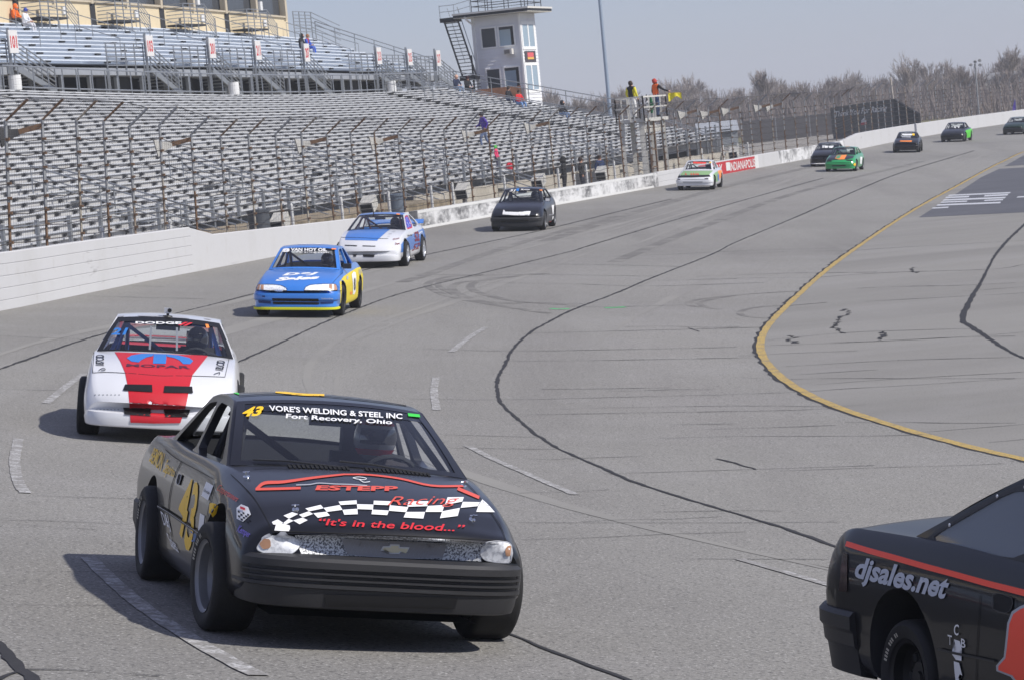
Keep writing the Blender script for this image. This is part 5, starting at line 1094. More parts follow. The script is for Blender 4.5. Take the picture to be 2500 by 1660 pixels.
        mb=MB(); c=V3((A0[0]-.48,.33,.78)); ax=V3((-.9,0,.44)); ax/=np.linalg.norm(ax); x=V3((0,1,0)); y=np.cross(ax,x); path=[c+(x*math.cos(a)+y*math.sin(a))*.175 for a in np.linspace(0,2*math.pi,21)]; mb.tube(path,.015,6); mb.bar(c-x*.17,c+x*.17,.03,.015); mb.tube([c,c-ax*.3],.02,6); s.put(mb,'steering_wheel',INTER,smooth=60)
        mm=s.put(MB().box((A1[0]+.12,0,A1[2]-.07),(.04,.26,.065)),'interior_mirror',INTER)
    def wheels(s,rim,tw):
        B=s.B; R=B['R']; W=tw or B['tw']; nn=20 if s.lod else 40
        for xw in (0,-B['wb']):
            for sg in (-1,1):
                c=V3((xw,sg*B['tr'],R)); ax=V3((0,sg,0)); st=s.cols.get('steer',0) if xw==0 else 0
                if st: ax=V3((-math.sin(math.radians(st))*sg,math.cos(math.radians(st))*sg,0))
                rr=R*.66
                w=MB().lathe([(rr*.99,-W*.42),(rr*.93,-W*.1),(rr*.90,W*.18),(rr*.92,W*.42),(rr*1.0,W*.46),(rr*1.02,W*.49),(rr*.99,W*.45),(rr*.93,W*.36),(rr*.88,W*.1),(rr*.84,W*.06),(rr*.5,W*.12),(rr*.42,W*.2),(rr*.2,W*.2),(rr*.18,W*.25),(0,W*.25)],c,ax,nn)
                wo=s.put(w,'wheel',rim,smooth=35,body=False)
                y=np.cross(ax,V3((0,0,1)))
                hol=MB()
                for k in range(8):
                    a=2*math.pi*k/8; q=c+ax*(W*.115)+(V3((0,0,1))*math.cos(a)+y*math.sin(a))*rr*.68; hol.lathe([(0,.006),(rr*.11,.004),(rr*.12,-.01)],q,ax,8)
                if s.lod<2: s.put(hol,'rim_holes',DARK,parent=wo,body=False)
                t=MB().lathe([(rr*.98,-W*.44),(rr*1.1,-W*.5),(R*.9,-W*.53),(R*.965,-W*.48),(R*.995,-W*.40),(R,-W*.2),(R,0),(R,W*.2),(R*.995,W*.40),(R*.965,W*.48),(R*.9,W*.53),(rr*1.1,W*.5),(rr*.98,W*.44)],c,ax,nn)
                s.put(t,'tyre',RUBBER,parent=wo,smooth=40,body=False)
                if s.cols.get('sidewall_marks'):
                    mk_=MB()
                    for k in range(11):
                        if k in (4,8): continue
                        a0=.3+k*.085; a1=a0+.05; ring=[]
                        for a in (a0,a1): dr=V3((0,0,1))*math.sin(a)+y*math.cos(a); ring.append((c+ax*(W*.512)+dr*rr*1.12,c+ax*(W*.536)+dr*rr*1.22))
                        mk_.add([ring[0][0],ring[0][1],ring[1][1],ring[1][0]],[(0,1,2,3)])
                    s.put(mk_,'sidewall_print',M('tyre_print',(176,172,160),.8),parent=wo,body=False)
                if s.cols.get('wheel_dot'): s.put(MB().lathe([(0,.02),(.035,.015),(.04,0)],c+ax*(W*.25),ax,10),'hub_cap',s.cols['wheel_dot'],parent=wo,body=False)
    # ---- things laid on the bodywork
    def cast(s,key,px,py):
        o=s.Mi@Vector(CAM); d=(s.Mi.to_3x3()@Vector(ray(px,py))).normalized(); h=s.bv[key].ray_cast(o,d)
        return (np.array(h[0]),np.array(h[1])) if h[0] is not None else (None,None)
    def lay(s,key,vs,fs,name,mat,lift=.004,parent=None,maxe=.05,thick=False):
        """vs: picture points; every vertex is dropped on the surface of the car along its sight line and lifted off it"""
        bm=bmesh.new(); bv=[bm.verts.new((x,y,0)) for x,y in vs]
        for f in fs:
            try: bm.faces.new([bv[i] for i in f])
            except ValueError: pass
        bmesh.ops.triangulate(bm,faces=bm.faces[:])
        cache={}
        def hit(v):
            k=(round(v.co.x,2),round(v.co.y,2))
            if k not in cache:
                p,n=s.cast(key,v.co.x,v.co.y)
                if p is None: cache[k]=None
                else:
                    cd=np.array(s.Mi@Vector(CAM))-p
                    if n@cd<0: n=-n
                    cache[k]=p+n*lift
            return cache[k]
        for it in range(6):
            ed=[e for e in bm.edges if (lambda a,b: (np.linalg.norm(a-b)>maxe) if (a is not None and b is not None) else ((a is None)!=(b is None) and e.calc_length()>1.5))(hit(e.verts[0]),hit(e.verts[1]))]
            if not ed: break
            bmesh.ops.subdivide_edges(bm,edges=ed,cuts=1); bmesh.ops.triangulate(bm,faces=[f for f in bm.faces if len(f.verts)>3])
        bm.verts.ensure_lookup_table(); bm.verts.index_update(); H=[hit(v) for v in bm.verts]; fc=[tuple(v.index for v in f.verts) for f in bm.faces if all(H[v.index] is not None for v in f.verts)]
        # drop faces that would bridge a jump between two surfaces
        fc=[f for f in fc if max(np.linalg.norm(H[f[i]]-H[f[i-1]]) for i in range(3))<.3]
        bm.free()
        if not fc: return None
        used=sorted({i for f in fc for i in f}); mp={i:k for k,i in enumerate(used)}; mb=MB()
        mb.add([H[i] for i in used],[tuple(mp[i] for i in f) for f in fc]); ob=mb.build(name,mat,parent=parent or s.root,local=True)
        me=ob.data; me.polygons.foreach_set('use_smooth',[True]*len(me.polygons)); return ob
    def poly(s,key,P,name,mat,**k): return s.lay(key,P,[tuple(range(len(P)))],name,mat,**k)
    def line(s,key,P,w,name,mat,n=4,**k):
        P=catmull(P,n) if len(P)>2 else np.array(P,float); vs=[]; fs=[]; m=len(P)
        for i in range(m):
            t=P[min(m-1,i+1)]-P[max(0,i-1)]; t/=np.linalg.norm(t)+1e-9; nn=np.array([-t[1],t[0]]); ww=w if not hasattr(w,'__len__') else np.interp(i/(m-1),np.linspace(0,1,len(w)),w)
            vs+=[tuple(P[i]+nn*ww/2),tuple(P[i]-nn*ww/2)]
        for i in range(m-1): fs.append((2*i,2*i+2,2*i+3,2*i+1))
        return s.lay(key,vs,fs,name,mat,**k)
    def text(s,key,body,quad,name,mat,shear=0.0,bold=.02,**k):
        """quad: picture corners bottom-left, bottom-right, top-right, top-left"""
        vs,fs=text2d(body,shear=shear,bold=bold); x0=min(v[0] for v in vs); x1=max(v[0] for v in vs); y0=min(v[1] for v in vs); y1=max(v[1] for v in vs); q=[np.array(p,float) for p in quad]
        W=[]
        for x,y in vs:
            u=(x-x0)/(x1-x0); w=(y-y0)/(y1-y0); W.append(tuple((q[0]*(1-u)+q[1]*u)*(1-w)+(q[3]*(1-u)+q[2]*u)*w))
        return s.lay(key,W,fs,name,mat,**k)
    def side(s,sg,P,name,mat,lift=.004,maxe=.035,key='body',parent=None):
        """flat colour on one flank; P in (x, z), dropped square on to the side of the body"""
        xs=[q[0] for q in P]; zs=[q[1] for q in P]; G={}; B=s.bv[key]
        bm=bmesh.new(); f=bm.faces.new([bm.verts.new((x,0,z)) for x,z in P]); bmesh.ops.triangulate(bm,faces=[f])
        for it in range(7):
            ed=[e for e in bm.edges if e.calc_length()>maxe]
            if not ed: break
            bmesh.ops.subdivide_edges(bm,edges=ed,cuts=1); bmesh.ops.triangulate(bm,faces=[f for f in bm.faces if len(f.verts)>3])
        bm.verts.ensure_lookup_table(); bm.verts.index_update(); H=[]
        for v in bm.verts:
            o=s.BM@Vector((v.co.x,sg*3,v.co.z)); h=B.ray_cast(o,(s.BM.to_3x3()@Vector((0,-sg,0))))
            H.append(None if h[0] is None or h[0].y*sg<s.par(min(max(v.co.x,s.B['st'][0][0]),s.B['st'][-1][0]),5)-.19 else h[0]+h[1]*(lift if h[1].y*sg>0 else -lift))
        fc=[tuple(v.index for v in f.verts) for f in bm.faces if all(H[v.index] is not None for v in f.verts)]; bm.free()
        if not fc: return None
        used=sorted({i for f in fc for i in f}); mp={i:k for k,i in enumerate(used)}; ob=MB().add([H[i] for i in used],[tuple(mp[i] for i in f) for f in fc]).build(name,mat,parent=parent or s.root,local=True); ob.data.polygons.foreach_set('use_smooth',[True]*len(ob.data.polygons)); return ob
    def bumper(s,prof,x0,xf,hw,name,mat,n=5.0,rear=False,parent=None,steps=40):
        """sweep of an (out, z) profile round the nose"""
        path=[]
        for a in np.linspace(0.02,math.pi-.02,steps):
            c,si=math.cos(a),math.sin(a); path.append((x0+(xf-x0)*abs(si)**(2/n),hw*math.copysign(abs(c)**(2/n),-c)))
        path=np.array(path); rows=[]
        for i in range(len(path)):
            t=path[min(len(path)-1,i+1)]-path[max(0,i-1)]; t/=np.linalg.norm(t); nn=np.array([t[1],-t[0]]); 
            if rear: nn=-nn
            rows.append([(path[i][0]+nn[0]*o,path[i][1]+nn[1]*o,z) for o,z in prof])
        mb=MB().grid(rows,flip=rear); mb.add(rows[0],[tuple(range(len(prof)))]); mb.add(rows[-1],[tuple(range(len(prof)))[::-1]])
        ob=s.put(mb,name,mat,smooth=32,parent=parent); s.bvh(name,ob); return ob
    def merge_bvh(s,key,obs):
        V=[];F=[]
        for o in obs:
            k=len(V); V+=[v.co.copy() for v in o.data.vertices]; F+=[tuple(i+k for i in p.vertices) for p in o.data.polygons]
        s.bv[key]=BVHTree.FromPolygons(V,F)
    def driver(s,label,helmet,suit,visor=(20,20,24),gloves=None,stripe=None):
        sx=-1.28; mats=[cloth(suit),cloth(gloves or (30,30,32))]
        V=[(sx-.08,.33,.42),(sx-.12,.33,.62),(sx-.13,.33,.80),(sx-.11,.33,.90),(sx-.1,.14,.81),(sx+.14,.08,.66),(s.B['A0'][0]-.5,.2,.80),(s.B['A0'][0]-.45,.21,.83),(sx-.1,.52,.81),(sx+.14,.58,.66),(s.B['A0'][0]-.5,.46,.80),(s.B['A0'][0]-.45,.45,.83),(sx+.35,.25,.5),(sx+.35,.41,.5)]
        E=[(0,1),(1,2),(2,3),(2,4),(4,5),(5,6),(6,7),(2,8),(8,9),(9,10),(10,11),(0,12),(0,13)]
        me=skin_mesh(V,E,[(.15,.12),(.16,.12),(.17,.12),(.06,.06),(.075,.075),(.055,.055),(.045,.045),(.045,.05),(.075,.075),(.055,.055),(.045,.045),(.045,.05),(.08,.08),(.08,.08)],[0,0,0,0,0,0,1,0,0,0,1,0,0],'person',mats); me.transform(s.BM)
        ob=bpy.data.objects.new('person',me); COL.objects.link(ob); ob.matrix_world=s.M; tag(ob,label,'person'); ORG[ob.name]=(0,0,0)
        c=V3((sx-.07,.33,1.02)); HM=M('helmet_%d_%d_%d'%helmet,helmet,.3,coat=.6)
        def hs(k,zlo,zhi,f0=0,f1=2*math.pi,nu=18,nv=10,sc=(1.15,.95,1.08)):
            G=[]
            for i in range(nv+1):
                el=zlo+(zhi-zlo)*i/nv; G.append([c+V3((math.cos(el)*math.cos(f0+(f1-f0)*j/nu)*sc[0],math.cos(el)*math.sin(f0+(f1-f0)*j/nu)*sc[1],math.sin(el)*sc[2]))*k for j in range(nu+1)])
            return G
        mb=MB().grid(hs(.132,-1.1,1.55)); mb.v=[tuple(s.BM@Vector(v)) for v in mb.v]; h=mb.build('helmet',HM,parent=ob,smooth=60,local=True)
        mb=MB().grid(hs(.136,-.22,.38,-1.0,1.0)); mb.v=[tuple(s.BM@Vector(v)) for v in mb.v]; mb.build('visor',M('visor_%d'%visor[0],visor,.08,spec=.9),parent=h,smooth=60,local=True)
        if stripe:
            for z0,z1 in ((-.75,-.45),(.55,.75)): mb=MB().grid(hs(.1345,z0,z1,-1.6,1.6)); mb.v=[tuple(s.BM@Vector(v)) for v in mb.v]; mb.build('helmet_stripe',cloth(stripe),parent=h,smooth=60,local=True)
        return ob
def car_frame(x,y,ang,wb):
    a=math.radians(ang); fx,fy=-math.sin(a),-math.cos(a); lx,ly=-fy,fx
    P=lambda u,v: np.array([x+fx*u+lx*v,y+fy*u+ly*v,zg(x+fx*u+lx*v,y+fy*u+ly*v)])
    f=P(0,0)-P(-wb,0); f/=np.linalg.norm(f); l=(P(0,.72)-P(0,-.72))+(P(-wb,.72)-P(-wb,-.72)); l=l-f*(l@f); l/=np.linalg.norm(l); u=np.cross(f,l)
    return (P(0,.72)+P(0,-.72))/2,f,l,u
ZM=lambda sc,ox,oy:(lambda *P:[(ox+x/sc,oy+y/sc) for x,y in P])
def side_glass(c,sg,hole,mat,name,grow=1.0,off=.012,border=None):
    cx=sum(p[0] for p in hole)/len(hole); cz=sum(p[1] for p in hole)/len(hole); H=chaikin([(cx+(x-cx)*grow,cz+(z-cz)*grow) for x,z in hole],2)
    v,f=fill2d([dens(H,.1)],.008); ob=c.put(MB().add([(x,sg*(c.sf(x,z)+off+w),z) for x,z,w in v],f),name,mat)
    if border:
        v,f=fill2d([dens(H,.1),[(cx+(x-cx)*.86,cz+(z-cz)*.82) for x,z in H]],.004); c.put(MB().add([(x,sg*(c.sf(x,z)+off+.006+w),z) for x,z,w in v],f),'window_border',border,parent=ob)
    return ob
BLACKP=paint('black',(24,25,30)); WHITEP=paint('white',(216,217,220)); BLUEP=paint('blue',(52,120,204)); NAVYP=paint('dark_grey_black',(32,34,42))
DEC=lambda n,c:M('decal_'+n,c,.45,spec=.4)
DW=DEC('white',(232,232,232)); DR=DEC('red',(206,44,52)); DOR=DEC('coral_red',(214,84,66)); DY=DEC('yellow',(250,200,34)); DBK=DEC('black',(20,20,22)); DG=DEC('green',(60,200,70)); DBL=DEC('blue',(50,120,196)); DGR=DEC('grey',(170,172,178)); DPU=DEC('purple',(112,98,186)); DO=DEC('orange',(240,140,64))
LAMP=mix_layers('headlamp_print',[((240,242,244),),((182,184,190),34,.48,.62,.7,None),((246,246,248),20,.55,.66,.9,None)],rough=.25,spec=.6); AMB=M('amber_lens',(178,136,108),.25,spec=.6)
SPECK=mix_layers('silver_speckle_foil',[((96,98,104),),((236,238,240),95,.42,.54,.95,None)],rough=.45)
# ---------------------------------------------------------------- 43: black coupe in front
c=Car('race_car','black number 43 coupe with checkered hood graphic leading in the foreground','notch',(-1.0,15.73),-14.1,dict(body=BLACKP,wsframe=BLACKP,steer=5.5,cp=.16,sidewall_marks=True),roll=-.67,pitch=.79,rim=RIMG,wheel_tw=.235,wall_arch=.35)
C43=c
prof=[(-.10,.205),(-.03,.207),(.0,.215),(.012,.25),(.02,.31),(.034,.316),(.034,.333),(.016,.335),(.016,.352),(.034,.354),(.034,.363),(.016,.365),(.016,.382),(.034,.384),(.034,.393),(.016,.395),(.016,.412),(.036,.414),(.036,.448),(.018,.466),(-.10,.476)]
c.bumper(prof,.34,.86,.725,'front_bumper',PLASTB,n=3.9)
for k,z in enumerate((.3435,.3735,.4035)): c.put(MB().grid([[(.8795-.006*(y/.4)**2,y,z-.0075) for y in np.linspace(-.36,.36,9)],[(.8795-.006*(y/.4)**2,y,z+.0075) for y in np.linspace(-.36,.36,9)]]),'grille_slot',DBK,parent=c.parts['front_bumper'])
c.bumper([(-.08,.2),(0,.22),(.02,.3),(.035,.34),(.035,.46),(.0,.5),(-.08,.51)],-2.98,-3.74,.765,'rear_bumper',PLASTB,n=5,rear=True)
Zh=ZM(3.579,600,1130); Zs=ZM(4.613,330,1060); Z1=ZM(2.306,280,920)
# hood graphics
c.line('body',Zh((480,222),(280,228),(85,232)),6,'hood_outline',DOR); c.line('body',Zh((95,232),(165,178),(330,168),(600,130),(860,102)),(7,8,6,4),'hood_outline',DOR)
c.line('body',Zh((860,102),(1080,106),(1350,140),(1620,200),(1900,204)),(3.5,4,4.5,5),'hood_outline',DOR); c.line('body',Zh((1850,225),(2040,305)),8,'hood_outline',DOR)
c.text('body','ESTEPP',Zh((605,240),(1330,248),(1330,205),(625,198)),'hood_lettering',DOR,bold=.05); 
c.line('body',Zh((440,195),(560,190),(640,178),(780,186),(920,190),(1060,200)),2.2,'script_flourish',DGR)
c.line('body',Zh((935,132),(985,124),(1050,135),(1040,148),(975,143),(935,132)),1.3,'line_emblem',DW); c.line('body',Zh((990,145),(1030,170),(1085,165)),1.5,'line_emblem',DW)
chk=[[(230,505,325,528),(0,0,0,0)],]
for q in [[(228,518),(280,495),(328,525),(300,545),(240,540)],[(250,590),(262,545),(330,532),(385,548),(388,575),(375,600)],[(330,462),(405,432),(458,448),(378,490)],[(328,527),(375,490),(418,508),(350,540)],[(415,505),(495,480),(542,502),(470,538)],[(465,455),(550,425),(588,448),(500,480)],[(520,400),(655,368),(680,398),(555,425)],[(590,442),(705,428),(735,462),(630,482)],[(680,395),(820,370),(845,412),(708,430)],[(810,340),(968,328),(970,362),(828,370)],[(845,412),(975,402),(978,450),(860,455)],[(970,362),(1115,366),(1110,410),(975,405)],[(1118,332),(1280,338),(1262,372),(1115,366)],[(1105,410),(1250,418),(1235,458),(1097,450)],[(1258,372),(1420,388),(1400,432),(1250,420)],[(1420,338),(1595,336),(1585,380),(1410,385)],[(1400,430),(1565,430),(1550,488),(1378,478)],[(1590,378),(1735,370),(1715,430),(1568,430)],[(1762,302),(1905,300),(1890,340),(1738,370)],[(1715,425),(1870,395),(1850,465),(1695,485)],[(1895,342),(2045,345),(2025,380),(1875,395)],[(2065,320),(2100,350),(2125,375),(2030,378)],[(2030,378),(2128,378),(2175,432),(2012,430)]]: c.poly('body',Zh(*q),'checker_square',DW)
c.text('body','Racing',Zh((1235,400),(1850,385),(1870,290),(1250,300)),'hood_lettering',DOR,shear=.35,bold=-.012,lift=.006)
c.text('body',"“It's in the blood...”",Zh((635,545),(1905,605),(1915,545),(640,488)),'hood_lettering',DR,shear=.15,bold=.02,lift=.006)
# hood shut lines, cowl grille, pins
GAP=M('panel_gap',(8,8,9),.8)
c.line('body',Z1((888,868),(1150,876),(1500,888),(1900,906),(2200,922)),1.8,'hood_shut_line',GAP); c.line('body',Z1((888,868),(850,790),(790,690),(720,610),(655,550)),1.6,'hood_shut_line',GAP); c.line('body',Z1((2200,922),(2170,840),(2100,740),(2030,650),(1975,595)),1.6,'hood_shut_line',GAP)
A0=c.B['A0']
cw=c.put(MB().grid([[c.ws(u,.0,.004)+V3((.0,0,-.004)) for u in np.linspace(-.98,.98,15)],[c.ws(u,.0,.0)+V3((.13,0,-.028)) for u in np.linspace(-.98,.98,15)]]),'cowl_panel',PLASTB)
for u in np.r_[np.linspace(-.55,-.08,14),np.linspace(.08,.62,16)]: c.put(MB().bar(c.ws(u,0,.006)+V3((.015,0,.0)),c.ws(u,0,.002)+V3((.085,0,-.012)),.014,.008),'cowl_louvre',GAP,parent=cw)
for u in (.25,-.45): c.put(MB().tube([c.ws(u+.35,0)+V3((.05,0,.0)),c.ws(u-.1,.03)+V3((.02,0,.012)),c.ws(u-.38,.05)+V3((.02,0,.012))],.006,5),'wiper',PLASTB)
for q in Z1((742,560),(1018,745),(2012,802),(1965,612)):
    p,n=c.cast('body',*q)
    if p is not None:
        mb=MB(); mb.lathe([(0,.006),(.018,.005),(.02,0)],p,n,12); mb.tube([p,p+n*.03],.006,6); mb.tube([p+n*.024+V3((0,-.02,0)),p+n*.027+V3((0,.02,0))],.004,5); mb.build('hood_pin',CHROME,parent=c.root,local=True,smooth=40)
# header panel: foil, printed grille and lamps
c.merge_bvh('front',[c.parts['body']])
c.poly('front',Zh((430,622),(820,626),(1200,640),(1700,665),(2080,700),(2060,860),(1600,838),(1000,815),(480,790)),'foil_header',SPECK,lift=.004)
c.poly('front',Zh((835,650),(1740,685),(1748,730),(1715,828),(1300,830),(900,800),(870,770)),'printed_grille',M('printed_grille_grey',(160,158,160),.5),lift=.007)
gr=c.parts['body']
for k in range(19): c.line('front',Zh((880+k*46,655+k*1.6),(940+k*40,795+k*1.6)),.7,'grille_mesh_line',DGR,lift=.009,n=1); c.line('front',Zh((930+k*44,660+k*1.6),(868+k*42,790+k*1.4)),.7,'grille_mesh_line',DGR,lift=.0095,n=1)
c.line('front',Zh((835,650),(1300,664),(1740,685),(1748,730),(1715,828),(1300,830),(900,802),(870,770),(835,650)),1.8,'grille_rim',DGR,lift=.011,n=2)
c.poly('front',Zh((1170,768),(1195,712),(1252,712),(1258,695),(1340,697),(1342,718),(1428,722),(1405,780),(1345,782),(1335,797),(1255,797),(1255,770)),'emblem',DW,lift=.013); c.poly('front',Zh((1185,762),(1205,722),(1262,722),(1268,705),(1330,707),(1332,728),(1415,732),(1397,772),(1337,774),(1328,788),(1265,788),(1265,760)),'emblem_gold',M('pale_gold',(240,232,200),.4),lift=.016)
for P,A in ((((98,730),(150,655),(210,622),(330,610),(420,630),(470,680),(460,745),(400,790),(300,805),(180,790),(110,760)),((120,700),(160,655),(215,660),(220,735),(150,750))),(((2040,760),(2070,705),(2150,690),(2260,690),(2310,720),(2320,860),(2200,860),(2090,840),(2050,800)),((2262,735),(2300,720),(2312,800),(2268,800)))):
    P=chaikin(P,1,.2); A=chaikin(A,1,.2)
    h=c.poly('front',Zh(*P),'headlamp',LAMP,lift=.010,maxe=.04)
    if h:
        c.poly('front',Zh(*A),'amber_lens',AMB,lift=.014,parent=h); c.line('front',Zh(*P,P[0]),1.4,'lamp_rim',DGR,lift=.012,n=2,parent=h)
c.poly('front_bumper',Z1((1180,1222),(1930,1240),(1915,1302),(1190,1288)),'lower_air_opening',DBK,lift=.006)
# windscreen lettering and roof numeral
c.put(MB().grid(c.patch(c.ws,-.92,.92,.80,.97,16,2,lift=.002)),'sun_strip',TINT,smooth=60)
c.text('ws','43',Z1((712,228),(825,222),(842,168),(735,172)),'windscreen_number',DY,shear=.2,bold=.05,lift=.006)
c.text('ws',"VORE'S WELDING & STEEL INC",Z1((872,194),(1618,240),(1618,210),(868,162)),'windscreen_lettering',DW,bold=.03,lift=.006); c.text('ws','Fort Recovery, Ohio',Z1((962,243),(1560,277),(1562,247),(966,210)),'windscreen_lettering',DW,bold=.03,lift=.006)
c.poly('ws',Z1((1648,207),(1714,214),(1718,230),(1652,224)),'green_sticker',DG,lift=.006)
c.line('roof',Z1((880,72),(1000,60),(1180,66),(1300,84),(1325,100)),5,'roof_numeral',DY); c.line('roof',Z1((1330,92),(1450,102),(1610,126)),5,'roof_numeral',DY); c.line('roof',Z1((905,85),(1050,100),(1180,104)),5,'roof_numeral',DY)
c.line('roof',Z1((630,72),(660,84),(700,98)),4,'roof_script',DG)
c.line('roof',Z1((700,108),(900,98),(1150,108),(1400,132),(1640,162)),1.6,'roof_seam',GAP)
# flank lettering
c.text('body','43',Zs((455,1010),(625,1385),(735,560),(590,470)),'door_number',DY,bold=.03,lift=.005)
c.text('body','BEMON',Zs((160,300),(290,420),(345,215),(225,150)),'flank_lettering',DY,lift=.005); c.text('body','Saporito',Zs((300,470),(440,515),(460,385),(370,270)),'flank_lettering',DY,shear=.2,lift=.005)
w=c.poly('body',Zs((808,530),(888,578),(828,742),(752,690)),'white_sticker',DW,lift=.004); c.text('body','Goodale',Zs((778,640),(842,680),(858,650),(792,610)),'sticker_lettering',DBK,lift=.007,parent=w)
c.poly('body',Zs((738,885),(790,915),(768,1112),(715,1075)),'white_sticker',DW,lift=.004)
for P in [[(845,770),(895,775),(935,795),(915,880),(875,925),(838,880)]]: c.poly('body',Zs(*P),'yellow_badge',DY,lift=.004)
c.text('body','Coppertanners',Zs((915,650),(1135,780),(1185,710),(960,560)),'fender_script',DOR,shear=.3,bold=.01,lift=.005)
sh=c.poly('body',Zs((1148,830),(1200,788),(1278,822),(1308,905),(1220,985),(1150,950)),'shield_badge',DW,lift=.004)
for i in range(5):
    for j in range(4):
        if (i+j)%2==0: x,y=1165+i*26+j*2,860+j*26+i*9; c.poly('body',Zs((x,y),(x+22,y+8),(x+24,y+30),(x+2,y+22)),'shield_check',DBK,lift=.007,parent=sh)
c.poly('body',Zs((1195,815),(1250,835),(1245,862),(1192,842)),'shield_band',DR,lift=.008,parent=sh)
c.text('body','Kemper',Zs((1140,1120),(1290,1190),(1310,1100),(1180,1015)),'fender_script',DPU,shear=.3,lift=.005)
c.text('body','D&J',Zs((345,1065),(415,1105),(375,905),(292,860)),'sill_lettering',DW,lift=.005); c.text('body','Sales',Zs((420,1265),(505,1335),(440,1175),(355,1095)),'sill_lettering',DW,lift=.005); c.text('body','DILG',Zs((640,1200),(745,1270),(745,1155),(635,1080)),'sill_lettering',DBL,lift=.005)
# door lines, handle, moulding
c.line('body',Zs((530,300),(470,420),(410,600),(385,780),(380,960),(420,1150)),1.6,'door_shut_line',GAP); c.line('body',Zs((905,555),(860,720),(820,900),(800,1080),(800,1190)),1.6,'door_shut_line',GAP)
hd=c.poly('body',Zs((478,520),(500,445),(540,460),(505,572),(472,552)),'door_handle',GAP,lift=.006); c.line('body',Zs((482,520),(500,452),(535,462),(505,565),(480,548),(482,520)),1.3,'handle_rim',DGR,lift=.009,n=2,parent=hd)
c.line('body',Zs((280,808),(400,880),(560,990),(700,1085),(772,1138)),5.5,'door_moulding',PLASTB,lift=.014); c.line('body',Zs((280,802),(400,873),(560,982),(700,1076),(770,1128)),1.2,'moulding_glint',DGR,lift=.018)
c.line('body',Zs((345,170),(410,230),(530,310),(700,400),(880,500)),1.5,'belt_line',GAP)
c.put(MB().grid([[(x,y,.138) for y in (-.55,.55)] for x in (-3.2,.5)]),'floor_pan',INTER)
for y in (-.1,.05): c.put(MB().tube([(-3.4,y,.2),(-.2,y,.16)],.03,6),'exhaust_pipe',RIMB)
d=c.driver('driver in a grey and red full-face helmet inside the black number 43 coupe',(176,176,180),(44,40,44),stripe=(200,44,48),gloves=(40,38,40))
# ---------------------------------------------------------------- 21: white coupe with red centre stripe
g=ground(380,1068)
c=Car('race_car','white number 21 coupe with wide red centre stripe and a camera on its roof','daytona',(g[0]+.04,g[1]),-5.0,dict(body=WHITEP,wsframe=DBK,cage=M('blue_cage_paint',(52,96,180),.4),wheel_dot=None),rim=RIMB,wall_arch=.34)
Z=ZM(4.612,150,740); C21=c
c.bumper([(-.1,.165),(0,.168),(.012,.18),(.025,.25),(.012,.312),(-.02,.322),(-.10,.326)],.42,.99,.765,'front_spoiler',WHITEP,n=4.5); c.merge_bvh('front',[c.parts['body'],c.parts['front_spoiler']])
REDP=DEC('stripe_red',(190,34,46))
c.poly('body',Z((600,552),(850,562),(1150,574),(1450,584),(1650,592),(1540,730),(1475,810),(1440,950),(1420,1060),(1402,1150),(1395,1190),(1080,1200),(768,1195),(762,1090),(748,940),(715,780),(665,660)),'red_stripe',REDP,lift=.004,maxe=.06)
c.poly('front_spoiler',Z((768,1130),(1080,1140),(1402,1120),(1390,1190),(1340,1345),(1050,1350),(778,1340)),'red_stripe',REDP,lift=.007,maxe=.04)
for P in [[(735,625),(790,592),(900,574),(1040,574),(1030,600),(960,615),(900,645),(870,672),(790,662)],[(1040,576),(1185,580),(1175,688),(1030,685)],[(1185,580),(1320,592),(1440,622),(1482,655),(1450,692),(1370,690),(1330,650),(1270,622),(1190,606)]]: c.poly('front',Z(*P),'omega_emblem',DBL,lift=.008)
c.text('front','MOPAR',Z((728,718),(1452,746),(1448,712),(736,686)),'hood_lettering',DEC('maroon',(78,34,52)),lift=.008,bold=.03)
for P in [((720,920),(1020,925),(1025,1005),(695,985)),((1160,938),(1470,945),(1480,1018),(1150,1010)),((695,1182),(1005,1190),(1005,1270),(710,1250)),((1150,1200),(1450,1205),(1420,1282),(1165,1278))]: c.poly('front',Z(*P),'nose_vent',DBK,lift=.012)
for q in ((0,0),(55,5)): c.poly('ws',Z((1310+q[0],262+q[1]),(1345+q[0],264+q[1]),(1425+q[0],228+q[1]),(1388+q[0],226+q[1])),'red_slash',DR,lift=.012)
c.put(MB().grid(c.patch(c.ws,-.92,.92,.84,.985,16,2,lift=.005)),'sun_strip',DBK,smooth=60)
c.text('ws','DODGE',Z((835,244),(1350,250),(1350,222),(835,218)),'windscreen_lettering',DW,lift=.012,bold=.05)
c.text('ws','21',Z((560,368),(720,369),(755,290),(602,289)),'windscreen_number',DBL,lift=.012,bold=.05)
c.poly('ws',Z((1617,247),(1650,250),(1665,290),(1630,290)),'orange_sticker',DO,lift=.012)
c.line('ws',Z((1012,275),(994,535)),5,'windscreen_brace',GALV,lift=.014,n=1); c.line('ws',Z((1300,288),(1298,548)),5,'windscreen_brace',GALV,lift=.014,n=1)
c.line('front',Z((350,785),(520,778),(800,793),(1100,818),(1300,818),(1560,822),(1840,832)),1.2,'hood_shut_line',GAP); c.line('front',Z((368,552),(350,785)),1.2,'hood_shut_line',GAP,n=1); c.line('front',Z((1893,600),(1840,832)),1.2,'hood_shut_line',GAP,n=1)
c.text('front','187CID',Z((482,705),(482,582),(388,584),(384,702)),'hood_lettering',DBK,lift=.005); c.text('front','187CID',Z((1728,750),(1752,642),(1845,652),(1820,765)),'hood_lettering',DBK,lift=.005)
for P in (((420,765),(450,745),(480,738),(495,755),(450,765)),((1715,805),(1745,795),(1780,785),(1775,812))): c.line('front',Z(*P),1.5,'hood_pin_tether',DBK,lift=.01)
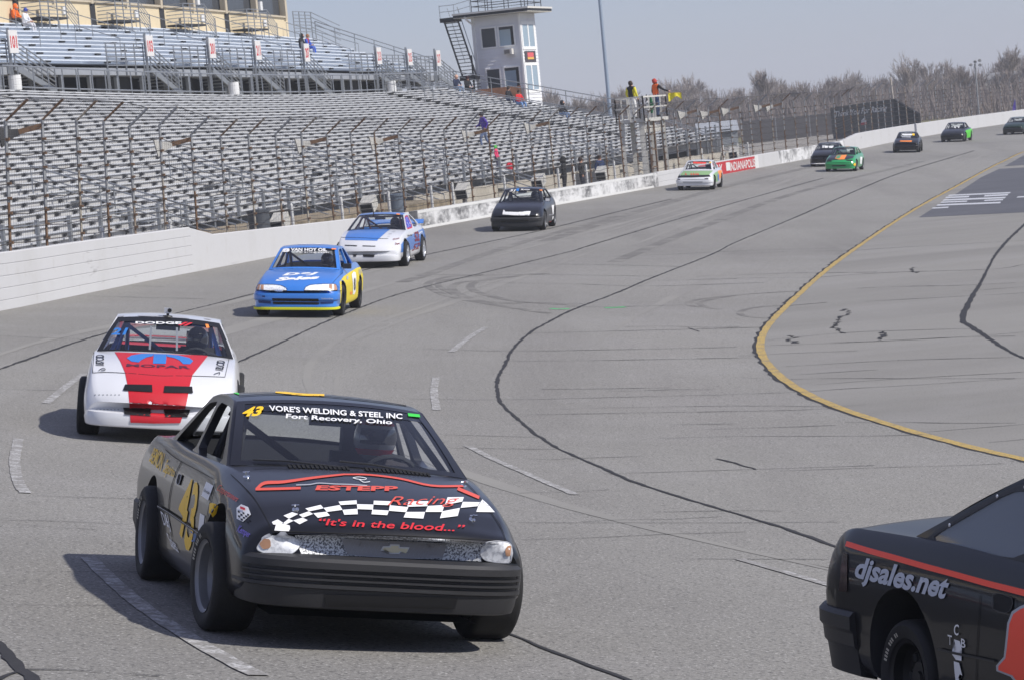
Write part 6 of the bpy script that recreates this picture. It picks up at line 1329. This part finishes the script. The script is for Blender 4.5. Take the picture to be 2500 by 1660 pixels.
for P in (((630,150),(705,142),(700,158),(625,165)),((865,140),(1100,138),(1350,150),(1450,182),(1180,165),(865,152)),((1610,170),(1690,185),(1680,195),(1608,182))): c.poly('roof',Z(*P),'roof_numeral',DGR,lift=.005)
for k in range(7):
    for q in ((380+k*45,1030),(400+k*40,1195),(400+k*40,1305)):
        p,n=c.cast('front',*Z(q)[0])
        if p is not None: MB().lathe([(0,.005),(.008,.003),(.009,0)],p,n,6).build('rivet',GALV,parent=c.root,local=True)
c.driver('driver in a dark helmet inside the white number 21 coupe',(40,44,60),(28,30,40))
c.put(MB().box((-3.15,0,.94),(.06,1.0,.03)),'rear_strut_bar',REDP); c.put(MB().grid([[(-2.6,-.6,.86),(-2.6,.6,.86)],[(-3.0,-.6,.88),(-3.0,.6,.88)]]),'rear_deck',REDP)
# little action camera on its roof
q=c.M@Vector(c.rf(-.02,.06,.0)); cam_=thing('action_camera','tiny silver action camera on a suction mount atop the white 21 car','camera',tuple(q)); Mr=c.M.to_3x3(); ax=(V3(Mr.col[0]),V3(Mr.col[1]),V3(Mr.col[2])); q=V3(q)
MB().lathe([(0,.02),(.05,.015),(.06,0)],q,ax[2],12).build('suction_mount',PLASTB,parent=cam_); MB().bar(q,q+ax[2]*.04,.03,.03,up=tuple(ax[0])).build('arm',PLASTB,parent=cam_)
bx_=MB().box(q+ax[2]*.07,(.05,.085,.06),0,ax=ax).build('case',RIMW,parent=cam_); MB().lathe([(0,.02),(.022,.02),(.024,0)],q+ax[2]*.074+ax[0]*.025+ax[1]*.018,ax[0],12).build('lens',DBK,parent=bx_)
# ---------------------------------------------------------------- blue and yellow coupe
g=ground(735,770)
c=Car('race_car','bright blue coupe with yellow flank and thin headlights','integra',(g[0],g[1]),4.5,dict(body=BLUEP,cage=INTER,wheel_dot=DR),rim=RIMB,scale=1.035)
Z=ZM(6.533,600,560); YELP=DEC('flank_yellow',(222,200,40))
c.bumper([(-.1,.17),(0,.18),(.012,.22),(.0,.26),(.0,.33),(.03,.345),(.035,.43),(.02,.465),(-.10,.47)],.40,.90,.80,'front_bumper',BLUEP,n=4.2); c.bumper([(-.1,.145),(.01,.15),(.03,.16),(.03,.195),(.01,.2),(-.1,.2)],.40,.90,.80,'front_lip',DEC('lime_yellow',(214,216,40)),n=4.2)
c.merge_bvh('front',[c.parts['body'],c.parts['front_bumper'],c.parts['front_lip']])
c.text('body','D&J',Z((570,757),(1128,738),(1168,690),(612,702)),'hood_lettering',DW,shear=.2,bold=.08); c.text('body','Sales',Z((470,832),(1160,797),(1192,745),(500,772)),'hood_lettering',DW,shear=.2,bold=.08)
c.put(MB().grid(c.patch(c.ws,-.92,.92,.86,.97,14,2,lift=.002)),'sun_strip',TINT,smooth=60)
c.text('ws','8',Z((575,376),(700,373),(706,312),(592,315)),'windscreen_number',DW,lift=.01,bold=.08); c.text('ws','VAN HOY OIL',Z((725,356),(1295,363),(1290,312),(722,308)),'windscreen_lettering',DW,lift=.01,bold=.04,shear=.1); c.text('ws','rsracing.com',Z((815,390),(1320,398),(1320,368),(815,360)),'windscreen_lettering',DW,lift=.01,bold=.01)
c.poly('ws',Z((1368,312),(1440,315),(1440,335),(1368,332)),'orange_sticker',DO,lift=.01)
for P,A in ((((172,972),(205,890),(245,892),(420,893),(560,907),(640,945),(655,985),(420,988)),(((178,970),(210,890),(240,891),(222,975)),((250,900),(290,900),(290,975),(245,965)))),(((935,985),(960,930),(1040,900),(1200,888),(1420,885),(1455,980),(1200,988)),(((1402,888),(1435,890),(1452,978),(1405,980)),((1330,892),(1370,890),(1372,978),(1325,980))))):
    h=c.poly('front',Z(*P),'headlamp',LAMP,lift=.012,maxe=.05)
    for a in A: c.poly('front',Z(*a),'amber_lens',AMB,lift=.016,parent=h)
    c.line('front',Z(*P,P[0]),.8,'lamp_rim',GAP,lift=.018,n=2,parent=h)
c.poly('front',Z((420,1102),(1160,1110),(1172,1205),(440,1197)),'bumper_opening',DBK,lift=.01); c.line('front',Z((430,1152),(1168,1162)),1.6,'opening_bar',BLUEP,lift=.016,n=1)
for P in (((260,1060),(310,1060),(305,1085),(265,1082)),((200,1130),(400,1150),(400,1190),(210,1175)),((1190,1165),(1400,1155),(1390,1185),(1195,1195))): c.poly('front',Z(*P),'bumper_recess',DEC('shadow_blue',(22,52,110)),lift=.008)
c.text('front','Valvoline',Z((1200,1122),(1388,1122),(1388,1095),(1200,1097)),'bumper_lettering',DGR,lift=.01)
c.line('body',Z((1380,872),(1440,800),(1550,690)),.9,'hood_shut_line',GAP,n=2); c.line('front',Z((165,985),(500,992),(900,990),(1300,992),(1545,985)),.9,'bumper_gap',GAP,lift=.006)
c.side(1,[(.42,.28),(.46,.52),(.25,.66),(-.3,.74),(-1.2,.78),(-2.4,.81),(-3.25,.80),(-3.3,.5),(-3.2,.32),(-2.9,.2),(-2.2,.19),(-.4,.19),(.3,.22)],'yellow_flank',YELP)
c.poly('body',Z((1685,725),(1712,682),(1745,692),(1757,760),(1745,1000),(1722,1045),(1703,1040),(1705,900)),'number_oval',DW,lift=.009); c.text('body','8',Z((1718,985),(1742,975),(1742,775),(1716,785)),'door_number',DBK,lift=.013,bold=.05)
c.text('body','VAN HOY',Z((1795,735),(1880,690),(1870,610),(1790,650)),'flank_lettering',DGR,lift=.009); c.text('body','rsr',Z((1790,985),(1815,960),(1812,820),(1788,840)),'flank_lettering',DBK,lift=.009); c.poly('body',Z((1660,1000),(1690,990),(1690,1035),(1662,1050)),'orange_decal',DO,lift=.009); c.poly('body',Z((1600,760),(1628,740),(1630,800),(1606,810)),'flank_badge',DGR,lift=.009)
c.put(MB().grid([[(-3.5,.7,.36),(-3.6,.4,.36)],[(-3.5,.7,.56),(-3.6,.4,.56)]]),'rear_bumper_corner',YELP); c.put(MB().box((-.78,.80,.92),(.12,.16,.1)),'door_mirror',INTER,smooth=30)
for q in ((-.42,.0),(.42,.0)): pass
c.text('roof','8',Z((830,250),(1250,250),(1250,234),(830,236)),'roof_number',DW,lift=.006)
c.driver('driver in a black helmet and pale gloves inside the blue and yellow coupe',(30,30,34),(34,32,36),gloves=(206,200,186))
CDSJ=c
# ---------------------------------------------------------------- white and blue hatchback
g=ground(912,651)
c=Car('race_car','white hatchback with blue hood panel and blue band along its flank','daytona',(g[0],g[1]),8.0,dict(body=WHITEP,wsframe=NAVYP,roof=BLUEP,frame=WHITEP,cage=M('maroon_cage_paint',(120,44,44),.4)),rim=RIMW,scale=1.08)
Z=ZM(7.873,780,490)
c.bumper([(-.1,.165),(0,.168),(.012,.18),(.025,.25),(.012,.312),(-.02,.322),(-.10,.326)],.42,.99,.765,'front_spoiler',WHITEP,n=4.5); c.merge_bvh('front',[c.parts['body'],c.parts['front_spoiler']])
c.poly('front',Z((612,517),(1000,518),(1408,524),(1300,600),(1160,722),(1105,778),(800,772),(495,765),(495,715),(530,640)),'blue_hood_panel',BLUEP,lift=.004,maxe=.09); c.line('front',Z((250,705),(495,716),(800,724),(1140,738),(1320,738)),.8,'hood_shut_line',GAP,lift=.007)
for P in (((490,860),(725,870),(722,886),(490,875)),((830,872),(1078,880),(1075,892),(830,886)),((640,1045),(715,1042),(705,1085),(650,1085)),((830,1045),(1060,1048),(1050,1095),(850,1090))): c.poly('front',Z(*P),'nose_vent',DBK,lift=.01)
c.side(1,[(.62,.36),(.50,.55),(.1,.66),(-.9,.72),(-2.2,.78),(-3.25,.80),(-3.28,.52),(-2.9,.40),(-1.2,.37),(-.2,.36)],'blue_band',BLUEP)
MAR=DEC('dark_red',(120,34,44)); c.text('body','52',Z((1830,795),(1918,782),(1902,582),(1815,615)),'door_number',MAR,lift=.009,bold=.06); c.text('body','Direct',Z((1412,770),(1535,745),(1535,712),(1412,742)),'fender_script',MAR,lift=.009); c.text('body','Dent',Z((1450,865),(1540,845),(1535,808),(1455,820)),'fender_script',MAR,lift=.009); c.text('body','52',Z((1770,975),(1900,930),(1940,800),(1820,840)),'sill_number',MAR,lift=.009,bold=.04); c.text('body','Racing',Z((1690,715),(1775,690),(1778,640),(1690,660)),'door_lettering',DBK,lift=.009); c.text('body','Larry',Z((1905,660),(1975,640),(1972,575),(1902,600)),'flank_lettering',DW,lift=.009)
for P in (((420,570),(470,560),(490,575),(440,590)),((380,625),(430,640),(420,610)),((1390,600),(1430,585),(1465,590),(1420,620)),((1320,655),(1395,650),(1390,640),(1330,640)),((340,668),(380,668),(370,655)),((1305,700),(1350,698),(1335,688))): c.poly('front',Z(*P),'hood_print',DGR,lift=.006)
c.poly('ws',Z((1478,258),(1545,262),(1540,285),(1480,280)),'orange_sticker',DO,lift=.01)
n_=side_glass(c,1,c.h1,M('blue_net',(64,70,170),.9,rgb2=(190,190,214),vscale=14,cut=(.55,.6)),'window_net',grow=.97,off=-.01,border=DEC('net_red',(176,34,44)))
c.put(MB().hexa([(-3.42,-.72,.93),(-3.18,-.74,.92),(-3.18,.74,.92),(-3.42,.72,.93),(-3.46,-.72,1.02),(-3.2,-.74,.95),(-3.2,.74,.95),(-3.46,.72,1.02)]),'rear_wing',BLUEP)
c.put(MB().tube([c.rf(-.3,.0,0),c.rf(-.3,.0,.07)],.012,6).tube([c.ws(-.3,.97,0),c.ws(-.28,.86,.01)],.012,6),'roof_camera_mount',PLASTB)
c.driver('driver in a grey helmet inside the white and blue hatchback',(120,112,100),(60,44,44))
# ---------------------------------------------------------------- black hatchback with white nose strip
g=ground(1268,563)
c=Car('race_car','black hatchback with a white strip across its nose','crx',(g[0],g[1]),8.5,dict(body=NAVYP,wsframe=NAVYP),rim=RIMG,lod=1,scale=1.08)
Z=ZM(8.436,1120,430)
c.bumper([(-.1,.15),(0,.16),(.012,.22),(.0,.30),(.025,.32),(.03,.40),(.01,.43),(-.10,.435)],.38,.84,.785,'front_bumper',PLASTB,n=4.2); c.merge_bvh('front',[c.parts['body'],c.parts['front_bumper']])
c.poly('front',Z((920,710),(945,715),(952,745),(1200,752),(1430,756),(1435,732),(1480,736),(1455,815),(1280,820),(1100,815),(900,800)),'white_nose_strip',DW,lift=.01); c.poly('front',Z((870,900),(1430,910),(1420,975),(880,965)),'bumper_opening',DBK,lift=.01)
c.line('front',Z((770,690),(900,712),(1200,735),(1480,735),(1640,722)),.8,'hood_shut_line',GAP,lift=.008)
c.put(MB().grid(c.patch(c.ws,-.92,.92,.78,.97,10,2,lift=.003)),'sun_strip',DBK,smooth=60); c.text('ws','31',Z((1042,330),(1170,330),(1182,285),(1058,288)),'windscreen_number',DW,lift=.01,bold=.06,shear=.2); c.poly('ws',Z((1190,270),(1245,268),(1240,320),(1185,318)),'blue_sticker',DBL,lift=.01); c.text('ws','Monster',Z((1275,302),(1468,302),(1475,274),(1288,272)),'windscreen_lettering',DW,lift=.01,shear=.2); c.poly('ws',Z((1665,290),(1730,295),(1725,315),(1665,308)),'orange_sticker',DO,lift=.01)
c.poly('body',Z((1910,605),(1960,600),(1978,700),(1962,790),(1932,792),(1920,700)),'door_number',DW,lift=.006); c.poly('body',Z((1930,832),(1956,828),(1944,895),(1920,900)),'door_number',DW,lift=.006); c.poly('body',Z((1862,940),(2015,905),(2015,962),(1875,1000)),'red_sill',DR,lift=.008); c.line('body',Z((1850,808),(1940,795),(2030,780)),1.2,'door_moulding',DGR,lift=.008)
m_=c.put(MB().box((-.70,.82,.90),(.1,.16,.1)),'door_mirror',NAVYP); c.put(MB().box((-.64,.82,.90),(.02,.13,.08)),'mirror_face',DW,parent=m_)
c.driver('driver in a dark helmet inside the black hatchback',(52,56,66),(40,40,46))
# ---------------------------------------------------------------- white and green car
g=ground(1701,464)
c=Car('race_car','white coupe with green hood and black nose band beside the red lettered wall','boxhatch',(g[0],g[1]),11.5,dict(body=WHITEP,wsframe=WHITEP),rim=RIMB,lod=1,scale=.97)
Z=ZM(5.227,1500,180); LG=DEC('pale_green',(132,166,116))
c.bumper([(-.1,.2),(0,.21),(.012,.26),(.0,.33),(.03,.345),(.035,.45),(.02,.48),(-.10,.485)],.38,.90,.82,'front_bumper',WHITEP,n=6); c.merge_bvh('front',[c.parts['body'],c.parts['front_bumper']])
c.poly('body',Z((885,1246),(1075,1246),(1258,1243),(1205,1296),(1000,1300),(830,1302)),'green_hood',LG,lift=.006,maxe=.12); c.poly('front',Z((800,1306),(1000,1304),(1212,1298),(1226,1320),(1000,1330),(808,1332)),'black_nose_band',DBK,lift=.012)
for x in (900,970,1000,1030,1055): c.poly('body',Z((x,1298),(x+10,1270),(x+25,1298)),'red_hood_mark',DR,lift=.012)
c.poly('front',Z((870,1380),(1130,1378),(1120,1398),(880,1400)),'bumper_mesh',DGR,lift=.01); c.poly('front',Z((805,1350),(840,1350),(840,1362),(808,1362)),'bumper_lamp',DBK,lift=.01); c.poly('front',Z((1150,1340),(1200,1338),(1200,1350),(1152,1352)),'bumper_lamp',DBK,lift=.01)
c.poly('ws',Z((1005,1130),(1172,1138),(1168,1156),(1005,1152)),'red_sun_strip',DEC('scarlet',(226,60,48)),lift=.01); c.poly('ws',Z((1210,1132),(1240,1134),(1238,1145),(1210,1143)),'yellow_sticker',DY,lift=.01); c.text('ws','45',Z((930,1165),(1000,1160),(1005,1142),(940,1145)),'windscreen_number',DW,lift=.01)
c.side(1,[(.5,.5),(.2,.68),(-.4,.74),(-1.4,.78),(-1.4,.35),(-.5,.3),(.3,.4)],'green_flank',LG); c.side(1,[(-1.45,.35),(-1.45,.78),(-2.4,.8),(-2.9,.75),(-2.4,.5)],'orange_flank',DO); c.poly('body',Z((1315,1290),(1330,1285),(1335,1360),(1318,1370)),'blue_numeral',DBL,lift=.01)
# ---------------------------------------------------------------- green hatchback and the dark cars behind
g=ground(2055,419); GRP=paint('green',(34,150,84))
c=Car('race_car','green hatchback with black hood and orange hood panel','crx',(g[0],g[1]),15.5,dict(body=GRP,wsframe=NAVYP,roof=GRP,frame=GRP),rim=RIMG,lod=2,scale=.95)
Z=ZM(11.81,1960,330)
c.bumper([(-.1,.15),(0,.16),(.012,.22),(.0,.30),(.025,.32),(.03,.43),(.01,.46),(-.10,.465)],.38,.84,.785,'front_bumper',GRP,n=4.2); c.merge_bvh('front',[c.parts['body'],c.parts['front_bumper']])
c.poly('body',Z((690,745),(760,640),(830,590),(1200,585),(1480,610),(1440,680),(1240,715),(850,735)),'black_hood',NAVYP,lift=.005,maxe=.15); c.poly('body',Z((930,690),(990,592),(1270,582),(1200,710),(1050,715)),'orange_hood_panel',DO,lift=.01); c.poly('body',Z((950,684),(1000,602),(1115,596),(1055,690)),'green_hood_panel',GRP,lift=.014)
for P in (((690,745),(835,748),(835,775),(690,775)),((1250,722),(1428,728),(1428,758),(1262,755)),((840,880),(1240,872),(1230,908),(850,914))): c.poly('front',Z(*P),'nose_opening',DBK,lift=.012)
for i in range(1): c.poly('front',Z(*[(1495+32*math.cos(a),860+45*math.sin(a)) for a in np.linspace(0,2*math.pi,11)[:-1]]),'yellow_roundel',DY,lift=.012)
c.poly('body',Z((1652,640),(1712,640),(1692,848),(1650,838)),'door_number',DW,lift=.01); c.poly('body',Z((1748,585),(1838,562),(1850,645),(1772,668)),'yellow_flank_panel',DEC('lime',(190,214,50)),lift=.01); c.poly('roof',Z((1225,345),(1370,340),(1360,330),(1260,325)),'orange_roof_panel',DO,lift=.01)
g=ground(2018,407)
c=Car('race_car','black coupe half hidden behind the green hatchback','notch',(g[0],g[1]),13,dict(body=BLACKP,wsframe=BLACKP),rim=RIMB,lod=2)
c.bumper([(-.1,.2),(0,.21),(.012,.3),(.03,.43),(.01,.46),(-.10,.465)],.38,.84,.745,'front_bumper',BLACKP,n=5); c.bumper([(-.1,.14),(0,.15),(.02,.17),(.0,.2),(-.1,.2)],.38,.84,.745,'white_lip',DW,n=5)
for P in (((565,322),(610,322),(600,385),(570,385)),((622,326),(720,326),(715,380),(627,385)),((757,332),(890,346),(850,385),(757,380))): c.poly('ws',Z(*P),'windscreen_lettering',DW,lift=.012)
ZA=ZM(3.374,1800,230)
g=ground(2214,373)
c=Car('race_car','dark coupe with orange hood script, third from the right end of the pack','notch',(g[0],g[1]),11,dict(body=BLACKP,wsframe=BLACKP),rim=RIMB,lod=2)
c.bumper([(-.1,.15),(0,.16),(.012,.3),(.03,.43),(.01,.46),(-.10,.465)],.38,.84,.745,'front_bumper',BLACKP,n=5)
for P,m in ((((1358,330),(1440,332),(1440,342),(1358,342)),DW),(((1442,328),(1460,330),(1460,345),(1442,343)),DY),(((1356,350),(1430,352),(1428,361),(1356,359)),DGR)): c.poly('ws',ZA(*P),'windscreen_lettering',m,lift=.012)
c.poly('body',ZA((1340,386),(1440,386),(1435,397),(1340,395)),'hood_script',DO,lift=.012)
g=ground(2329,347)
c=Car('race_car','black hatchback with bright green flank, second from the right end','integra',(g[0],g[1]),17.5,dict(body=NAVYP,wsframe=NAVYP,roof=NAVYP),rim=RIMB,lod=2)
c.bumper([(-.1,.15),(0,.16),(.012,.3),(.03,.43),(.01,.46),(-.10,.465)],.38,.88,.80,'front_bumper',BLACKP,n=5)
c.side(1,[(.4,.45),(.1,.7),(-.6,.76),(-3.2,.82),(-3.2,.4),(-2,.22),(-.5,.22),(.3,.25)],'green_flank',DEC('bright_green',(84,196,50)),maxe=.08)
for P in (((1780,275),(1800,272),(1798,285)),((1805,290),(1825,286),(1820,300)),((1770,292),(1785,292),(1780,302)),((1812,272),(1830,274),(1826,283))): c.poly('ws',ZA(*P),'windscreen_splash',DW,lift=.012)
g=ground(2478,329)
c=Car('race_car','dark green coupe cut by the right edge, last of the pack','notch',(g[0],g[1]),22,dict(body=paint('dark_green',(24,46,38)),wsframe=BLACKP,roof=paint('mid_green',(30,92,60))),rim=RIMB,lod=2)
c.bumper([(-.1,.15),(0,.16),(.012,.3),(.03,.43),(.01,.46),(-.10,.465)],.38,.84,.745,'front_bumper',BLACKP,n=5)
# ---------------------------------------------------------------- black coupe with orange-red stripe leaving the frame
c=Car('race_car','black coupe with an orange-red shoulder stripe leaving the picture at the right','notch',(3.16,10.7),-18.4,dict(body=M('paint_worn_black',(24,25,29),.45,var=.08,vscale=2,coat=.35,spec=.2),wsframe=BLACKP,steer=-6,cp=.16,arch_up=.065,rear_glass=False,lean=2.5,sidewall_marks=True,over=dict(tr=.67,R=.265,wb=2.66)),roll=2.5,dz=.03,rim=RIMB,wheel_tw=.23,wall_arch=.345)
Z=ZM(2.904,1950,1120); ORR=DEC('stripe_orange_red',(255,84,60))
c.bumper([(-.08,.2),(0,.22),(.015,.34),(.03,.36),(.035,.42),(.05,.44),(.05,.50),(.03,.52),(-.08,.525)],-2.98,-3.74,.765,'rear_bumper',PLASTB,n=5,rear=True)
c.line('body',Z((340,600),(500,650),(700,705),(900,762),(1100,815),(1340,882),(1500,922),(1640,958)),(13,14,14,15,16),'shoulder_stripe',ORR,lift=.005)
c.text('body','djsales.net',Z((388,885),(1028,1045),(1090,832),(430,690)),'flank_lettering',DEC('silver',(184,188,196)),shear=.12,bold=.045,lift=.006)
c.text('body','C',Z((1108,1245),(1140,1250),(1145,1172),(1110,1168)),'flank_letter',DW,lift=.006); c.text('body','T',Z((1072,1312),(1090,1318),(1095,1250),(1064,1242)),'flank_letter',DW,lift=.006); c.text('body','B',Z((1158,1330),(1190,1340),(1190,1278),(1160,1268)),'flank_letter',DW,lift=.006)
for P in (((1110,1275),(1150,1288),(1166,1345),(1142,1372),(1162,1428),(1122,1420),(1094,1378),(1126,1348)),((1108,1430),(1146,1442),(1168,1532),(1132,1512),(1150,1580),(1122,1580),(1112,1490))): c.poly('body',Z(*P),'lightning_bolt',DW,lift=.006)
c.poly('body',Z((1640,1020),(1575,1045),(1520,1080),(1488,1160),(1470,1330),(1462,1400),(1408,1462),(1410,1500),(1510,1540),(1560,1600),(1640,1620)),'number_outline',DGR,lift=.006); c.poly('body',Z((1640,1045),(1585,1065),(1535,1100),(1508,1170),(1490,1340),(1480,1410),(1430,1465),(1430,1492),(1530,1530),(1575,1590),(1640,1610)),'door_number',ORR,lift=.010)
hd=c.poly('body',Z((1388,980),(1410,952),(1528,988),(1522,1062),(1482,1092),(1392,1062)),'door_handle',GAP,lift=.006); c.line('body',Z((1388,980),(1410,952),(1528,988),(1522,1062),(1482,1092),(1392,1062),(1388,980)),2.0,'handle_rim',PLASTB,lift=.012,n=2,parent=hd)
c.line('body',Z((1292,965),(1278,1180),(1266,1390),(1262,1600)),1.6,'door_shut_line',GAP); c.line('body',Z((1000,1345),(1150,1380),(1280,1406),(1400,1432)),6,'flank_moulding',PLASTB,lift=.01)
c.poly('body',Z((318,660),(352,670),(350,940),(290,935)),'tail_lamp',M('smoked_lens',(40,22,24),.2,spec=.8),lift=.006)
q_=side_glass(c,-1,c.h2,LEXAN,'quarter_window',grow=1.12,off=.012,border=PLASTB)
for u in np.linspace(0,1,9)[:-1]:
    H=c.h2; k=int(u*8)//2; a=np.array(H[k]); b=np.array(H[(k+1)%4]); p=a+(b-a)*(.15 if int(u*8)%2==0 else .65); cx=np.mean([h[0] for h in H]); cz=np.mean([h[1] for h in H]); p=np.array([cx,cz])+(p-np.array([cx,cz]))*1.04
    c.put(MB().lathe([(0,.006),(.008,.004),(.009,0)],(p[0],-(c.sf(*p)+.02),p[1]),(0,-1,0),8),'rivet',RIMW,parent=q_)
c.put(MB().grid([[(x,y,.138) for y in (-.55,.55)] for x in (-3.2,.5)]),'floor_pan',INTER)
# ================================================================ spectators and officials
def face_to(loc,tx,ty): return math.atan2(tx-loc[0],ty-loc[1])
def seat_pt(x,y_px,row=None):
    """seat of the lower stand nearest the sight line"""
    best=None
    for i in range(NR):
        for s in np.arange(S0,S1+.5,.5):
            o,z=row_oz(i,s); p=PT(s,o+.1,z); X,Y,_=proj(p); e=(X-x)**2+(Y-y_px)**2
            if best is None or e<best[0]: best=(e,p,s)
    return best[1],best[2]
def useat(x,y_px):
    best=None
    for i in range(NU):
        for s in np.arange(S0,SU+.5,.5):
            o,z=urow(i,s); p=PT(s,o+.12,z); X,Y,_=proj(p); e=(X-x)**2+(Y-y_px)**2
            if best is None or e<best[0]: best=(e,p,s)
    return best[1],best[2]
def sit(x,y,label,top,legs,up=False,**k):
    p,s=(useat if up else seat_pt)(x,y); n=wallf(s)[2]; person(label,p,math.atan2(-n[0],-n[1])+k.pop('turn',0),'sit',top,legs,**k)
sit(40,57,'spectator in an orange hooded top high on the upper stand','' or (230,110,40),(60,60,66),up=True,hood=True)
sit(59,62,'spectator in a blue cap and white top beside the orange hooded one',(214,216,222),(200,200,206),up=True,hat=(44,70,160))
sit(731,120,'spectator in black, bent forward on the upper stand',(28,28,32),(40,44,60),up=True,hood=True)
sit(748,122,'spectator in red and blue beside the black-clad one on the upper stand',(150,50,60),(50,90,190),up=True,hair=(150,110,80),sleeves=(50,90,190))
sit(1112,216,'bald spectator in navy jacket and jeans at the top of the lower stand',(36,44,70),(112,138,172),hair=(200,160,140),turn=.5)
sit(1141,219,'spectator in black jacket and cap beside the navy-jacketed one',(30,30,34),(34,34,38),hat=(60,30,34),turn=.5)
sit(1240,252,'spectator in black jacket below the white tower',(34,34,38),(60,70,96),turn=.2)
sit(1263,256,'spectator in bright red jacket and jeans below the white tower',(206,40,44),(104,136,180),turn=.5)
sit(1372,285,'hooded spectator in black and jeans at the end of the seats',(32,32,38),(96,126,170),hood=True,turn=.3)
def stand_at(x,y_head,o,h,label,top,legs,pose='stand',turn=0.0,yref=120,zoff=0.0,**k):
    ss=np.arange(s_at_y(yref)-40,s_at_y(yref)+40,.4); s=float(ss[int(np.argmin([abs(proj(PT(q,o,wallf(q)[0][2]+zoff+.9))[0]-x) for q in ss]))]); p,t,n=wallf(s); person(label,PT(s,o,p[2]+zoff),math.atan2(-n[0],-n[1])+turn,pose,top,legs,h=h,**k)
stand_at(1381,380,1.7,1.84,'tall spectator in black hooded coat standing at the fence',(30,30,32),(34,34,38),yref=122,turn=3.0,hood=True)
stand_at(1422,390,1.7,1.74,'spectator in dark jacket facing the track, middle of the three standing',(40,38,40),(40,42,54),yref=126)
stand_at(1468,390,1.9,1.72,'spectator in navy jacket standing next to the flag stand',(40,56,92),(38,42,60),yref=130,turn=.6)
p_,s_=seat_pt(1186,352); n=wallf(s_)[2]; person('spectator in purple jacket and jeans climbing the aisle',p_-V3((0,0,.2)),math.atan2(n[0],n[1])-.6,'walk',(76,52,148),(96,110,140),h=1.8,hat=(40,38,44))
p_,s_=seat_pt(1212,412); n=wallf(s_)[2]; person('child in pink jacket and green hat near the foot of the seats',p_-V3((0,0,.2)),math.atan2(-n[0],-n[1]),'stand',(222,64,110),(60,60,80),h=1.15,hat=(90,210,80))
p_,s_=seat_pt(1246,428); tag(MB().lathe([(0,0),(.16,.02),(.2,.12),(.15,.26),(.05,.3),(0,.3)],p_,(.3,0,1),10).build('red_bag',cloth((214,44,60)),org=tuple(p_),smooth=60),'small red bag on the seats above the black hatchback','bag')
# flagmen on the starter stand
b=FSO(-1.5,1.0,FSZ); a=math.atan2(FST[0],FST[1]); person('official in yellow and black jacket and white trousers on the flag stand',b,a+.4,'stand',(34,34,38),(222,222,220),h=1.76,stripes=(222,214,50),sleeves=(216,206,50))
b=FSO(1.7,.6,FSZ); person('flagman in orange shirt and red cap leaning out with a yellow flag',b,a+.9,'stand',(236,106,40),(66,84,120),h=1.8,hat=(176,60,50),sleeves=(26,26,30),arms=dict(Rs=(.19,.06,1.42),Re=(.34,.22,1.22),Rw=(.42,.46,1.12),Rf=(.44,.54,1.10)))
P0=proj(b+V3((0,0,1.1))); fw=ray(1,1); rt=V3((_R[0],_R[1],_R[2])); hand=b+V3((0,0,1.12))+rt*.45+V3((0,-.25,0))
fl=thing('yellow_flag','yellow flag held out over the track by the flagman','flag',tuple(hand)); MB().tube([hand,hand+rt*.75+V3((0,0,.04))],.012,6).build('flag_stick',M('wood_stick',(150,120,84),.7),parent=fl)
G=[[hand+rt*(.12+.62*u)+V3((0,.05*math.sin(u*9),.02-.42*v*(.7+.3*math.cos(u*5)))) for v in np.linspace(0,1,5)] for u in np.linspace(0,1,10)]
MB().grid(G).build('flag_cloth',M('yellow_cloth',(220,206,46),.8),parent=fl,smooth=60)
b=FSO(.2,.7,FSZ); ck=thing('furled_flags','bundle of furled checkered and green flags leaning on the flag stand rail','flags',tuple(b)); MB().tube([b,b+V3((0,0,1.1))],.02,6).build('flag_stick',DBK,parent=ck)
MB().tube([b+V3((0,0,.35)),b+V3((.02,0,.7)),b+V3((0,0,1.05))],[.05,.1,.05],8).build('checkered_cloth',M('black_white_check_cloth',(30,30,32),.8,rgb2=(220,220,220),vscale=9,cut=(.5,.52)),parent=ck); b2=b+FST*.8; MB().tube([b2+V3((0,0,.2)),b2+V3((.02,0,.6)),b2+V3((0,0,1.0))],[.05,.09,.04],8).build('green_cloth',cloth((24,96,56)),parent=ck)

# ================================================================ light spring haze
HZ=bpy.data.materials.new('haze'); HZ.use_nodes=True; _n=HZ.node_tree; _n.nodes.clear(); _o=_n.nodes.new('ShaderNodeOutputMaterial'); _v=_n.nodes.new('ShaderNodeVolumePrincipled'); _v.inputs['Color'].default_value=(.86,.9,.96,1); _v.inputs['Density'].default_value=.00042; _n.links.new(_v.outputs[0],_o.inputs['Volume'])
_hb=MB().box((0,650,14.0),(2600,1900,31.0)).build('haze',HZ); tag(_hb,kind='stuff')
